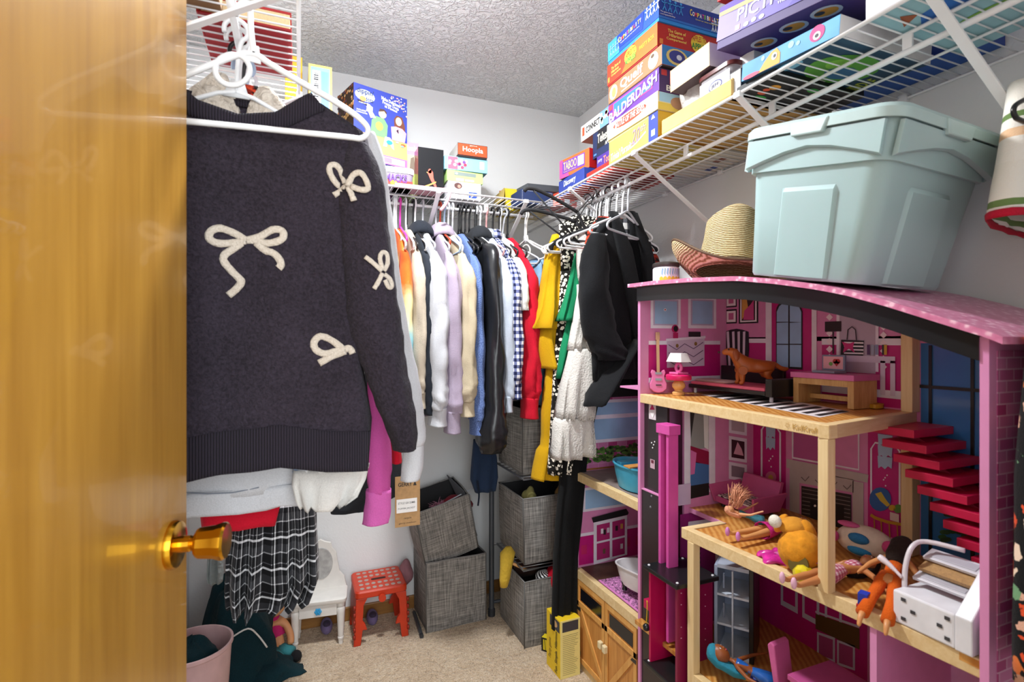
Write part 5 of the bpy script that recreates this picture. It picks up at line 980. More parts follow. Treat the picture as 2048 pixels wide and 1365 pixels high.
# red folding stool
ST = thing('folding_stool', 'red plastic folding step stool by back wall', 'stool', (.213, 2.2, 0), 0); MRED = P('#bf3210', .42, .05); MDOT = P('#a89088', .5)
x1, y1, hz = .212, .205, .222
tp = MB().loft([rr(.004, .004, x1-.004, y1-.004, .018, hz-.03), rr(0, 0, x1, y1, .02, hz-.026), rr(0, 0, x1, y1, .02, hz-.006), rr(.005, .005, x1-.005, y1-.005, .017, hz)]).obj('top', MRED, ST, smooth=35)
for i in range(7):
    for j in range(5):
        if (2 <= j <= 2 and 2 <= i <= 4): continue
        MB().lathe([(.0, .0), (.0095, 0), (.009, .0012), (0, .0012)], 10, (.03+i*(x1-.06)/6, .028+j*(y1-.056)/4, hz), cap0=False, cap1=False).obj('grip_dot', MDOT, tp)
MB().loft([rr(.075, .094, .137, .112, .008, hz+.0002), rr(.075, .094, .137, .112, .008, hz+.0006)]).obj('handle_slot', P('#3a1008', .8), tp)
MB().lathe([(0, 0), (.015, 0), (.015, .012), (0, .012)], 16, (.106, -.006, hz-.032), RX(PI/2), cap0=False, cap1=False).obj('hinge', MRED, ST, smooth=40)
for s in (0, 1):
    def q(x): return x if not s else x1-x
    for yy in (0, 1):
        yb = .006 if not yy else y1-.02
        out = [(q(.004), hz-.03), (q(.05), hz-.03), (q(.034), hz-.06), (q(.03), .1), (q(.04), .085), (q(.048), .06), (q(.03), .062), (q(.022), .0), (q(-.006), .0)]
        MB().prism([(a, yb, b) for a, b in out], (0, .014, 0)).obj('leg', MRED, ST, bevel=.002)
    xo = [(q(.004), hz-.03), (q(.012), hz-.03), (q(.004), .05), (q(-.004), .05)]
    sp_ = MB().prism([(a, .02, b) for a, b in xo], (0, y1-.04, 0)).obj('side_panel', MRED, ST, bevel=.002)
    for z in (.04, .07, .1, .13, .16): MB().tube([(q(-.004+.012*z), .002, z-.008), (q(-.004+.012*z), .002, z+.008)], .005, 6).obj('side_notch', P('#8e200a', .5), sp_, smooth=True)
# little white toy chair
CHR = thing('toy_chair', 'small white wooden toy chair with round backrest behind plaid skirt', 'toy chair', (-.035, 2.265, 0), -.12); MWC = P('#dcd8d2', .4, .04)
MB().loft([rr(0, 0, .215, .125, .015, .172), rr(-.004, -.004, .219, .129, .018, .18), rr(-.004, -.004, .219, .129, .018, .19), rr(.002, .002, .213, .123, .015, .194)]).obj('seat', MWC, CHR, smooth=35)
for x, y in ((.02, .018), (.195, .018), (.02, .107), (.195, .107)):
    MB().lathe([(0, 0), (.009, 0), (.010, .02), (.0125, .022), (.0125, .028), (.011, .03), (.0165, .13), (.018, .15), (.015, .155), (.018, .16), (.018, .172)], 16, (x, y, 0), cap0=False).obj('leg', MWC, CHR, smooth=35)
dr = MB().box((.035, .004, .125), (.18, .018, .17)).obj('drawer_front', MWC, CHR, bevel=.002)
fl = MB()
for i in range(6): fl.lathe([(0, 0), (.006, 0), (.005, .004), (0, .005)], 8, (.108+.009*math.cos(i*PI/3), .003, .148+.009*math.sin(i*PI/3)), RX(PI/2), cap0=False, cap1=False)
fl.lathe([(0, 0), (.005, 0), (.004, .007), (0, .008)], 8, (.108, .003, .148), RX(PI/2), cap0=False, cap1=False)
fl.obj('flower_knob', P('#2f9ad0', .3), dr, smooth=40)
bp = [(.0, .19), (.215, .19), (.205, .235), (.185, .26), (.178, .30), (.172, .34), (.155, .365), (.15, .385), (.125, .392), (.108, .402), (.091, .392), (.066, .385), (.061, .365), (.044, .34), (.038, .3), (.03, .26), (.01, .235)]
bk_ = MB().prism([(a, .112, b) for a, b in bp], (0, .012, 0)).obj('backrest', MWC, CHR, bevel=.002)
MB().lathe([(0, 0), (1, 0), (.97, .003), (0, .0035)], 28, (.108, .112, .30), RX(PI/2) @ Matrix.Diagonal((.05, .068, 1, 1)), cap0=False, cap1=False).obj('oval_mirror', P('#a9a8a6', .25, .2, 40, .5, 60), bk_, smooth=40)
# pink waste bin with dark green clothes
pb = thing('waste_bin', 'pink plastic waste bin at lower left by the door', 'waste bin', (-.292, 1.79, 0)); pb.scale = (.76, .76, 1.17); MPB = P('#c9a5a6', .4)
MB().lathe([(.0, .0), (.105, 0), (.108, .006), (.136, .285), (.142, .29), (.142, .298), (.134, .298), (.131, .29), (.103, .01), (0, .01)], 40, cap0=False, cap1=False).obj('bucket', MPB, pb, smooth=35)
GRNC = F('#0d2c33', bump=.8, var=.3)
def heap(name, label, cat, cen, rx, ry, h, mat, seed, bumps=.3):
    m = MB(); rg = []
    for j in range(15):
        s = j/14; q = []
        for i in range(34):
            a = 2*PI*i/34; k = (1-s)**.55 if s < 1 else 0
            f = 1+bumps*noise.noise((math.cos(a)*1.6+seed, math.sin(a)*1.6, s*2.2))+.13*math.sin(5*a+seed+s*4)*(1-s)+.07*math.sin(11*a+s*7)
            q.append((rx*k*f*math.cos(a), ry*k*f*math.sin(a), max(.002, h*s*(1+.25*noise.noise((a, s*3, seed))))))
        rg.append(q)
    m.loft(rg, True, True); o = m.obj(name, mat, None, smooth=True); o.location = cen; return tag(o, label, cat)
g1 = heap('green_garment', 'dark teal garment piled beside pink waste bin on carpet', 'clothes', (-.215, 2.19, 0), .165, .14, .40, GRNC, 3, .4)
MB().tube(sm([(.0, -.15, .22), (.05, -.15, .24), (.08, -.13, .2), (.11, -.13, .15)]), .003, 6).obj('white_cord', P('#d8d6d2', .6), g1, smooth=True)
heap('green_garment', 'dark teal garment heaped inside pink waste bin', 'clothes', (-.292, 1.79, .26), .088, .088, .11, GRNC, 6, .15)
heap('green_hem', 'end of dark teal cloth spread on carpet before rag doll', 'clothes', (-.11, 2.15, 0), .13, .1, .07, GRNC, 9, .25)
# rag doll
rd = thing('rag_doll', 'rag doll in pink and teal sitting against wall under skirt', 'doll', (-.095, 2.285, 0), .25)
def skin(name, joints, edges, mat, parent=None, sub=2, root=0, smooth=True):
    me = bpy.data.meshes.new(name); me.from_pydata([j[:3] for j in joints], edges, []); o = bpy.data.objects.new(name, me); COL.objects.link(o); o.parent = parent
    s = o.modifiers.new('Skin', 'SKIN'); s.use_smooth_shade = True; me.skin_vertices or None
    if not me.skin_vertices:
        bm = bmesh.new(); bm.from_mesh(me); bm.verts.layers.skin.verify(); bm.to_mesh(me); bm.free()
    for i, j in enumerate(joints):
        v = me.skin_vertices[0].data[i]; v.radius = (j[3], j[4] if len(j) > 4 else j[3]); v.use_root = (i == root)
    b = o.modifiers.new('Subdivision', 'SUBSURF'); b.levels = sub; b.render_levels = sub; me.materials.append(mat); return o
SKN = P('#c98a5c', .6)
skin('body', [(0, 0, .07, .035), (0, .01, .12, .035), (0, .01, .15, .016), (0, 0, .165, .018), (.04, -.02, .12, .016), (.055, -.05, .08, .014), (.05, -.07, .05, .014), (-.04, -.02, .12, .016), (-.05, -.05, .08, .014), (.02, -.05, .03, .02), (.05, -.09, .025, .018), (-.01, -.06, .03, .02), (.0, -.12, .025, .018)], [(0, 1), (1, 2), (2, 3), (1, 4), (4, 5), (5, 6), (1, 7), (7, 8), (0, 9), (9, 10), (0, 11), (11, 12)], SKN, rd)
MB().ball((0, -.01, .195), (.045, .04, .042), 18, 12).obj('head', P('#cf9a6a', .6), rd, smooth=True)
MB().ball((0, .004, .2), (.05, .042, .045), 18, 12).obj('hair', F('#a63a5c'), rd, smooth=True)
MB().loft([[(r*math.cos(2*PI*i/16), r*.9*math.sin(2*PI*i/16)+.005, z) for i in range(16)] for z, r in ((.15, .022), (.12, .045), (.08, .05))], False, False).obj('shirt', F('#c2286a'), rd, smooth=True)
for a, b in (((.02, -.045, .03), (.05, -.088, .027)), ((-.01, -.055, .03), (.0, -.118, .027))):
    MB().tube([a, b], [.026, .024], 14).obj('trouser_leg', F('#3f8a90'), rd, smooth=True)
    v = Vector(b); MB().ball((v.x+.012, v.y-.02, .021), (.02, .026, .02), 14, 10).obj('shoe', F('#1a1a1c'), rd, smooth=True)
# purple slippers and yellow boxes
for x, y, l in ((.11, 2.36, 'purple plush slipper under toy chair near wall'), (.3, 2.36, 'purple plush slipper under red stool')):
    o = MB().ball((0, 0, .025), (.025, .045, .03), 14, 10).obj('slipper', F('#6f6288', sc=70, bump=1), None, smooth=True); o.location = (x, y, .005); tag(o, l, 'slipper'); MB().ball((0, -.02, .045), (.016, .02, .012), 10, 8).obj('opening', F('#3c3448'), o, smooth=True)
blob('pink_plush', 'dusty pink plush wedged between stool and fabric bin', 'plush', (.447, 2.36, .2), (.03, .035, .06), F('#8a5f66', sc=60, bump=1), 3, .3)
t, f = gbox('yellow_game', 'tall yellow card game box standing on carpet by barn doors', (.888, 1.812, 0), -PI/2+.03, .108, .085, .215, '#e3bf1c', cols={'r': '#e6d889'}, cat='box')
a = Art(f['f']); a.rect('#3a3a44', .25, .78, .95, .97).ell('#c8a070', .6, .88, .2, .06, k=2)
def vtext(fc, a, col, s, a0, b0, a1, b1, bold=.03):
    vs, fs = text_geo(s, bold, 0); a.ink(col); a.mb.add([fc.p(lerp(a0, a1, 1-y), lerp(b0, b1, x), 3) for x, y in vs], fs)
vtext(f['f'], a, '#1c1a14', 'Fun. Simple. Hilarious.', .62, .05, .85, .78); vtext(f['f'], a, '#6a4a1a', 'Party game', .15, .2, .4, .55, 0); a.done('cover_print', t)
a = Art(f['r'])
for i in range(22): a.rect('#6a6448', .12, .06+i*.032, random.uniform(.7, .9), .06+i*.032+.006)
a.rect('#3a3a40', .1, .8, .9, .97).done('cover_print', t)
t, f = gbox('yellow_card', 'small yellow film patterned card lying against fabric bin', (at(1083, 1302, Z=0).x, at(1083, 1302, Z=0).y, 0), -.9, .06, .03, .055, '#e0c81e', cat='card')
a = Art(f['f']); a.frame('#17160f', 0, 0, 1, 1, .12, .12)
for i in range(5): a.stroke('#17160f', [(.1+.2*i, .1), (.02+.2*i, .9)], .04)
a.done('cover_print', t)
# ================================================================ DOLLHOUSE
BX = 1.335; YN, YFAR, YW = .458, 1.36, 1.755; FL = .385; FM = .752; FU = 1.084; FXm = .965
DH = thing('dollhouse', 'tall pink three storey wooden dollhouse with curved roof against right wall', 'dollhouse', (1.16, 1.1, 0))
DO = Vector(DH.location)
def dh(mb, name, mat, parent=None, **k):
    mb.v = [q-DO for q in mb.v] if True else mb.v
    return mb.obj(name, mat, parent or DH, **k)
EDGE = P('#d58bb8', .4, .03); PINKW = P('#d887b8', .45, .05); HOT = P('#bd1577', .45, .06); PINE = WOOD('pine', '#cfae78', '#e3cb9c', (1.5, 22, 22), .5); PINEV = WOOD('pine_vertical', '#cfae78', '#e3cb9c', (22, 22, 1.5), .5)
m, t = newmat('parquet', .35); v = t.co(sc=(18, 60, 1), rot=(0, 0, .785)); n = t.n('TexNoise', i_Scale=1, i_Detail=2); t.l(v, n.inputs['Vector']); w_ = t.n('TexWave', i_Scale=22, i_Distortion=2); t.l(t.co(rot=(0, 0, .6)), w_.inputs['Vector'])
f = t.math('ADD', t.math('MULTIPLY', n.outputs[0], .6), t.math('MULTIPLY', w_.outputs[0], .4)); t.col(t.ramp(f, [(.3, '#b5742f'), (.7, '#d09850')])); PARQ = m
m, t = newmat('glitter_roof', .3); v = t.n('TexVoronoi', i_Scale=70); t.l(t.co(), v.inputs['Vector']); n = t.n('TexNoise', i_Scale=60, i_Detail=4); t.l(t.co(), n.inputs['Vector']); t.col(t.ramp(t.math('ADD', t.math('MULTIPLY', v.outputs['Distance'], .5), t.math('MULTIPLY', n.outputs[0], .5)), [(.3, '#f0c4d4'), (.42, '#d182a4'), (.65, '#c46f92')])); ROOFM = m
m, t = newmat('doll_brick', .5); b = t.n('TexBrick', i_Scale=1, i_Color1=lin('#b0407c'), i_Color2=lin('#cc7aa8'), i_Mortar=lin('#d8a8c4')); b.inputs['Brick Width'].default_value = .04; b.inputs['Row Height'].default_value = .018; b.inputs['Mortar Size'].default_value = .0012
t.l(t.co(rot=(PI/2, 0, 0)), b.inputs['Vector']); t.col(b.outputs[0]); BRICKM = m
BLUEW = P('#3672b0', .12, .12, 5); SKYW = P('#96bbdf', .3, .1, 12); FRAME = P('#e6e0ee', .4); BLACKF = P('#17181a', .3); DARKB = P('#2b2224', .25)
def slab(x0, y0, z0, x1, y1, z1): return MB().box((x0, y0, z0), (x1, y1, z1))
# back, ends
dh(slab(BX, YN+.012, .02, BX+.01, YFAR-.012, 1.262), 'back_panel', PINKW)
ROOFPX = [(1262, 569), (1310, 563), (1380, 557), (1480, 553), (1560, 559), (1640, 569), (1700, 580), (1780, 601), (1850, 622), (1930, 646), (1992, 664), (2015, 674)]
RP = [at(u, v, X=.965) for u, v in ROOFPX]; RP = [(p.y, p.z) for p in RP]
def roofz(y):
    q = sorted(RP)
    for (a, b), (c, d) in zip(q, q[1:]):
        if a <= y <= c: return lerp(b, d, (y-a)/(c-a))
    return q[0][1] if y < q[0][0] else q[-1][1]
ys = [lerp(RP[-1][0], RP[0][0], i/40) for i in range(41)]
m = MB()
m.loft([[(.952, y, roofz(y)-.011), (1.35, y, roofz(y)-.011), (1.35, y, roofz(y)), (.952, y, roofz(y))] for y in ys]); dh(m, 'roof', [ROOFM], smooth=30)
m = MB(); yy = [y for y in ys if YN+.003 < y < YFAR-.003]
m.loft([[(.972, y, roofz(y)-.054), (.984, y, roofz(y)-.054), (.984, y, roofz(y)-.0115), (.972, y, roofz(y)-.0115)] for y in [YN+.012]+yy+[YFAR-.012]]); dh(m, 'fascia', BLACKF, smooth=30)
m = MB(); m.loft([[(BX, y, 1.25), (BX+.01, y, 1.25), (BX+.01, y, roofz(y)-.0115), (BX, y, roofz(y)-.0115)] for y in [YN+.012]+yy+[YFAR-.012]]); dh(m, 'back_gable', PINKW, smooth=30)
dh(slab(.985, YFAR-.012, .02, BX+.01, YFAR, roofz(YFAR)-.012), 'end_panel', EDGE)
dh(slab(.975, YN, .02, BX+.01, YN+.012, roofz(YN)-.012), 'end_panel', [EDGE])
o = dh(slab(.995, YN-.0012, .06, BX, YN-.0002, 1.235), 'brick_print', BRICKM)
class Px(Face):       # a wall plane of the house addressed through the photograph's columns and rows
    def __init__(s, X=None, Y=None, Z=None):
        s.kw = {'X': X} if X is not None else {'Y': Y} if Y is not None else {'Z': Z}; s.n = Vector((-1, 0, 0)) if X is not None else Vector((0, -1, 0)) if Y is not None else Vector((0, 0, 1)); s.r = Vector((1, 0, 0)); s.u = Vector((0, 1, 0))
    def p(s, a, b, k=1): return at(a, b, **s.kw)+s.n*(.0005*k)-DO
    def rect(s, mb, a0, b0, a1, b1, k=1):     # rows are read at the left column
        p0 = s.p(a0, b1, k); p1 = s.p(a0, b0, k); q = s.p(a1, b0, k); mb.poly([p0, Vector((q.x, q.y, p0.z)), Vector((q.x, q.y, p1.z)), p1])
    def stroke(s, mb, pts, wd, k=2):
        L = []; R = []
        for i, (x, y) in enumerate(pts):
            x0, y0 = pts[max(0, i-1)]; x1, y1 = pts[min(len(pts)-1, i+1)]; d = math.hypot(x1-x0, y1-y0) or 1; nx, ny = -(y1-y0)/d*wd/2, (x1-x0)/d*wd/2; L.append((x+nx, y+ny)); R.append((x-nx, y-ny))
        m_ = len(pts); mb.add([s.p(a, b, k) for a, b in L+R], [(i+1, m_+i+1, m_+i, i) for i in range(m_-1)])
# floors with pine edges
def floor_slab(pts, z, th, name='floor_board'):
    m = MB(); m.prism([(a, b, z-th) for a, b in pts], (0, 0, th)); return dh(m, name, PARQ)
floor_slab([(.985, YFAR-.012), (.972, .72), (BX, .775), (BX, YFAR-.012)], FU, .012)
floor_slab([(.965, 1.086), (.978, YN+.012), (BX, YN+.012), (BX, 1.236), (1.08, 1.236), (1.08, 1.086)], FM, .012)
floor_slab([(.965, YFAR-.012), (.978, YN+.012), (BX, YN+.012), (BX, YFAR-.012)], FL, .012)
def rail(a, b, z, h, w=.022, name='floor_rail', mat=None):
    a = Vector((*a, z)); b = Vector((*b, z)); d = (b-a).normalized(); n_ = Vector((-d.y, d.x, 0))*w
    m = MB(); m.hexa([a, b, b+n_, a+n_], [q+Vector((0, 0, h)) for q in (a, b, b+n_, a+n_)]); return dh(m, name, mat or PINE, bevel=.0015)
rail((.984, YFAR-.012), (.96, .704), FU-.026, .027)
rail((.958, .704), (BX, .764), FU-.027, .028)
rail((.944, 1.09), (.979, YN+.012), FM-.027, .029)
rail((.944, 1.09), (1.077, 1.09), FM-.0265, .028)
dh(slab(1.0765, 1.092, FM-.012, 1.0795, 1.236, FM+.0005), 'floor_edge', EDGE)
rail((.944, 1.075), (.979, YN+.012), FL-.027, .028)
p0 = at(1656, 870, Z=FU-.03)
dh(MB().box((.957, .706, FM+.002), (.979, .728, FU-.027)), 'pillar', PINEV, bevel=.0015)
dh(MB().box((.944, 1.066, .0), (.966, 1.089, FM-.027)), 'pillar', PINEV, bevel=.0015)
dh(MB().box((BX-.03, .757, FU+.001), (BX-.001, .782, 1.31)), 'pillar', PINEV, bevel=.0015)
dh(MB().box((BX-.03, .757, FM+.001), (BX-.001, .782, FU-.028)), 'pillar', PINEV, bevel=.0015)
dh(slab(.975, .625, .02, .99, .637, FM-.028), 'divider', EDGE); dh(slab(.99, .625, .02, BX, .637, FM-.0125), 'divider_panel', PINKW)
# partition beside the lift
dh(slab(1.06, 1.236, FL, BX, 1.244, FU-.0125), 'partition', PINKW)
dh(slab(1.0, 1.238, .79, 1.008, YFAR-.0125, FU-.0125), 'lift_panel', DARKB); dh(slab(.99, 1.238, .02, .998, YFAR-.0125, .788), 'lift_panel', DARKB)
dh(slab(.9885, 1.238, .788, 1.008, YFAR-.0125, .791), 'panel_edge', EDGE)
f_ = Px(X=1.0); a = Art(f_)
a.rect('#d8ced4', 1298, 806, 1312, 838).poly('#b01a5c', [(1300, 820), (1310, 820), (1305, 809)], k=3).poly('#f4f0f2', [(1301, 826), (1310, 826), (1306, 837)], k=3).rect('#c8a8b4', 1301, 918, 1310, 936, k=2).rect('#6a2a3a', 1303, 920, 1308, 926, k=3)
for x, y in ((1304, 886), (1308, 890), (1310, 884), (1306, 896)): a.ell('#f4f0f2', x, y, 1.3, 1.6, k=3, n=6)
a.done('button_print', DH)
a = Art(Px(X=.99)); a.rect('#d8ced4', 1308, 1272, 1323, 1306).poly('#b01a5c', [(1311, 1288), (1320, 1288), (1316, 1276)], k=3).poly('#f4f0f2', [(1312, 1294), (1320, 1294), (1316, 1304)], k=3).done('button_print', DH)
for u, v in ((1303, 993), (1301, 1015), (1305, 1255)): p = at(u, v, X=.99); dh(MB().lathe([(0, 0), (.004, 0), (.003, .002), (0, .0025)], 10, p, RY(-PI/2), cap0=False, cap1=False), 'screw', M_SIL)
# lift tower and car
TW = P('#cf4f9e', .35)
dh(slab(.958, 1.178, .985, .998, 1.236, 1.012), 'tower_cap', TW, bevel=.001)
for y0, y1, x0 in ((1.186, 1.196, .962), (1.22, 1.23, .962)): dh(slab(x0, y0, .40, .996, y1, .985), 'tower_side', TW)
dh(slab(.986, 1.196, .40, .996, 1.22, .985), 'tower_back', P('#a8287a', .4))
CR = P('#7d0a3c', .35)
lx0, lx1, ly0, ly1 = .925, 1.045, 1.105, 1.225
for nm, s in (('car_roof', slab(lx0-.012, ly0-.012, .598, lx1+.012, ly1+.012, .61)), ('car_base', slab(lx0-.012, ly0-.012, .325, lx1+.012, ly1+.012, .337))):
    c = dh(s, nm, BLACKF, bevel=.002)
    for x in (lx0, lx1):
        for y in (ly0, ly1): dh(MB().lathe([(0, 0), (.004, 0), (.003, .002), (0, .0025)], 8, (x, y, s.v[4].z+DO.z), cap0=False, cap1=False), 'screw', P('#dcdce0', .2), c)
dh(slab(lx0, ly1-.008, .3375, lx1, ly1, .5975), 'car_wall', P('#b30d4a', .35)); dh(slab(lx1-.008, ly0, .3375, lx1, ly1-.008, .5975), 'car_wall', CR); dh(slab(lx0, ly0, .3375, lx1-.008, ly0+.008, .5975), 'car_wall', CR)
a = Art(Px(Y=ly0))
for v in (1187, 1210, 1255, 1277): a.ell('#c890a8', 1362, v, 1.5, 1.2, n=6).ell('#c890a8', 1410, v+3, 1.5, 1.2, n=6)
a.done('hole_print', DH)
wn = dh(slab(.925, 1.226, .478, .947, 1.25, .503), 'winder', P('#b30d4a', .35), bevel=.001)
q = Vector((.925, 1.236, .5)); dh(MB().tube(sm([q+Vector((0, 0, 0)), q+Vector((-.004, -.008, .006)), q+Vector((-.006, -.01, -.02)), q+Vector((-.004, -.004, -.06))]), .0012, 5), 'cord', P('#d8b81a', .5), wn, smooth=True)
dh(MB().lathe([(0, 0), (.009, .003), (.01, .014), (.004, .02), (0, .02)], 12, q+Vector((-.004, -.004, -.08)), cap0=False, cap1=False), 'cord_bead', BLACKF, wn, smooth=True)
# stairs
for i in range(12):
    y = max(.478, .69-.0235*i); z = 1.062-.0283*i; x = 1.195
    if z < FM+.01: break
    st = dh(slab(x, y, z-.017, BX-.001, y+.088, z), 'step', P('#b8103f', .4), bevel=.001)
    dh(MB().prism([(1.235, y+.02, z-.017), (1.235, y+.075, z-.017), (1.235, y+.05, z-.028), (1.235, y-.0, z-.028)], (.05, 0, 0)), 'riser', P('#8e0a34', .4), st)
# ---- prints: upper storey
BRK = Px(X=BX); a = Art(BRK)
a.rect(HOT, 1446, 686, 1534, 768).rect(HOT, 1644, 690, 1828, 800).rect(HOT, 1534, 588, 1634, 780).rect(FRAME, 1446, 678, 1534, 686, k=2).rect(FRAME, 1644, 678, 1830, 690, k=2).rect(FRAME, 1446, 758, 1534, 768, k=2).rect(FRAME, 1644, 770, 1828, 784, k=2)
a.rect(FRAME, 1532, 588, 1544, 772, k=3).rect(FRAME, 1624, 592, 1634, 780, k=3)
for b_ in ((1452, 588, 1474, 616), (1452, 620, 1474, 648)): a.rect('#1c1418', *b_, k=2).rect('#f0eaee', b_[0]+2, b_[1]+3, b_[2]-2, b_[3]-3, k=3).rect('#c86a9c', b_[0]+6, b_[1]+7, b_[2]-6, b_[3]-8, k=4)
a.rect('#1c1418', 1478, 586, 1517, 648, k=2).rect('#f0eaee', 1481, 589, 1514, 645, k=3).rect('#2a1a24', 1484, 592, 1511, 642, k=4).poly('#d8a04a', [(1485, 640), (1485, 600), (1494, 594), (1498, 620)], k=5).poly('#cf4a8c', [(1488, 640), (1490, 622), (1502, 610), (1509, 600), (1509, 640)], k=6)
# arched door with panes
arch = [(1553, 736), (1553, 622)]+[(1579-26*math.cos(PI*i/10), 622-22*math.sin(PI*i/10)) for i in range(11)]+[(1606, 622), (1606, 740)]
a.poly('#1c1418', arch[::-1], k=4)
for c in range(2):
    x0, x1 = (1555, 1578) if not c else (1581, 1604)
    for b0, b1 in ((646, 688), (690, 734)): a.rect(SKYW, x0, b0, x1, b1, k=6)
a.poly(SKYW, [(1555, 644), (1578, 644), (1578, 603), (1570, 605), (1560, 613), (1555, 624)], k=6).poly(SKYW, [(1581, 644), (1604, 645), (1604, 624), (1599, 613), (1590, 606), (1581, 603)], k=6)
# striped wing chair
a.poly('#1c1620', [(1450, 678), (1451, 664), (1462, 660), (1474, 658), (1486, 660), (1498, 664), (1499, 700), (1494, 752), (1456, 748)], k=4)
for i in range(4): a.poly('#d8cce0', [(1454+11*i, 664), (1459+11*i, 663), (1463+9*i, 745), (1459+9*i, 745)], k=5)
# printed floor lamp, mirror, dressing table, bag
a.rect('#b8a8bc', 1680, 600, 1752, 744, k=3).rect(FRAME, 1674, 610, 1680, 744, k=4).rect(FRAME, 1752, 630, 1758, 744, k=4)
a.rect('#2a1c22', 1651, 644, 1684, 664, k=5).rect('#3a2a30', 1666, 664, 1669, 708, k=5)
for x in (1660, 1768):
    for i in range(7): a.poly('#f0e0ea', [(x, 612+16*i+(x-1660)*.18), (x+7, 619+16*i+(x-1660)*.18), (x, 626+16*i+(x-1660)*.18), (x-7, 619+16*i+(x-1660)*.18)], k=4)
a.rect('#d4c6dc', 1648, 710, 1792, 722, k=6).rect('#d4c6dc', 1782, 722, 1792, 792, k=6).rect('#d4c6dc', 1648, 722, 1656, 760, k=6).rect('#d4c6dc', 1762, 722, 1772, 790, k=6)
a.poly('#17131a', [(1683, 710), (1684, 680), (1730, 682), (1728, 712)], k=7)
for i in range(4): a.poly('#eee8f0', [(1690, 684+7*i), (1729, 685+7*i), (1729, 688+7*i), (1690, 687+7*i)], k=8)
a.poly('#d0307c', [(1686, 684), (1700, 688), (1711, 684), (1708, 696), (1712, 706), (1700, 698), (1688, 706), (1691, 694)], k=9).stroke('#2a2028', [(1696, 680), (1698, 660), (1706, 654), (1713, 660), (1715, 681)], 2.2, k=8)
for x, c in ((1736, '#5a3a6a'), (1744, '#a0a8c0'), (1752, '#8c94b4'), (1766, '#2a2a34'), (1770, '#c8a03a')): a.rect(c, x, 690, x+6, 710, k=8)
a.done('wall_print', DH)
LW = Px(Y=YFAR-.012); a = Art(LW)
a.rect(PINKW, 1297, 580, 1440, 790, k=0.5).rect(HOT, 1297, 690, 1440, 760).rect(FRAME, 1297, 682, 1440, 690, k=2).rect(FRAME, 1297, 756, 1440, 766, k=2)
for b_ in ((1301, 594, 1361, 657), (1376, 594, 1432, 657)): a.rect(FRAME, *b_, k=2).rect('#b8aac8', b_[0]+5, b_[1]+5, b_[2]-5, b_[3]-6, k=3).rect(SKYW, b_[0]+8, b_[1]+8, b_[2]-8, b_[3]-9, k=4)
a.ell('#e8f0f8', 1329, 620, 3, 3, k=6, n=8).ell('#b0304a', 1329, 620, 1.5, 1.5, k=7, n=8)
a.poly('#cbb6cf', [(1333, 682), (1333, 736), (1408, 732), (1408, 676)], k=4).poly('#e4d8e8', [(1331, 678), (1331, 683), (1410, 677), (1410, 672)], k=5)
for i in range(3): a.stroke('#6a5272', [(1336, 690+16*i), (1352, 700+16*i), (1368, 688+16*i), (1386, 698+16*i), (1405, 685+16*i)], 1.6, k=6)
a.ell('#8a6a3a', 1353, 692, 3, 4, k=7, n=8).ell('#8a6a3a', 1390, 688, 3, 4, k=7, n=8).ell('#b01a5c', 1349, 658, 7, 8, k=6).ell('#1c1418', 1350, 658, 4.5, 6, k=7).rect('#b01a5c', 1345, 666, 1355, 677, k=6).rect('#2a1c22', 1376, 664, 1400, 674, k=6)
a.done('wall_print', DH)
ZF = Px(Z=FU); a = Art(ZF)
rug = [at(1408, 792, Z=FU), at(1640, 838, Z=FU), at(1705, 822, Z=FU), at(1520, 790, Z=FU)]
a.poly('#d8d0d0', [(1400, 790), (1640, 836), (1700, 824), (1500, 786)])
for i in range(9): u = 1420+i*26; a.poly('#1a1618', [(u, 794+i*4.6), (u+12, 796.5+i*4.6), (u+70, 792+i*4.0), (u+56, 790+i*4.0)], k=2)
a.done('zebra_rug_print', DH)
fr = at(1640, 850, Z=FU-.006); tf = Face(Vector((.9595, .83, FU-.0215))-DO+Vector((-.0215+.0225, 0, 0)), (0, -.1, 0), (0, 0, .016))
ang = math.atan2(.974-.96, (YFAR-.012)-.704)
p_a = Vector((lerp(.984, .96, (YFAR-.012-.815)/(YFAR-.012-.704)), .815, FU-.0215)); p_b = Vector((lerp(.984, .96, (YFAR-.012-.722)/(YFAR-.012-.704)), .722, FU-.0215)); off = Vector((-.0006, -.0002, 0))
tf = Face(p_a+off-DO, p_b-p_a, (0, 0, .016)); a = Art(tf)
a.text('#b8924e', 'KidKraft', .28, .12, .95, .85, bold=.03, k=2)
st5 = [(.14+.07*(1 if i % 2 else .45)*math.cos(PI/2+i*PI/5), .5+.4*(1 if i % 2 else .45)*math.sin(PI/2+i*PI/5)) for i in range(11)]
a.stroke('#b8924e', st5, .012, k=2).done('brand_print', DH)
# ---- blue window and tree print
a = Art(BRK); dh(slab(BX-.0005, YN+.013, FM+.001, BX-.0001, .756, 1.245), 'blue_pane', BLUEW)
for y in (.735, .655, .56): dh(slab(BX-.004, y-.003, FM+.002, BX-.0006, y+.003, 1.24), 'mullion', BLACKF)
for z in (1.145, .96): dh(slab(BX-.0045, YN+.013, z-.0035, BX-.0008, .756, z+.0035), 'mullion', BLACKF)
random.seed(5); a = Art(BRK)
for i in range(60):
    v = random.uniform(985, 1085); w_ = 6+(v-985)*.28; a.ell(random.choice(['#173d20', '#24552c', '#1c4a28']), 1915+random.uniform(-w_, w_), v, 9, 5, k=4+i % 3, n=8)
a.done('tree_print', DH)
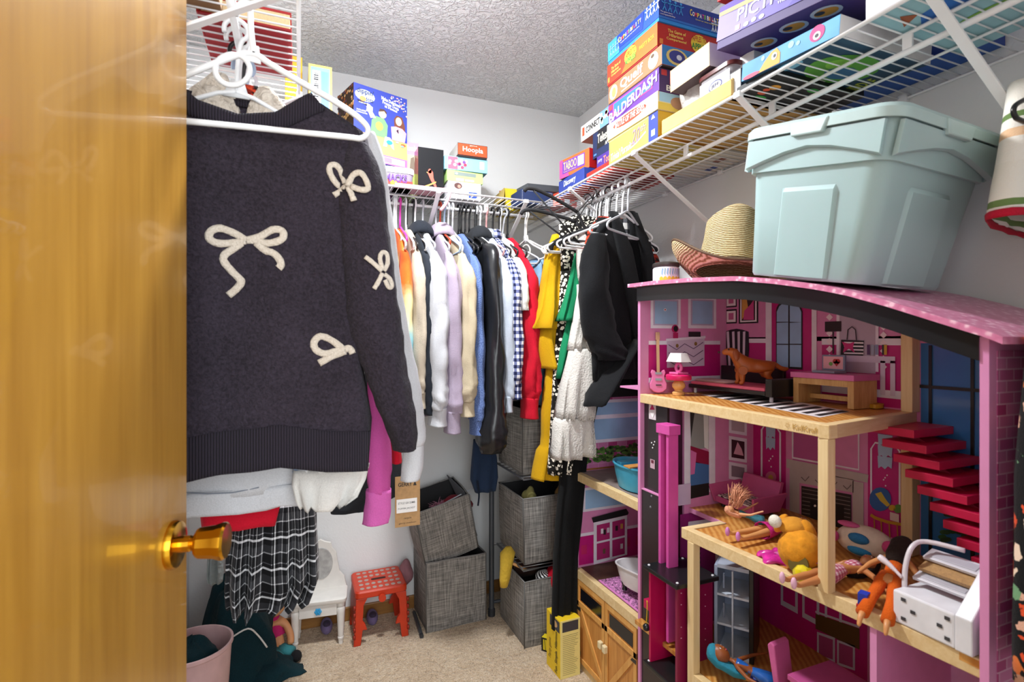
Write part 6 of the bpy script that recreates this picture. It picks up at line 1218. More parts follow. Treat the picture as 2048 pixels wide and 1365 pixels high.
# ---- prints: middle storey
MW_ = Px(Y=1.236); a = Art(MW_)
a.rect(FRAME, 1368, 808, 1381, 972, k=2).rect(FRAME, 1417, 818, 1430, 985, k=2).rect('#8f9492', 1381, 812, 1417, 900, k=2).poly('#2a2c2c', [(1379, 814), (1390, 815), (1381, 880)], k=3).poly('#dfe4e2', [(1406, 818), (1416, 820), (1416, 900), (1408, 895)], k=3).poly('#8a0a3a', [(1380, 892), (1417, 904), (1417, 930), (1380, 924)], k=4).poly('#3f6aa0', [(1380, 922), (1417, 930), (1417, 978), (1380, 975)], k=4).poly('#cf6aa4', [(1380, 900), (1392, 906), (1388, 948), (1380, 950)], k=5).poly('#141416', [(1380, 972), (1417, 966), (1417, 990), (1380, 998)], k=5)
for v0, v1, c in ((826, 868, '#b9a8b4'), (872, 922, '#3a1424'), (924, 960, '#8a7a88')): a.poly(FRAME, [(1457, v1-2), (1493, v1+4), (1493, v0+6), (1457, v0)], k=3).poly(c, [(1462, v1-7), (1488, v1-3), (1488, v0+12), (1462, v0+7)], k=4)
a.poly('#e0a8bc', [(1466, 908), (1486, 912), (1482, 898), (1474, 884)], k=5).rect('#cdb8d6', 1355, 970, 1380, 1012, k=6).done('wall_print', DH)
a = Art(BRK); a.rect(HOT, 1506, 840, 1572, 1020).rect(HOT, 1736, 862, 1818, 1060)
for x0, x1, v0 in ((1524, 1561, 846), (1743, 1800, 884)):
    a.stroke(FRAME, [(x0, 1010), (x0, v0+14), (x0+8, v0+2), (x1-8, v0+8), (x1, v0+20), (x1, 1012)], 3.5, k=3)
    xc = (x0+x1)/2; w_ = (x1-x0)*.26
    for i in range(3): a.poly('#a8c0dc', [(xc-w_, v0-16+22*i), (xc+w_, v0-12+22*i), (xc+w_*.9, v0+10+22*i), (xc+w_*.4, v0+5+22*i), (xc, v0+11+22*i), (xc-w_*.5, v0+5+22*i), (xc-w_*.9, v0+9+22*i)], k=4+i)
    for i in range(4): a.ell('#f0e0ec', xc+[0, 4, -3, 1][i], v0+72+[0, -5, 4, 16][i], 1.6, 1.8, k=5, n=6)
a.frame if 0 else None
a.rect('#b85a98', 1586, 822, 1640, 922, k=2); a.stroke(FRAME, [(1586, 822), (1586, 916), (1718, 940), (1718, 838)], 4, k=3)
FPL = P('#b9b0ac', .5); a.poly(FPL, [(1574, 936), (1574, 918), (1738, 950), (1736, 966)], k=4).poly(FPL, [(1580, 1030), (1580, 936), (1600, 940), (1600, 1036)], k=4).poly(FPL, [(1706, 1066), (1706, 962), (1728, 966), (1728, 1072)], k=4).poly(FPL, [(1598, 966), (1598, 938), (1708, 960), (1708, 986)], k=4).poly('#2c2624', [(1604, 1046), (1604, 972), (1704, 990), (1704, 1068)], k=5)
for i in range(9): a.stroke('#7a706c', [(1606, 978+8*i), (1640, 984+8*i), (1702, 996+8*i)], 1.6, k=6)
a.poly('#17120f', [(1622, 1050), (1622, 1000), (1690, 1012), (1690, 1064)], k=7).ell('#e8e8e0', 1632, 1012, 2.5, 2.5, k=8, n=8)
for x in (1612, 1640, 1668, 1696): a.stroke('#6f6662', [(x-8, 952+(x-1600)*.2), (x, 960+(x-1600)*.2), (x+8, 951+(x-1600)*.2)], 2, k=7)
a.ell('#2f5f9c', 1762, 999, 22, 24, k=6).poly('#c8b03a', [(1752, 988), (1764, 984), (1774, 1000), (1782, 1010), (1776, 1014), (1762, 1002)], k=7).ell('#c89a2a', 1786, 1016, 7, 6, k=7).ell('#5a8a3a', 1798, 1018, 9, 9, k=7).rect('#d8c0b8', 1782, 1024, 1800, 1040, k=8)
a.stroke('#c08a1c', [(1743, 1030), (1752, 1036), (1775, 1044), (1808, 1050)], 6, k=7)
for x in (1750, 1764, 1780, 1796): a.stroke('#a8741a', [(x, 1040+(x-1750)*.2), (x+2, 1076+(x-1750)*.2)], 2.5, k=7)
a.ell('#c86a8c', 1543, 955, 11, 12, k=6).ell('#c89a4a', 1543, 956, 5, 6, k=7).done('wall_print', DH)
# ---- prints: lower storey
a = Art(BRK); a.rect(HOT, 1420, 1060, 1735, 1365)
for x, y in ((1562, 1150), (1605, 1175), (1650, 1195)): a.rect('#c8c0d4', x, y, x+34, y+60, k=2).rect(HOT, x+5, y+8, x+29, y+52, k=3)
a.poly('#5a3a12', [(1632, 1258), (1632, 1228), (1720, 1258), (1720, 1300)], k=4).poly('#c8c0d4', [(1632, 1226), (1632, 1222), (1720, 1252), (1720, 1257)], k=5)
for x, y in ((1635, 1264), (1675, 1280)): a.poly('#c8c0d4', [(x, y+50), (x, y), (x+36, y+12), (x+36, y+62)], k=4).poly('#a8407a', [(x+4, y+46), (x+4, y+6), (x+32, y+16), (x+32, y+56)], k=5)
a.done('wall_print', DH)
a = Art(Px(Y=1.235)); a.rect(P('#8f1f70', .5), 1360, 1030, 1500, 1260).poly(FRAME, [(1375, 1062), (1376, 1044), (1436, 1036), (1437, 1052)], k=3).poly(P('#c8b8cc', .5), [(1455, 1130), (1455, 1085), (1486, 1085), (1486, 1160)], k=2).rect(FRAME, 1430, 1080, 1438, 1200, k=3)
for i in range(5): a.rect('#17131a', 1394, 1088+9*i, 1400, 1092+9*i, k=4)
a.done('wall_print', DH)
a = Art(Px(X=1.2)); a.poly(P('#c890bc', .5), [(1758, 1400), (1758, 1270), (1990, 1350), (1990, 1480)]).poly('#4a4448', [(1766, 1400), (1766, 1312), (1774, 1304), (1782, 1312), (1784, 1400)], k=2).poly('#b8b0bc', [(1806, 1400), (1806, 1300), (1868, 1326), (1868, 1420)], k=3).poly('#2a2024', [(1818, 1400), (1818, 1316), (1862, 1334), (1862, 1420)], k=4)
a.done('wall_print', DH)
# ---- wing
WP = EDGE
dh(slab(.995, YW, .02, BX+.01, YW+.01, 1.098), 'wing_end', WP); dh(slab(BX, YFAR, .02, BX+.01, YW, 1.098), 'wing_back', PINKW)
rail((.985, YW), (.985, YFAR+.001), FM-.037, .03); rail((.985, YW), (.985, YFAR+.001), FL-.042, .034)
m = MB(); m.prism([(1.007, YFAR, FM-.012), (BX, YFAR, FM-.012), (BX, YW, FM-.012), (1.007, YW, FM-.012)], (0, 0, .006)); dh(m, 'wing_floor', P('#8a7a74', .5, .2, 12))
m = MB(); m.prism([(1.007, YFAR, FL-.014), (BX, YFAR, FL-.014), (BX, YW, FL-.014), (1.007, YW, FL-.014)], (0, 0, .006)); dh(m, 'wing_floor', P('#5a4030', .5, .4, 16))
dh(slab(1.0, YFAR, 1.094, BX, YFAR+.12, 1.1), 'wing_ledge', EDGE)
EWL = Px(Y=YW); a = Art(EWL); BR1 = P('#a83a76', .5); BR2 = P('#c272a2', .5)
xA, xB = .998, BX-.002
def wrect(c, x0, z0, x1, z1, k=1): a.ink(c); a.mb.poly([Vector((x0, YW-.0005*k, z0))-DO, Vector((x1, YW-.0005*k, z0))-DO, Vector((x1, YW-.0005*k, z1))-DO, Vector((x0, YW-.0005*k, z1))-DO])
def xz(u, v): p = at(u, v, Y=YW); return p.x, p.z
wrect(P('#cf98ba', .5), xA, FM, xB, 1.096, .5)
random.seed(9); row = 0; z = FM
while z < 1.09:
    x = xA-(.022 if row % 2 else 0)
    while x < xB: wrect(random.choice([BR1, BR2, BR2]), max(xA, x), z, min(xB, x+.042), min(1.095, z+.018), 1); x += .044
    z += .02; row += 1
x0, z1 = xz(1172, 802); x1, _ = xz(1282, 802); _, z0 = xz(1172, 888); zm = lerp(z0, z1, .6)
wrect(FRAME, x0, z0, x1, z1, 2); wrect(SKYW, x0+.012, zm+.008, x1-.012, z1-.012, 3); wrect(SKYW, x0+.012, z0+.012, x1-.012, zm-.008, 3)
_, zp = xz(1200, 935); wrect(WOOD('planter', '#7a4a22', '#a06a34'), xA, FM-.004, xB, zp, 3); a.done('wall_print', DH)
random.seed(11); a = Art(EWL)
for i in range(170):
    u = random.uniform(1164, 1296); v = 914-(u-1165)*.14+random.uniform(-12, 14); a.ell(random.choice(['#3a5a24', '#4f7a30', '#2c4a1c', '#5f8a3a']), u, v, random.uniform(3, 6), random.uniform(2, 4), k=4+(i % 5), n=7)
a.done('hedge_print', DH)
a = Art(EWL)
wrect(PINKW, xA, FL, xB, FM-.04, .5); wrect(HOT, xA, FL, xB, FL+.11, 1); wrect(FRAME, xA, FL+.11, xB, FL+.122, 2)
x0, z1 = xz(1165, 977); x1, z0 = xz(1270, 1015); _, z0 = xz(1165, 1025)
wrect(FRAME, x0, z0, x1, z1, 2); wrect(SKYW, x0+.012, z0+.01, x1-.012, z1-.01, 3)
for i in range(6): wrect('#c01a62', xA+.01+.05*i, FL+.04, xA+.035+.05*i, FL+.075, 2)
a.done('wall_print', DH)
# printed white glass cabinet on the wing wall (painted panel, slightly proud)
a = Art(Px(Y=YW-.004))
a.poly('#17171a', [(1183, 1036), (1252, 1018), (1257, 1026), (1255, 1030), (1186, 1046)], k=3).poly(FRAME, [(1187, 1130), (1187, 1046), (1254, 1031), (1254, 1110)], k=2)
for x0, x1, t0 in ((1193, 1219, 1051), (1224, 1249, 1044)):
    for j in range(2): a.poly('#b0266e', [(x0, t0+33+37*j), (x0, t0+37*j), (x1, t0-6+37*j), (x1, t0+27+37*j)], k=4)
for x, y, c in ((1201, 1068, '#e8e0ea'), (1206, 1070, '#2a1a22'), (1213, 1066, '#d8c8d8'), (1230, 1062, '#2a1a22'), (1240, 1058, '#c8944a'), (1205, 1108, '#6a4a3a'), (1240, 1098, '#d8d0d8')): a.rect(c, x, y-10, x+5, y, k=6)
a.done('cabinet_print', DH)
MBk = MB(); 
# barn doors
BW = WOOD('barn_wood', '#a8682a', '#d89a50', (20, 20, 1.5), .45); BW2 = WOOD('barn_wood_light', '#c8893e', '#e0ab62', (20, 20, 1.5), .45)
ym = lerp(YFAR, YW, .5)
for y0, y1, s in ((YFAR+.012, ym-.002, 1), (ym+.002, YW-.002, -1)):
    d = dh(slab(.992, y0, .03, 1.0, y1, FL-.044), 'barn_door', BW)
    for (a0, z0, a1, z1) in ((y0, .03, y1, .05), (y0, FL-.064, y1, FL-.044), (y0, FL-.145, y1, FL-.125), (y0, .05, y0+.016, FL-.064), (y1-.016, .05, y1, FL-.064)):
        dh(slab(.987, a0, z0, .9919, a1, z1), 'door_batten', BW2, d, bevel=.001)
    dh(slab(.9905, y0+.024, FL-.12, .9918, y1-.024, FL-.075), 'door_window', P('#14141a', .15), d)
    A, B = ((y0+.018, .052), (y1-.018, FL-.147)) if s < 0 else ((y1-.018, .052), (y0+.018, FL-.147))
    dv = Vector((0, B[0]-A[0], B[1]-A[1])).normalized(); nv = Vector((0, -dv.z, dv.y))*.009; pa = Vector((.988, *A)); pb = Vector((.988, *B))
    dh(MB().hexa([pa-nv, pb-nv, pb+nv, pa+nv], [q+Vector((.0039, 0, 0)) for q in (pa-nv, pb-nv, pb+nv, pa+nv)]), 'door_brace', BW2, d)
    yk = y1-.012 if s > 0 else y0+.012
    dh(slab(.972, yk-.009, FL-.215, .9869, yk+.009, FL-.19), 'door_knob', P('#e0cfa4', .5), d, bevel=.003)
    yh = y0 if s > 0 else y1-.03
    for zz in (.06, FL-.16): dh(MB().prism([(.986, yh, zz), (.986, yh+.03, zz), (.986, yh+.022, zz+.01), (.986, yh, zz+.014)], (.001, 0, 0)), 'door_hinge', P('#2c2a28', .4), d)
dh(slab(.995, YFAR+.002, .0, 1.01, YW+.01, .03), 'plinth', PINEV)
dh(slab(.98, YN, .0, BX, YFAR, .02), 'plinth', PINEV)
# ================================================================ TOYS IN AND ON THE DOLLHOUSE
def at_(u, v, **k): return at(u, v, **k)
# --- big storage bin on the roof, fitted to its slope
bs = math.atan2(roofz(1.0)-roofz(.66), .34)
YBIN = .60
SB = thing('storage_bin', 'large mint green plastic storage tote with lid on dollhouse roof', 'storage bin', (0, 0, 0))
MINT = P('#a8cfc4', .38, .03); MLID = P('#b2c9c8', .38, .02); m, t = newmat('mint_translucent', .35); t.b.inputs['Base Color'].default_value = lin('#a5bfc0'); t.b.inputs['Subsurface Weight'].default_value = .3; t.b.inputs['Subsurface Radius'].default_value = (.03, .05, .04); t.b.inputs['Subsurface Scale'].default_value = .5; MINT = m
LX, LY, BH = .193, .164, .314
def brr(z, f, r): return rr(-LX*f, -LY*f, LX*f, LY*f, r, z*BH, 6)
prof = [(.0, .755, .03), (.02, .775, .032), (.4, .83, .034), (.70, .875, .034), (.703, .915, .036), (.84, .925, .036), (.95, .935, .036)]
MB().loft([brr(z, f, r) for z, f, r in prof], True, True).obj('tub', MINT, SB, smooth=32)
MB().loft([brr(z, f, r) for z, f, r in ((.925, .955, .038), (.92, .995, .042), (.922, 1.0, .042), (.975, 1.0, .042), (1.0, .965, .038), (1.005, .91, .036), (.985, .87, .034))], False, True).obj('lid', MLID, SB, smooth=32)
def fz(z):
    for (a, f, _), (b, g, _) in zip(prof, prof[1:]):
        if a <= z <= b: return lerp(f, g, (z-a)/(b-a))
    return .93
for ax, s in (('x', -1), ('x', 1), ('y', -1), ('y', 1)):      # moulded ribs, arched handles and lid latches
    W_ = LY if ax == 'x' else LX; H_ = LX if ax == 'x' else LY
    def q(t_, z, o): v = s*(H_*fz(z)+o); return (v, t_*W_, z*BH) if ax == 'x' else (t_*W_, v, z*BH)
    for t0, t1 in ((-.36, .3),):
        m = MB(); m.loft([[q(t0-.05, z, -.002), q(t0, z, .006), q(t1, z, .006), q(t1+.05, z, -.002)] for z in (.015, .2, .45, .52, .56)]+[[q(t0-.05, .6, -.003), q(t0, .6, -.002), q(t1, .6, -.002), q(t1+.05, .6, -.003)]], False, False, closed=False); m.obj('side_rib', MINT, SB, smooth=30)
    m = MB(); arc = [(-.86, .73), (-.6, .77), (-.3, .81), (0, .83), (.3, .81), (.6, .77), (.86, .73)]
    m.loft([[q(a, .91, .001), q(a, .91, .009), q(a, b, .010), q(a, b-.012, .001)] for a, b in [(lerp(p[0], r[0], k/4), lerp(p[1], r[1], k/4)) for p, r in zip(arc, arc[1:]) for k in range(4)]+[arc[-1]]], True, True); m.obj('handle_arch', MINT, SB, smooth=30)
    m = MB(); m.hexa([q(-.2, .89, .018), q(.2, .89, .018), q(.2, .89, .006), q(-.2, .89, .006)], [q(-.25, .98, .016), q(.25, .98, .016), q(.25, .98, .0), q(-.25, .98, .0)]); m.obj('lid_latch', MLID, SB, bevel=.003)
SB.location = (1.109, .788, 1.380); SB.rotation_euler = (.19, 0, .064)
# --- hat, jar and carton on the roof
HAT = thing('straw_hat', 'woven straw cowboy hat resting on dollhouse roof beside tote', 'hat', (1.165, 1.165, roofz(1.165)+.03), 0, rot=(.1, .08, .9))
m, t = newmat('straw', .8); w_ = t.n('TexWave', i_Scale=60, i_Distortion=3, i_Detail=2); w_.bands_direction = 'Z'; t.l(t.co(), w_.inputs['Vector']); n = t.n('TexNoise', i_Scale=160); t.l(t.co(), n.inputs['Vector'])
t.col(t.ramp(t.math('ADD', t.math('MULTIPLY', w_.outputs[0], .6), t.math('MULTIPLY', n.outputs[0], .4)), [(.25, '#8a6a3a'), (.5, '#d8bd88'), (.8, '#eadbb2')])); t.bump(w_.outputs[0], .8, .004); STRAW = m
def oval(z, a_, b_, f=None, n=48): return [(a_*math.cos(2*PI*i/n), b_*math.sin(2*PI*i/n), z+(f(2*PI*i/n) if f else 0)) for i in range(n)]
curl = lambda k: (lambda q: k*abs(math.sin(q))**2.2)
HS = 1.38
m = MB(); m.T = Matrix.Scale(HS, 4); m.loft([oval(0, .085, .068), oval(.03, .083, .064), oval(.07, .078, .058), oval(.112, .076, .056, lambda q: .008*math.cos(2*q)), oval(.122, .066, .046, lambda q: .008*math.cos(2*q)-.003), oval(.112, .035, .016), oval(.106, .005, .004)], False, True); m.obj('crown', STRAW, HAT, smooth=True)
m = MB(); m.T = Matrix.Scale(HS, 4); m.loft([oval(0, .084, .067), oval(.002, .105, .085, curl(.006)), oval(.0, .13, .108, curl(.025)), oval(-.006, .15, .122, curl(.058)), oval(-.008, .155, .122, curl(.068))], False, False); m.obj('brim', STRAW, HAT, smooth=True, solid=.003)
m = MB(); m.T = Matrix.Scale(HS, 4); m.loft([oval(.002, .0862, .0692), oval(.014, .0855, .0675)], False, False); m.obj('hat_band', P('#3a2a1c', .7), HAT, smooth=True, solid=.002)
m = MB(); m.T = Matrix.Scale(HS, 4); m.tube(oval(-.008, .155, .122, curl(.068)), .0028, 6, closed=True); m.obj('brim_edge', P('#5a4028', .7), HAT, smooth=True)
jp = at(1330, 560, Y=1.335); JAR = thing('candle_jar', 'small white jar with blue and yellow print and dark lid on roof', 'jar', (jp.x-.01, 1.318, roofz(1.318)), 0)
MB().lathe([(0, .0005), (.038, .0005), (.04, .006), (.04, .048), (.036, .052), (0, .052)], 28, cap0=False, cap1=False).obj('glass', P('#e4e2ea', .25), JAR, smooth=40)
m = MB()
for i in range(14):
    q = -2.6+i*.2; m.mi = i % 2
    m.add([(.0403*math.cos(q+d), .0403*math.sin(q+d), z) for d, z in ((0, .03), (.1, .022), (.16, .044), (.06, .046))], [(0, 1, 2, 3)])
m.obj('leaf_print', [P('#7fa8c8', .4), P('#8fb0b8', .4)], JAR)
m = MB()
for i in range(9):
    q = -2.6+i*.3; m.add([(.0404*math.cos(q+.05*math.cos(b)*3), .0404*math.sin(q+.05*math.cos(b)*3), .013+.008*math.sin(b)) for b in [2*PI*k/10 for k in range(10)]], [tuple(range(10))])
m.obj('lemon_print', P('#e0b83a', .4), JAR)
MB().lathe([(0, .052), (.039, .052), (.041, .055), (.041, .063), (.037, .066), (0, .066)], 28, cap0=False, cap1=False).obj('lid', P('#3a3532', .4), JAR, smooth=40)
t, f = gbox('brown_carton', 'plain brown carton lying behind straw hat on dollhouse roof', (1.27, 1.32, roofz(1.32)+.003), -PI/2, .2, .07, .03, '#b8986a', rough=.8)
# --- upper storey furniture
FURN = 'dollhouse furniture'
BED = thing('doll_bed', 'black doll bed with coral pink mattress on top floor', 'doll bed', (1.165, 1.03, FU+.001))
MB().box((0, .01, .016), (.14, .308, .027)).obj('frame', BLACKF, BED, bevel=.002); MB().box((.002, .014, .0272), (.138, .3, .037)).obj('mattress', P('#d8607c', .6), BED, bevel=.003)
MB().box((.0, -.012, .014), (.14, .01, .062)).obj('footboard', P('#1c1b1c', .35), BED, bevel=.002); MB().box((.128, .06, .027), (.14, .3, .085)).obj('headboard', P('#151517', .35), BED, bevel=.002)
for x, y in ((.012, .0), (.128, .0), (.012, .29), (.128, .29)): MB().tube([(x, y, 0), (x, y, .018)], .005, 10).obj('leg', P('#c8c4cc', .3), BED, smooth=40)
MB().loft([rr(.01, .16, .07, .29, .01, .0372), rr(.006, .155, .075, .295, .012, .041), rr(.012, .16, .068, .288, .01, .045)]).obj('pillow', F('#c8a8a4'), BED, smooth=40)
# dog
DOG = thing('toy_dog', 'orange plastic toy dog standing on doll bed', 'toy dog', (1.225, 1.13, FU+.0385), math.radians(146))
DM = P('#a8561a', .45, .12, 25, .3, 60)
dj = [(-.03, 0, .062, .021, .025), (.005, 0, .06, .022, .023), (.035, 0, .066, .024, .027), (.052, 0, .085, .017, .019), (.066, 0, .106, .0175), (.083, 0, .105, .0115), (.098, 0, .1, .0085),
      (.04, .015, .045, .0125), (.04, .017, .022, .009), (.039, .017, .006, .0075), (.05, .017, .0055, .0085, .006), (.04, -.015, .045, .0125), (.046, -.017, .022, .009), (.045, -.017, .006, .0075), (.056, -.017, .0055, .0085, .006),
      (-.036, .015, .045, .0165), (-.03, .017, .028, .0105), (-.046, .017, .02, .0075), (-.043, .017, .006, .007), (-.032, .017, .0055, .0085, .006), (-.04, -.015, .045, .0165), (-.036, -.017, .028, .0105), (-.052, -.017, .02, .0075), (-.049, -.017, .006, .007), (-.038, -.017, .0055, .0085, .006),
      (-.058, 0, .066, .009), (-.075, 0, .054, .0075), (-.09, 0, .05, .008), (-.1, 0, .053, .004)]
de = [(0, 1), (1, 2), (2, 3), (3, 4), (4, 5), (5, 6), (2, 7), (7, 8), (8, 9), (9, 10), (2, 11), (11, 12), (12, 13), (13, 14), (0, 15), (15, 16), (16, 17), (17, 18), (18, 19), (0, 20), (20, 21), (21, 22), (22, 23), (23, 24), (0, 25), (25, 26), (26, 27), (27, 28)]
DOG.scale = (.92, .92, .92); skin('body', dj, de, DM, DOG)
for s in (-1, 1):
    MB().ball((.058, s*.018, .095), (.01, .005, .02), 12, 8, RX(s*.25)).obj('ear', P('#94481a', .5), DOG, smooth=True)
    MB().ball((.079, s*.0105, .1115), .0026, 8, 6).obj('eye', P('#161214', .2), DOG, smooth=True)
    MB().lathe([(0, 0), (.014, 0), (.0135, .001), (0, .001)], 20, (.04, s*.0265, .046), RX(-s*PI/2), cap0=False, cap1=False).obj('leg_joint', DM, DOG, smooth=40)
MB().ball((.1065, 0, .1025), (.004, .0045, .0035), 8, 6).obj('nose', P('#3a2218', .3), DOG, smooth=True)
# desk with laptop
DSK = thing('doll_desk', 'wooden doll desk with pink top on top floor', 'doll desk', (1.235, .845, FU+.001))
OAK2 = WOOD('doll_oak', '#b8864a', '#d8ae72', (30, 30, 4), .5)
MB().box((-.006, -.004, .068), (.09, .17, .082)).obj('top', P('#cf6aa0', .4), DSK, bevel=.001)
for y in (.0, .15): MB().box((.0, y, 0), (.085, y+.016, .068)).obj('side', OAK2, DSK, bevel=.001)
MB().box((.0, .016, .052), (.012, .15, .068)).obj('apron', OAK2, DSK); MB().box((.045, .016, .012), (.06, .15, .024)).obj('stretcher', OAK2, DSK)
LT = thing('toy_laptop', 'tiny grey toy laptop with heart screen on doll desk', 'toy laptop', (1.25, .905, FU+.0835), 0)
MB().box((0, 0, 0), (.045, .062, .006)).obj('base', P('#8a90a4', .4), LT, bevel=.001); MB().box((.038, 0, .006), (.045, .062, .046)).obj('screen_lid', P('#7d86a0', .4), LT, bevel=.001)
f_ = Face((.0378, .058, .01), (0, -.054, 0), (0, 0, .032)); Art(f_).rect('#e6a8b4', 0, 0, 1, 1).ell('#b8202c', .62, .62, .12, .2, k=3).ell('#b8202c', .76, .62, .12, .2, k=3).poly('#b8202c', [(.5, .6), (.69, .2), (.88, .6)], k=3).ell('#6a9a4a', .4, .4, .1, .16, k=3).done('screen_print', LT)
o = MB().loft([[(.03*math.cos(q)*(1+.25*math.cos(3*q)), .022*math.sin(q)*(1+.2*math.sin(2*q)), z) for q in [2*PI*i/30 for i in range(30)]] for z in (.0006, .011)]).obj('toy_cushion', P('#c8992a', .5), None, smooth=35, bevel=.001); o.location = at(1748, 816, Z=FU+.001); tag(o, 'small wavy yellow toy rug piece beside doll desk', 'toy')
MB().box((-.01, -.006, .0112), (.01, .006, .0125)).obj('patch', P('#a87a1c', .5), o)
# round table, lamp, guitar
RT = thing('doll_side_table', 'pink round doll table on turned wooden leg', 'doll table', (1.075, 1.278, FU+.001))
MB().lathe([(0, 0), (.018, 0), (.019, .008), (.012, .012), (.012, .016), (.019, .024), (.02, .032), (.014, .042), (.009, .046), (.0, .046)], 20, cap0=False, cap1=False).obj('leg', WOOD('turned', '#c9924e', '#e0b478'), RT, smooth=40)
MB().lathe([(0, .046), (.036, .046), (.038, .049), (.038, .06), (.035, .063), (0, .063)], 28, cap0=False, cap1=False).obj('top', P('#cf1a62', .35), RT, smooth=40)
LP = thing('doll_lamp', 'tiny doll lamp with white shade and pink ring stem', 'doll lamp', (1.075, 1.278, FU+.065))
MB().box((-.02, -.02, 0), (.02, .02, .006)).obj('base', P('#d864a0', .35), LP, bevel=.001)
MB().tube([(0, .012*math.cos(2*PI*i/20), .02+.012*math.sin(2*PI*i/20)) for i in range(20)], .005, 8, closed=True).obj('ring_stem', P('#d864a0', .35), LP, smooth=True)
MB().loft([rr(-.022, -.034, .022, .034, .004, .037), rr(-.014, -.024, .014, .024, .004, .064)], True, True).obj('shade', P('#e6e4e4', .4), LP, bevel=.001)
GT = thing('toy_guitar', 'pink toy guitar leaning in corner of top floor', 'toy guitar', (1.035, 1.322, FU+.008), 0, rot=(-.08, 0, -.45)); GT.scale = (1.2, 1.2, 1.2)
gp = [(.0, -.003), (.012, .0), (.021, .008), (.022, .02), (.017, .032), (.016, .04), (.019, .05), (.016, .058), (.009, .055), (.005, .05), (-.005, .05), (-.009, .055), (-.016, .058), (-.019, .05), (-.016, .04), (-.017, .032), (-.022, .02), (-.021, .008), (-.012, 0)]
MB().prism([(a, 0, b) for a, b in gp], (0, .009, 0)).obj('body', P('#d06a9c', .35), GT, bevel=.002)
MB().box((-.0032, -.002, .05), (.0032, .005, .135)).obj('neck', P('#b08a64', .5), GT); MB().box((-.005, -.002, .135), (.005, .004, .155)).obj('headstock', P('#a87a5a', .5), GT)
for z in (.032, .048): MB().box((-.008, -.0015, z-.003), (.008, 0, z+.003)).obj('pickup', M_SIL, GT)
MB().box((-.007, -.0015, .016), (.007, 0, .019)).obj('bridge', P('#3a2028', .4), GT)
# --- wing: tubs
def tubmesh(a_, b_, h, wave=0, n=36):
    e = lambda s, z, wv=0: [(a_*s*math.cos(q), b_*s*math.sin(q), z+wv*math.cos(2*q)) for q in [2*PI*i/n for i in range(n)]]
    return MB().loft([e(.72, 0), e(.8, .004), e(.9, h*.5), e(.97, h*.92, wave), e(1.02, h*.95, wave), e(1.02, h, wave), e(.95, h, wave), e(.86, h*.5), e(.74, .008), e(.1, .006)], True, True)
TUB = thing('toy_boat_tub', 'blue toy tub with wooden seat board in dollhouse wing', 'toy tub', (1.078, 1.475, FM-.005), 0)
tubmesh(.08, .115, .085).obj('hull', P('#3f9ab8', .35), TUB, smooth=35); MB().box((-.078, -.05, .0855), (.078, -.015, .09)).obj('seat_board', WOOD('board', '#b87a36', '#d09a58'), TUB, rot if 0 else False)
MB().box((-.05, .04, .05), (.05, .07, .084)).obj('bow_deck', P('#4aa6c6', .35), TUB, bevel=.002)
BT = thing('toy_bathtub', 'white toy bathtub on black feet in dollhouse wing', 'toy bathtub', (1.085, 1.47, FL+.006), .25)
o = tubmesh(.062, .11, .066, .006).obj('basin', P('#d4d0d2', .3), BT, smooth=35); o.location.z = .018
for x, y in ((-.03, -.055), (.03, -.055), (-.03, .055), (.03, .055)): MB().lathe([(0, 0), (.01, 0), (.007, .008), (.012, .026), (0, .028)], 10, (x, y, 0), cap0=False, cap1=False).obj('foot', BLACKF, BT, smooth=40)
MT = MB().box((1.009, 1.385, FL-.0077), (1.12, 1.63, FL-.0055)).obj('bath_mat', uvmat('mat_print', lambda t, u, v, uv: (lambda n: (t.l(t.co(), n.inputs['Vector']), t.ramp(n.outputs[0], [(.45, '#d48ac0'), (.5, '#1c1018'), (.58, '#c07ab0')]))[1])(t.n('TexNoise', i_Scale=90, i_Detail=3))), None); tag(MT, 'pink and black speckled mat under toy bathtub', 'mat')
MB().box((1.0088, 1.384, FL-.0078), (1.016, 1.631, FL-.0052)).obj('border', P('#cf7ab8', .6), MT)
TL = thing('toy_toilet', 'toy toilet with maroon lid beside toy bathtub', 'toy toilet', (1.19, 1.405, FL-.0075), -PI/2)
MB().lathe([(0, 0), (.02, 0), (.018, .02), (.032, .045), (.034, .05), (0, .05)], 20, cap0=False, cap1=False).obj('bowl', P('#c8b4b8', .35), TL, smooth=40); MB().lathe([(0, .0502), (.036, .0502), (.036, .057), (.03, .06), (0, .06)], 20, cap0=False, cap1=False).obj('lid', P('#6a1438', .35), TL, smooth=40); MB().box((-.03, .03, .03), (.03, .055, .11)).obj('cistern', P('#b8a4ac', .4), TL, bevel=.003)
# --- middle floor
SF = thing('doll_sofa', 'pink winged doll sofa with zebra seat on middle floor', 'doll sofa', (1.165, 1.085, FM+.001), 0)
PK = P('#c4588e', .4)
MB().prism([(0, 0, .012), (.105, 0, .012), (.125, 0, .09), (.112, 0, .09), (.095, 0, .03), (0, 0, .03)], (0, .135, 0)).obj('seat_and_back', PK, SF, bevel=.002)
for s in (0, 1):
    y = .135 if s else 0; dy = .02 if s else -.02
    MB().hexa([(0, y, .012), (.1, y, .012), (.1, y+dy*.4, .012), (0, y+dy*.4, .012)], [(-.014, y+dy*.6, .062), (.115, y+dy*.6, .066), (.115, y+dy, .066), (-.014, y+dy, .062)]).obj('arm', PK, SF, bevel=.002)
MB().box((.004, .006, .0302), (.09, .129, .034)).obj('zebra_seat', uvmat('zebra2', lambda t, u, v, uv: (lambda n: (t.l(t.co(), n.inputs['Vector']), t.ramp(n.outputs[0], [(.48, '#141214'), (.52, '#e8e0dc')], 'CONSTANT'))[1])(t.n('TexWave', i_Scale=28, i_Distortion=6))), SF)
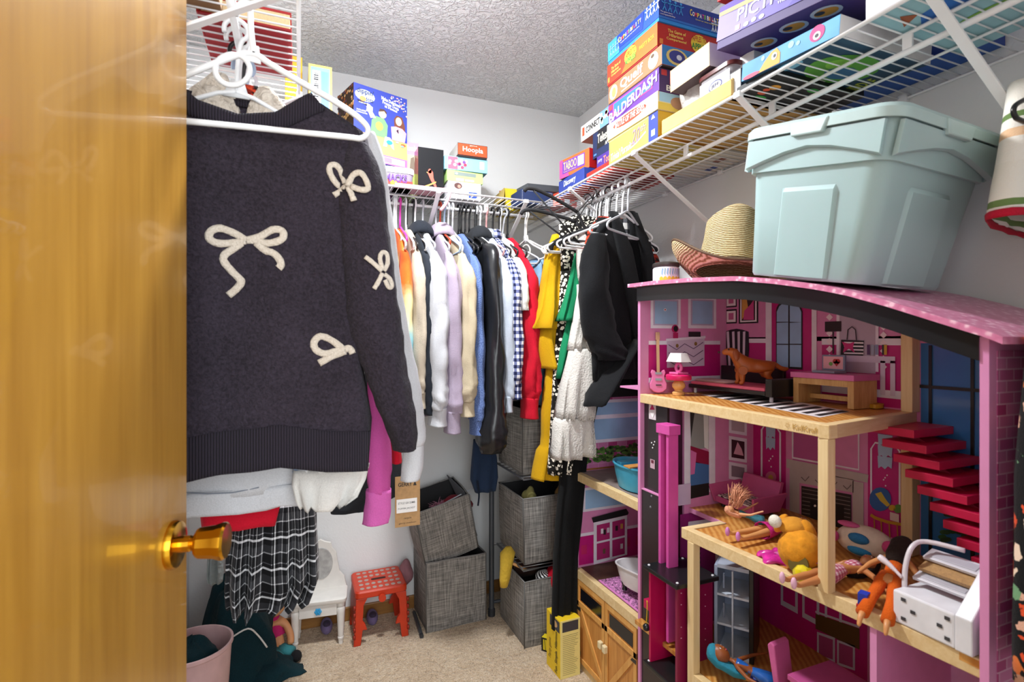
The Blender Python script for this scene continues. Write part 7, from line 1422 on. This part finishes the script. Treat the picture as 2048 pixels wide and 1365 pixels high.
for x, y in ((.015, .015), (.09, .015), (.015, .12), (.09, .12)): MB().tube([(x, y, 0), (x, y, .013)], .005, 8).obj('leg', BLACKF, SF, smooth=40)
# dolls: one continuous skin body each, with head, face, hair and clothes as parts
def doll(label, M, skinc, hair, cloth, S=.27, legs=((0, 0), (0, 0)), arms=((.35, .2), (.35, .2)), longhair=1.0, dress=None, trousers=None, group='dolls in the dollhouse', shoe=None, big=1.0):
    t = thing('fashion_doll', label, 'doll', (0, 0, 0)); t['group'] = group; t.matrix_world = M; n0 = len(COL.objects)
    u = S; SK = P(skinc, .45, .05); KT = 1.3
    hp, ch, nk, hd = .53*u, .74*u, .83*u, .865*u
    J = [(0, 0, hp, .052*u, .04*u), (0, 0, .62*u, .036*u, .03*u), (0, -.005*u, ch, .05*u, .036*u), (0, 0, .81*u, .018*u), (0, 0, hd, .022*u)]; E = [(0, 1), (1, 2), (2, 3), (3, 4)]
    for s, (sp_, kn) in zip((-1, 1), legs):
        b = len(J); J += [(s*.035*u, 0, .49*u, .035*u), (s*(.035+.25*sp_)*u, -.02*u*kn, .28*u, .024*u), (s*(.035+.4*sp_)*u, .06*u*kn, .06*u, .015*u), (s*(.035+.42*sp_)*u, -.045*u, .01*u, .013*u, .009*u)]; E += [(0, b), (b, b+1), (b+1, b+2), (b+2, b+3)]
    for s, (ou, fw) in zip((-1, 1), arms):
        b = len(J); J += [(s*.07*u, 0, .765*u, .02*u), (s*(.085+.22*ou)*u, -.12*fw*u, .64*u, .015*u), (s*(.09+.32*ou)*u, -.3*fw*u, .53*u, .011*u), (s*(.09+.36*ou)*u, -.36*fw*u, .49*u, .011*u, .006*u)]; E += [(2, b), (b, b+1), (b+1, b+2), (b+2, b+3)]
    J = [(*j[:3], *[r*KT for r in j[3:]]) for j in J]; skin('body', J, E, SK, t)
    h = MB(); h.ball((0, 0, .925*u), (.058*u, .062*u, .072*u), 20, 14)
    h.v = [Vector((p.x*(1-.25*max(0, (.92*u-p.z)/(.07*u))), p.y, p.z)) for p in h.v]; hd_ = h.obj('head', SK, t, smooth=True)
    for s in (-1, 1):
        MB().ball((s*.02*u, -.056*u, .93*u), (.009*u, .004*u, .006*u), 10, 6).obj('eye', P('#f0eef0', .3), hd_, smooth=True); MB().ball((s*.02*u, -.0595*u, .93*u), (.004*u, .003*u, .005*u), 8, 6).obj('pupil', P('#2a2024', .2), hd_, smooth=True)
    MB().ball((0, -.06*u, .912*u), (.005*u, .007*u, .008*u), 8, 6).obj('nose', SK, hd_, smooth=True); MB().ball((0, -.055*u, .893*u), (.012*u, .004*u, .004*u), 10, 6).obj('mouth', P('#c0405a', .4), hd_, smooth=True)
    hm = F(hair, sc=120, bump=.9); m = MB()
    m.loft([[((.07-.008*max(0, -math.sin(q)))*u*k*math.cos(q), (.008+.07*math.sin(q)*(1 if math.sin(q) > 0 else .82))*u*k, z*u) for q in [2*PI*i/22 for i in range(22)]] for z, k in ((1.012, .1), (1.006, .55), (.99, .85), (.962, 1.03))]+
           [[(.07*u*k*math.cos(q), (.03+.06*math.sin(q) if math.sin(q) > -.2 else .019)*u*k, z*u) for q in [2*PI*i/22 for i in range(22)]] for z, k in ((.92, 1.08), (.88, 1.05), (.82-.08*longhair, 1.1), (.76-.12*longhair, .85))], True, True); m.obj('hair', hm, t, smooth=True)
    if big != 1:
        for o_ in t.children:
            if o_.name.split('.')[0] in ('head', 'hair'): o_.scale = (big,)*3; o_.location = (0, 0, .86*u*(1-big))
    for s in (-1, 1):
        sp_, kn = legs[(s+1)//2]
        if shoe: MB().ball((s*(.035+.42*sp_)*u, -.025*u, .02*u), (.02*u, .045*u, .022*u), 12, 8).obj('shoe', P(shoe, .5), t, smooth=True)
    if dress:
        m = MB(); m.loft([[(r*u*math.cos(q), (r*.78)*u*math.sin(q)*(1+.06*math.sin(9*q)*(z < .5)), z*u) for q in [2*PI*i/28 for i in range(28)]] for z, r in ((.785, .058), (.74, .06), (.66, .046), (.62, .044), (.55, .068), (.47, .088), (.4, .1))], False, False); m.obj('dress', dress, t, smooth=True, solid=.0012)
    if trousers:
        for s, (sp_, kn) in zip((-1, 1), legs):
            m = MB(); m.tube([(s*.03*u, 0, .56*u), (s*.038*u, 0, .49*u), (s*(.035+.25*sp_)*u, -.02*u*kn, .28*u), (s*(.035+.38*sp_)*u, .05*u*kn, .1*u)], [.042*u, .044*u, .036*u, .042*u], 14); m.obj('trouser_leg', trousers, t, smooth=True)
        m = MB(); m.loft([[(r*u*math.cos(q), r*.8*u*math.sin(q), z*u) for q in [2*PI*i/20 for i in range(20)]] for z, r in ((.785, .057), (.7, .056), (.6, .05), (.53, .06))], False, False); m.obj('shirt', trousers, t, smooth=True, solid=.001)
    return t
def lie(p_feet, p_head, roll=0):       # a doll lying from feet to head; its face looks up after roll
    a = Vector(p_feet); b = Vector(p_head); z = (b-a).normalized(); y = Vector((0, 0, -1)); y = (y-z*y.dot(z)).normalized(); x = y.cross(z)
    M = Matrix((x, y, z)).transposed().to_4x4(); return Matrix.Translation(a) @ M @ RZ(roll)
CHK = uvmat('pink_check', lambda t, u, v, uv: t.ramp(t.math('MULTIPLY', t.math('ADD', band(t, u, .012, .5), band(t, v, .012, .5)), .5), [(0, '#e8c8cc'), (.25, '#c8788a'), (.75, '#a84a64')], 'CONSTANT'))
doll('dark haired doll in pink checked dress lying on middle floor', lie((.885, .742, FM+.02), (1.155, .742, FM+.022)), '#b87848', '#1c1614', None, .265, ((.02, 0), (.05, 0)), ((.5, -.8), (.9, .1)), .5, CHK, shoe='#d8a8bc')
doll('blonde doll lying with bare legs toward front of middle floor', lie((.975, .975, FM+.02), (1.235, .965, FM+.022)), '#cf9258', '#c8a04a', None, .26, ((.03, 0), (.12, 0)), ((.3, 0), (.3, 0)), 1.2, F('#c22a7c'), shoe='#c87ab8')
doll('small doll with peach hair and teal dress crouching on middle floor', lie((1.15, .955, FM+.018), (1.035, 1.045, FM+.06)), '#d0986a', '#d89a7a', None, .155, ((.05, .3), (.05, .3)), ((.4, .6), (.4, .6)), .2, F('#3f7f8c'))
fibre('doll_hair', 'peach tuft of hair rising from crouching doll', 'doll hair', (1.055, 1.035, FM+.075), (.45, .0, .8), 160, .05, F('#d89a7a'), .35, .0012, 4)
doll('doll in orange trousers lying with feet over the front edge', lie((.925, .603, FM-.002), (1.165, .688, FM+.085), PI), '#c98a52', '#2a201c', None, .26, ((.1, 0), (.1, 0)), ((.3, 0), (.3, 0)), .6, None, F('#cf5a12'))
# fabric under the dolls
o = MB().loft([[(.055*s*math.cos(q)*(1+.2*math.sin(4*q)), .04*s*math.sin(q)*(1+.2*math.sin(3*q)), z+.004*math.sin(7*q)*s) for q in [2*PI*i/40 for i in range(40)]] for s, z in ((1, .001), (.95, .006), (.6, .012), (.2, .014))]).obj('doll_dress', P('#c02a8a', .25, .3, 60, .5, 40), None, smooth=True); o.location = (1.02, .868, FM+.001); tag(o, 'magenta satin doll dress lying flat beside orange plush', 'doll clothes')
MB().box((-.02, -.03, .0145), (.02, .0, .0165)).obj('bodice', P('#d86ab0', .3), o)
# orange plush dog lying face down
OP = thing('plush_dog', 'round orange plush toy with yellow crystal lying on middle floor', 'plush', (1.0, .80, FM+.002), .3); OM = F('#d08a22', sc=70, bump=.8, var=.2)
b_ = MB(); b_.ball((0, 0, .045), (.045, .045, .046), 24, 16); b_.obj('body', OM, OP, smooth=True)
MB().ball((.015, .02, .087), (.034, .03, .02), 18, 12).obj('head', F('#c98a2c', sc=70, bump=.8), OP, smooth=True)
for s in (-1, 1): MB().ball((.02+.002*s, .02+.03*s, .085), (.016, .012, .025), 12, 8, RX(s*.5)).obj('ear', OM, OP, smooth=True)
MB().ball((-.02, .045, .1), (.012, .014, .014), 12, 8).obj('white_tail', F('#d8d2c4'), OP, smooth=True)
MB().ball((-.025, -.045, .012), (.018, .012, .014), 12, 8).obj('paw', OM, OP, smooth=True)
MB().lathe([(0, 0), (.014, .004), (.02, .012), (.012, .022), (0, .026)], 8, (-.038, -.022, .01), RY(-.9), cap0=False, cap1=False).obj('crystal', P('#cdb81a', .12, .2), OP)
MB().lathe([(0, 0), (.02, 0), (.02, .004), (0, .004)], 20, (-.04, -.012, .03), RY(-1.25), cap0=False, cap1=False).obj('dark_patch', P('#5a4a12', .5), OP, smooth=40)
UP = thing('plush_unicorn', 'cream plush with pink and blue patches by golden stand print', 'plush', (1.2, .745+.05, FM+.002), .2); UM = F('#d2c4b0', sc=70, bump=.6)
MB().ball((0, 0, .036), (.035, .06, .036), 22, 14).obj('body', UM, UP, smooth=True)
for x, y, z, r, c in ((-.033, .0, .05, (.008, .022, .012), '#2f6f9c'), (-.03, .0, .022, (.01, .025, .01), '#2f7fae'), (-.02, -.055, .045, (.012, .014, .014), '#c84a84'), (-.028, .052, .04, (.008, .009, .012), '#c84a84'), (-.01, .03, .07, (.014, .024, .006), '#c85a8c')): MB().ball((x, y, z), r, 12, 8).obj('patch', F(c), UP, smooth=True)
# white toy cooker lying on its back
TC = thing('toy_cooker', 'white toy cooker tipped on its back at front of middle floor', 'toy cooker', (.972, .478, FM+.003)); WP_ = P('#dcdce0', .3)
MB().box((0.001, .0242, 0), (.1, .118, .056)).obj('body', WP_, TC, bevel=.003)
MB().prism([(0, 0, 0), (.115, 0, 0), (.118, 0, .125), (.09, 0, .135), (.0, 0, .056)], (0, .024, 0)).obj('side_panel', WP_, TC, bevel=.002)
for y, z in ((.1, .045), (.1, .012), (.034, .045), (.034, .012), (.085, .03), (.045, .028)): MB().box((-.0002, y-.004, z-.003), (.0, y+.004, z+.003)).obj('base_slot', P('#3a3a3e', .5), TC)
for i, zz in enumerate((.066, .098)):
    r = MB(); r.T = TR(.05+.03*i, .026, zz) @ RY(-.35); r.box((0, 0, 0), (.03, .088, .006)); o = r.obj('rack_panel', P('#c4c2c8', .35), TC, bevel=.001)
    r = MB(); r.T = TR(.05+.03*i, .026, zz) @ RY(-.35); r.box((.006, .01, .006), (.024, .078, .0075)); r.obj('panel_relief', P('#a8a6ae', .4), o, bevel=.001)
r = MB(); r.T = TR(.062, .026, .082) @ RY(-.35); r.box((0, 0, 0), (.025, .085, .006)); r.obj('wood_strip', WOOD('strip', '#8a6a48', '#b8925e', (90, 90, 4)), TC)
MB().tube(sm([(.03, .116, .05), (.04, .12, .09), (.06, .12, .122), (.085, .11, .13), (.1, .06, .13)]), .0042, 8).obj('rail_handle', P('#cfc8cc', .3), TC, smooth=True)
MB().tube(sm([(.03, .12, .07), (.028, .14, .085), (.026, .158, .094)]), [.003, .003, .003, .004, .0045, .005, .006, .006, .005], 8).obj('spoon', P('#d8ccd0', .3), TC, smooth=True)
BK = thing('toy_block', 'blue and red toy bracket on front of middle floor', 'toy', at(1735, 1222, Z=FM+.003), .3)
MB().prism([(0, 0, .006), (.035, 0, .006), (.035, 0, .012), (.02, 0, .014), (.018, 0, .028), (0, 0, .028)], (0, .016, 0)).obj('bracket', P('#1f3aa8', .35), BK, bevel=.001); MB().box((-.002, 0, 0), (.045, .018, .006)).obj('red_base', P('#a8141c', .35), BK, bevel=.001)
# --- lower floor
FRZ = FL+.001
FR = thing('toy_fridge', 'grey open toy fridge with black side on lower floor', 'toy fridge', (1.112, 1.03, FRZ), math.radians(36))
MB().box((.01, 0, 0), (.14, .012, .255)).obj('side', BLACKF, FR, bevel=.002); MB().box((.012, .092, 0), (.14, .1, .245)).obj('side', P('#9aa4b8', .35), FR); MB().box((.13, .012, 0), (.14, .092, .245)).obj('back', P('#8a94ac', .4), FR); MB().box((.012, .012, .24), (.14, .092, .25)).obj('top', P('#aeb6c6', .35), FR)
for z in (.0, .085, .165): MB().box((.01, .012, z), (.13, .092, z+.006)).obj('shelf', P('#c4cad6', .35), FR)
MB().box((.004, .05, .006), (.012, .054, .24)).obj('mullion', P('#b8c0ce', .35), FR)
for z in (.11, .19): MB().box((.004, .072, z), (.009, .076, z+.04)).obj('handle', P('#6a7488', .35), FR)
DT = thing('doll_table', 'pink doll table with wooden legs on lower floor', 'doll table', (1.02, .645, FRZ), .0)
MB().box((0, 0, .1), (.14, .205, .112)).obj('top', P('#b84f88', .4), DT, bevel=.001)
for x, y in ((.004, .185), (.12, .185), (.004, .004), (.12, .004)): MB().box((x, y, 0), (x+.016, y+.016, .1)).obj('leg', OAK2, DT)
DC = thing('doll_chair', 'pink backed doll chair beside pink doll table', 'doll chair', (1.015, .868, FRZ), .1)
MB().prism([(0, .0, .07), (0, .014, .07), (0, .03, .155), (0, .022, .165), (0, .012, .16)], (.055, 0, 0)).obj('backrest', P('#c25a90', .4), DC, bevel=.003); MB().box((0, -.012, .062), (.055, .014, .07)).obj('seat', P('#b84f88', .4), DC)
for x, y in ((.0, -.01), (.043, -.01), (.0, .002), (.043, .002)): MB().box((x, y, 0), (x+.012, y+.012, .062)).obj('leg', OAK2, DC)
doll('doll with shiny blue hair and blue gown on lower floor', lie((1.12, .86, FRZ+.012), (.985, 1.03, FRZ+.07)), '#8a4a22', '#2a7a90', None, .225, ((.05, 0), (.05, 0)), ((.6, .2), (.8, .2)), .3, P('#1f5aa8', .25, .3, 25), big=1.55)
random.seed(3)
for i, (x, y, c, c2, l) in enumerate(((1.04, .955, '#d8a8a0', '#3a9a5a', 'tiny pink toy bottle with green cap lying by toy fridge'), (1.06, .985, '#3a4a9c', '#d8d8e0', 'tiny blue and white striped toy jar by toy fridge'), (1.05, .93, '#8a8a80', '#c8b030', 'tiny grey toy jug with yellow lid by toy fridge'), (1.075, .94, '#b84a4a', '#d0d4dc', 'tiny red capped toy bottle by toy fridge'))):
    b_ = thing('toy_bottle', l, 'toy bottle', (x, y, FRZ+.0115), rot=(PI/2, 0, random.uniform(-1, 1))); b_['group'] = 'tiny toy bottles'
    MB().lathe([(0, 0), (.01, 0), (.011, .004), (.011, .03), (.006, .038), (.006, .042), (0, .042)], 14, cap0=False, cap1=False).obj('bottle', P(c, .3), b_, smooth=40); MB().lathe([(0, .042), (.007, .042), (.007, .052), (0, .052)], 12, cap0=False, cap1=False).obj('cap', P(c2, .3), b_, smooth=40)
CB = thing('toy_bed_basket', 'pink toy basket with patterned purple cushion on lower floor', 'toy basket', (.985, .70, FRZ)); MB().loft([rr(0, 0, .03, .1, .012, 0), rr(-.004, -.004, .034, .104, .014, .04)], True, False).obj('basket', P('#c01a54', .4), CB, smooth=35, solid=.002)
MB().ball((.015, .05, .04), (.016, .05, .016), 16, 10).obj('cushion', P('#5a2a7a', .6, .5, 60), CB, smooth=True)
for i in range(5): MB().ball((-.004, .015+.018*i, .028), (.003, .006, .006), 8, 6).obj('dot', P(random.choice(['#8fb83a', '#2a7ab8', '#d8b83a']), .4), CB, smooth=True)
FLW = thing('toy_flower', 'pink toy flower with green dots beside pink doll table', 'toy', (.98, .84, FRZ)); MB().tube([(0, 0, 0), (0, 0, .045)], .003, 6).obj('stem', P('#3a7a3a', .5), FLW, smooth=True)
for i in range(5): q = MB().ball((-.002, .018*math.cos(i*1.257), .058+.018*math.sin(i*1.257)), (.005, .011, .011), 10, 8).obj('petal', P('#b8406c', .4), FLW, smooth=True); MB().ball((-.0065, .018*math.cos(i*1.257), .058+.018*math.sin(i*1.257)), (.002, .006, .006), 8, 6).obj('petal_dot', P('#9fc03a', .4), q, smooth=True)
t, f = gbox('gift_bag', 'small magenta and yellow gift box squeezed between black jacket and dollhouse', (1.02, 1.405, 1.1005), -PI/2, .034, .07, .1, '#b81a6a')
Art(f['f']).rect('#d8a01a', 0, 0, 1, .3).ell('#d86a2a', .5, .4, .4, .14, k=2).ell('#e8d8e4', .5, .75, .25, .08, k=2).done('cover_print', t)
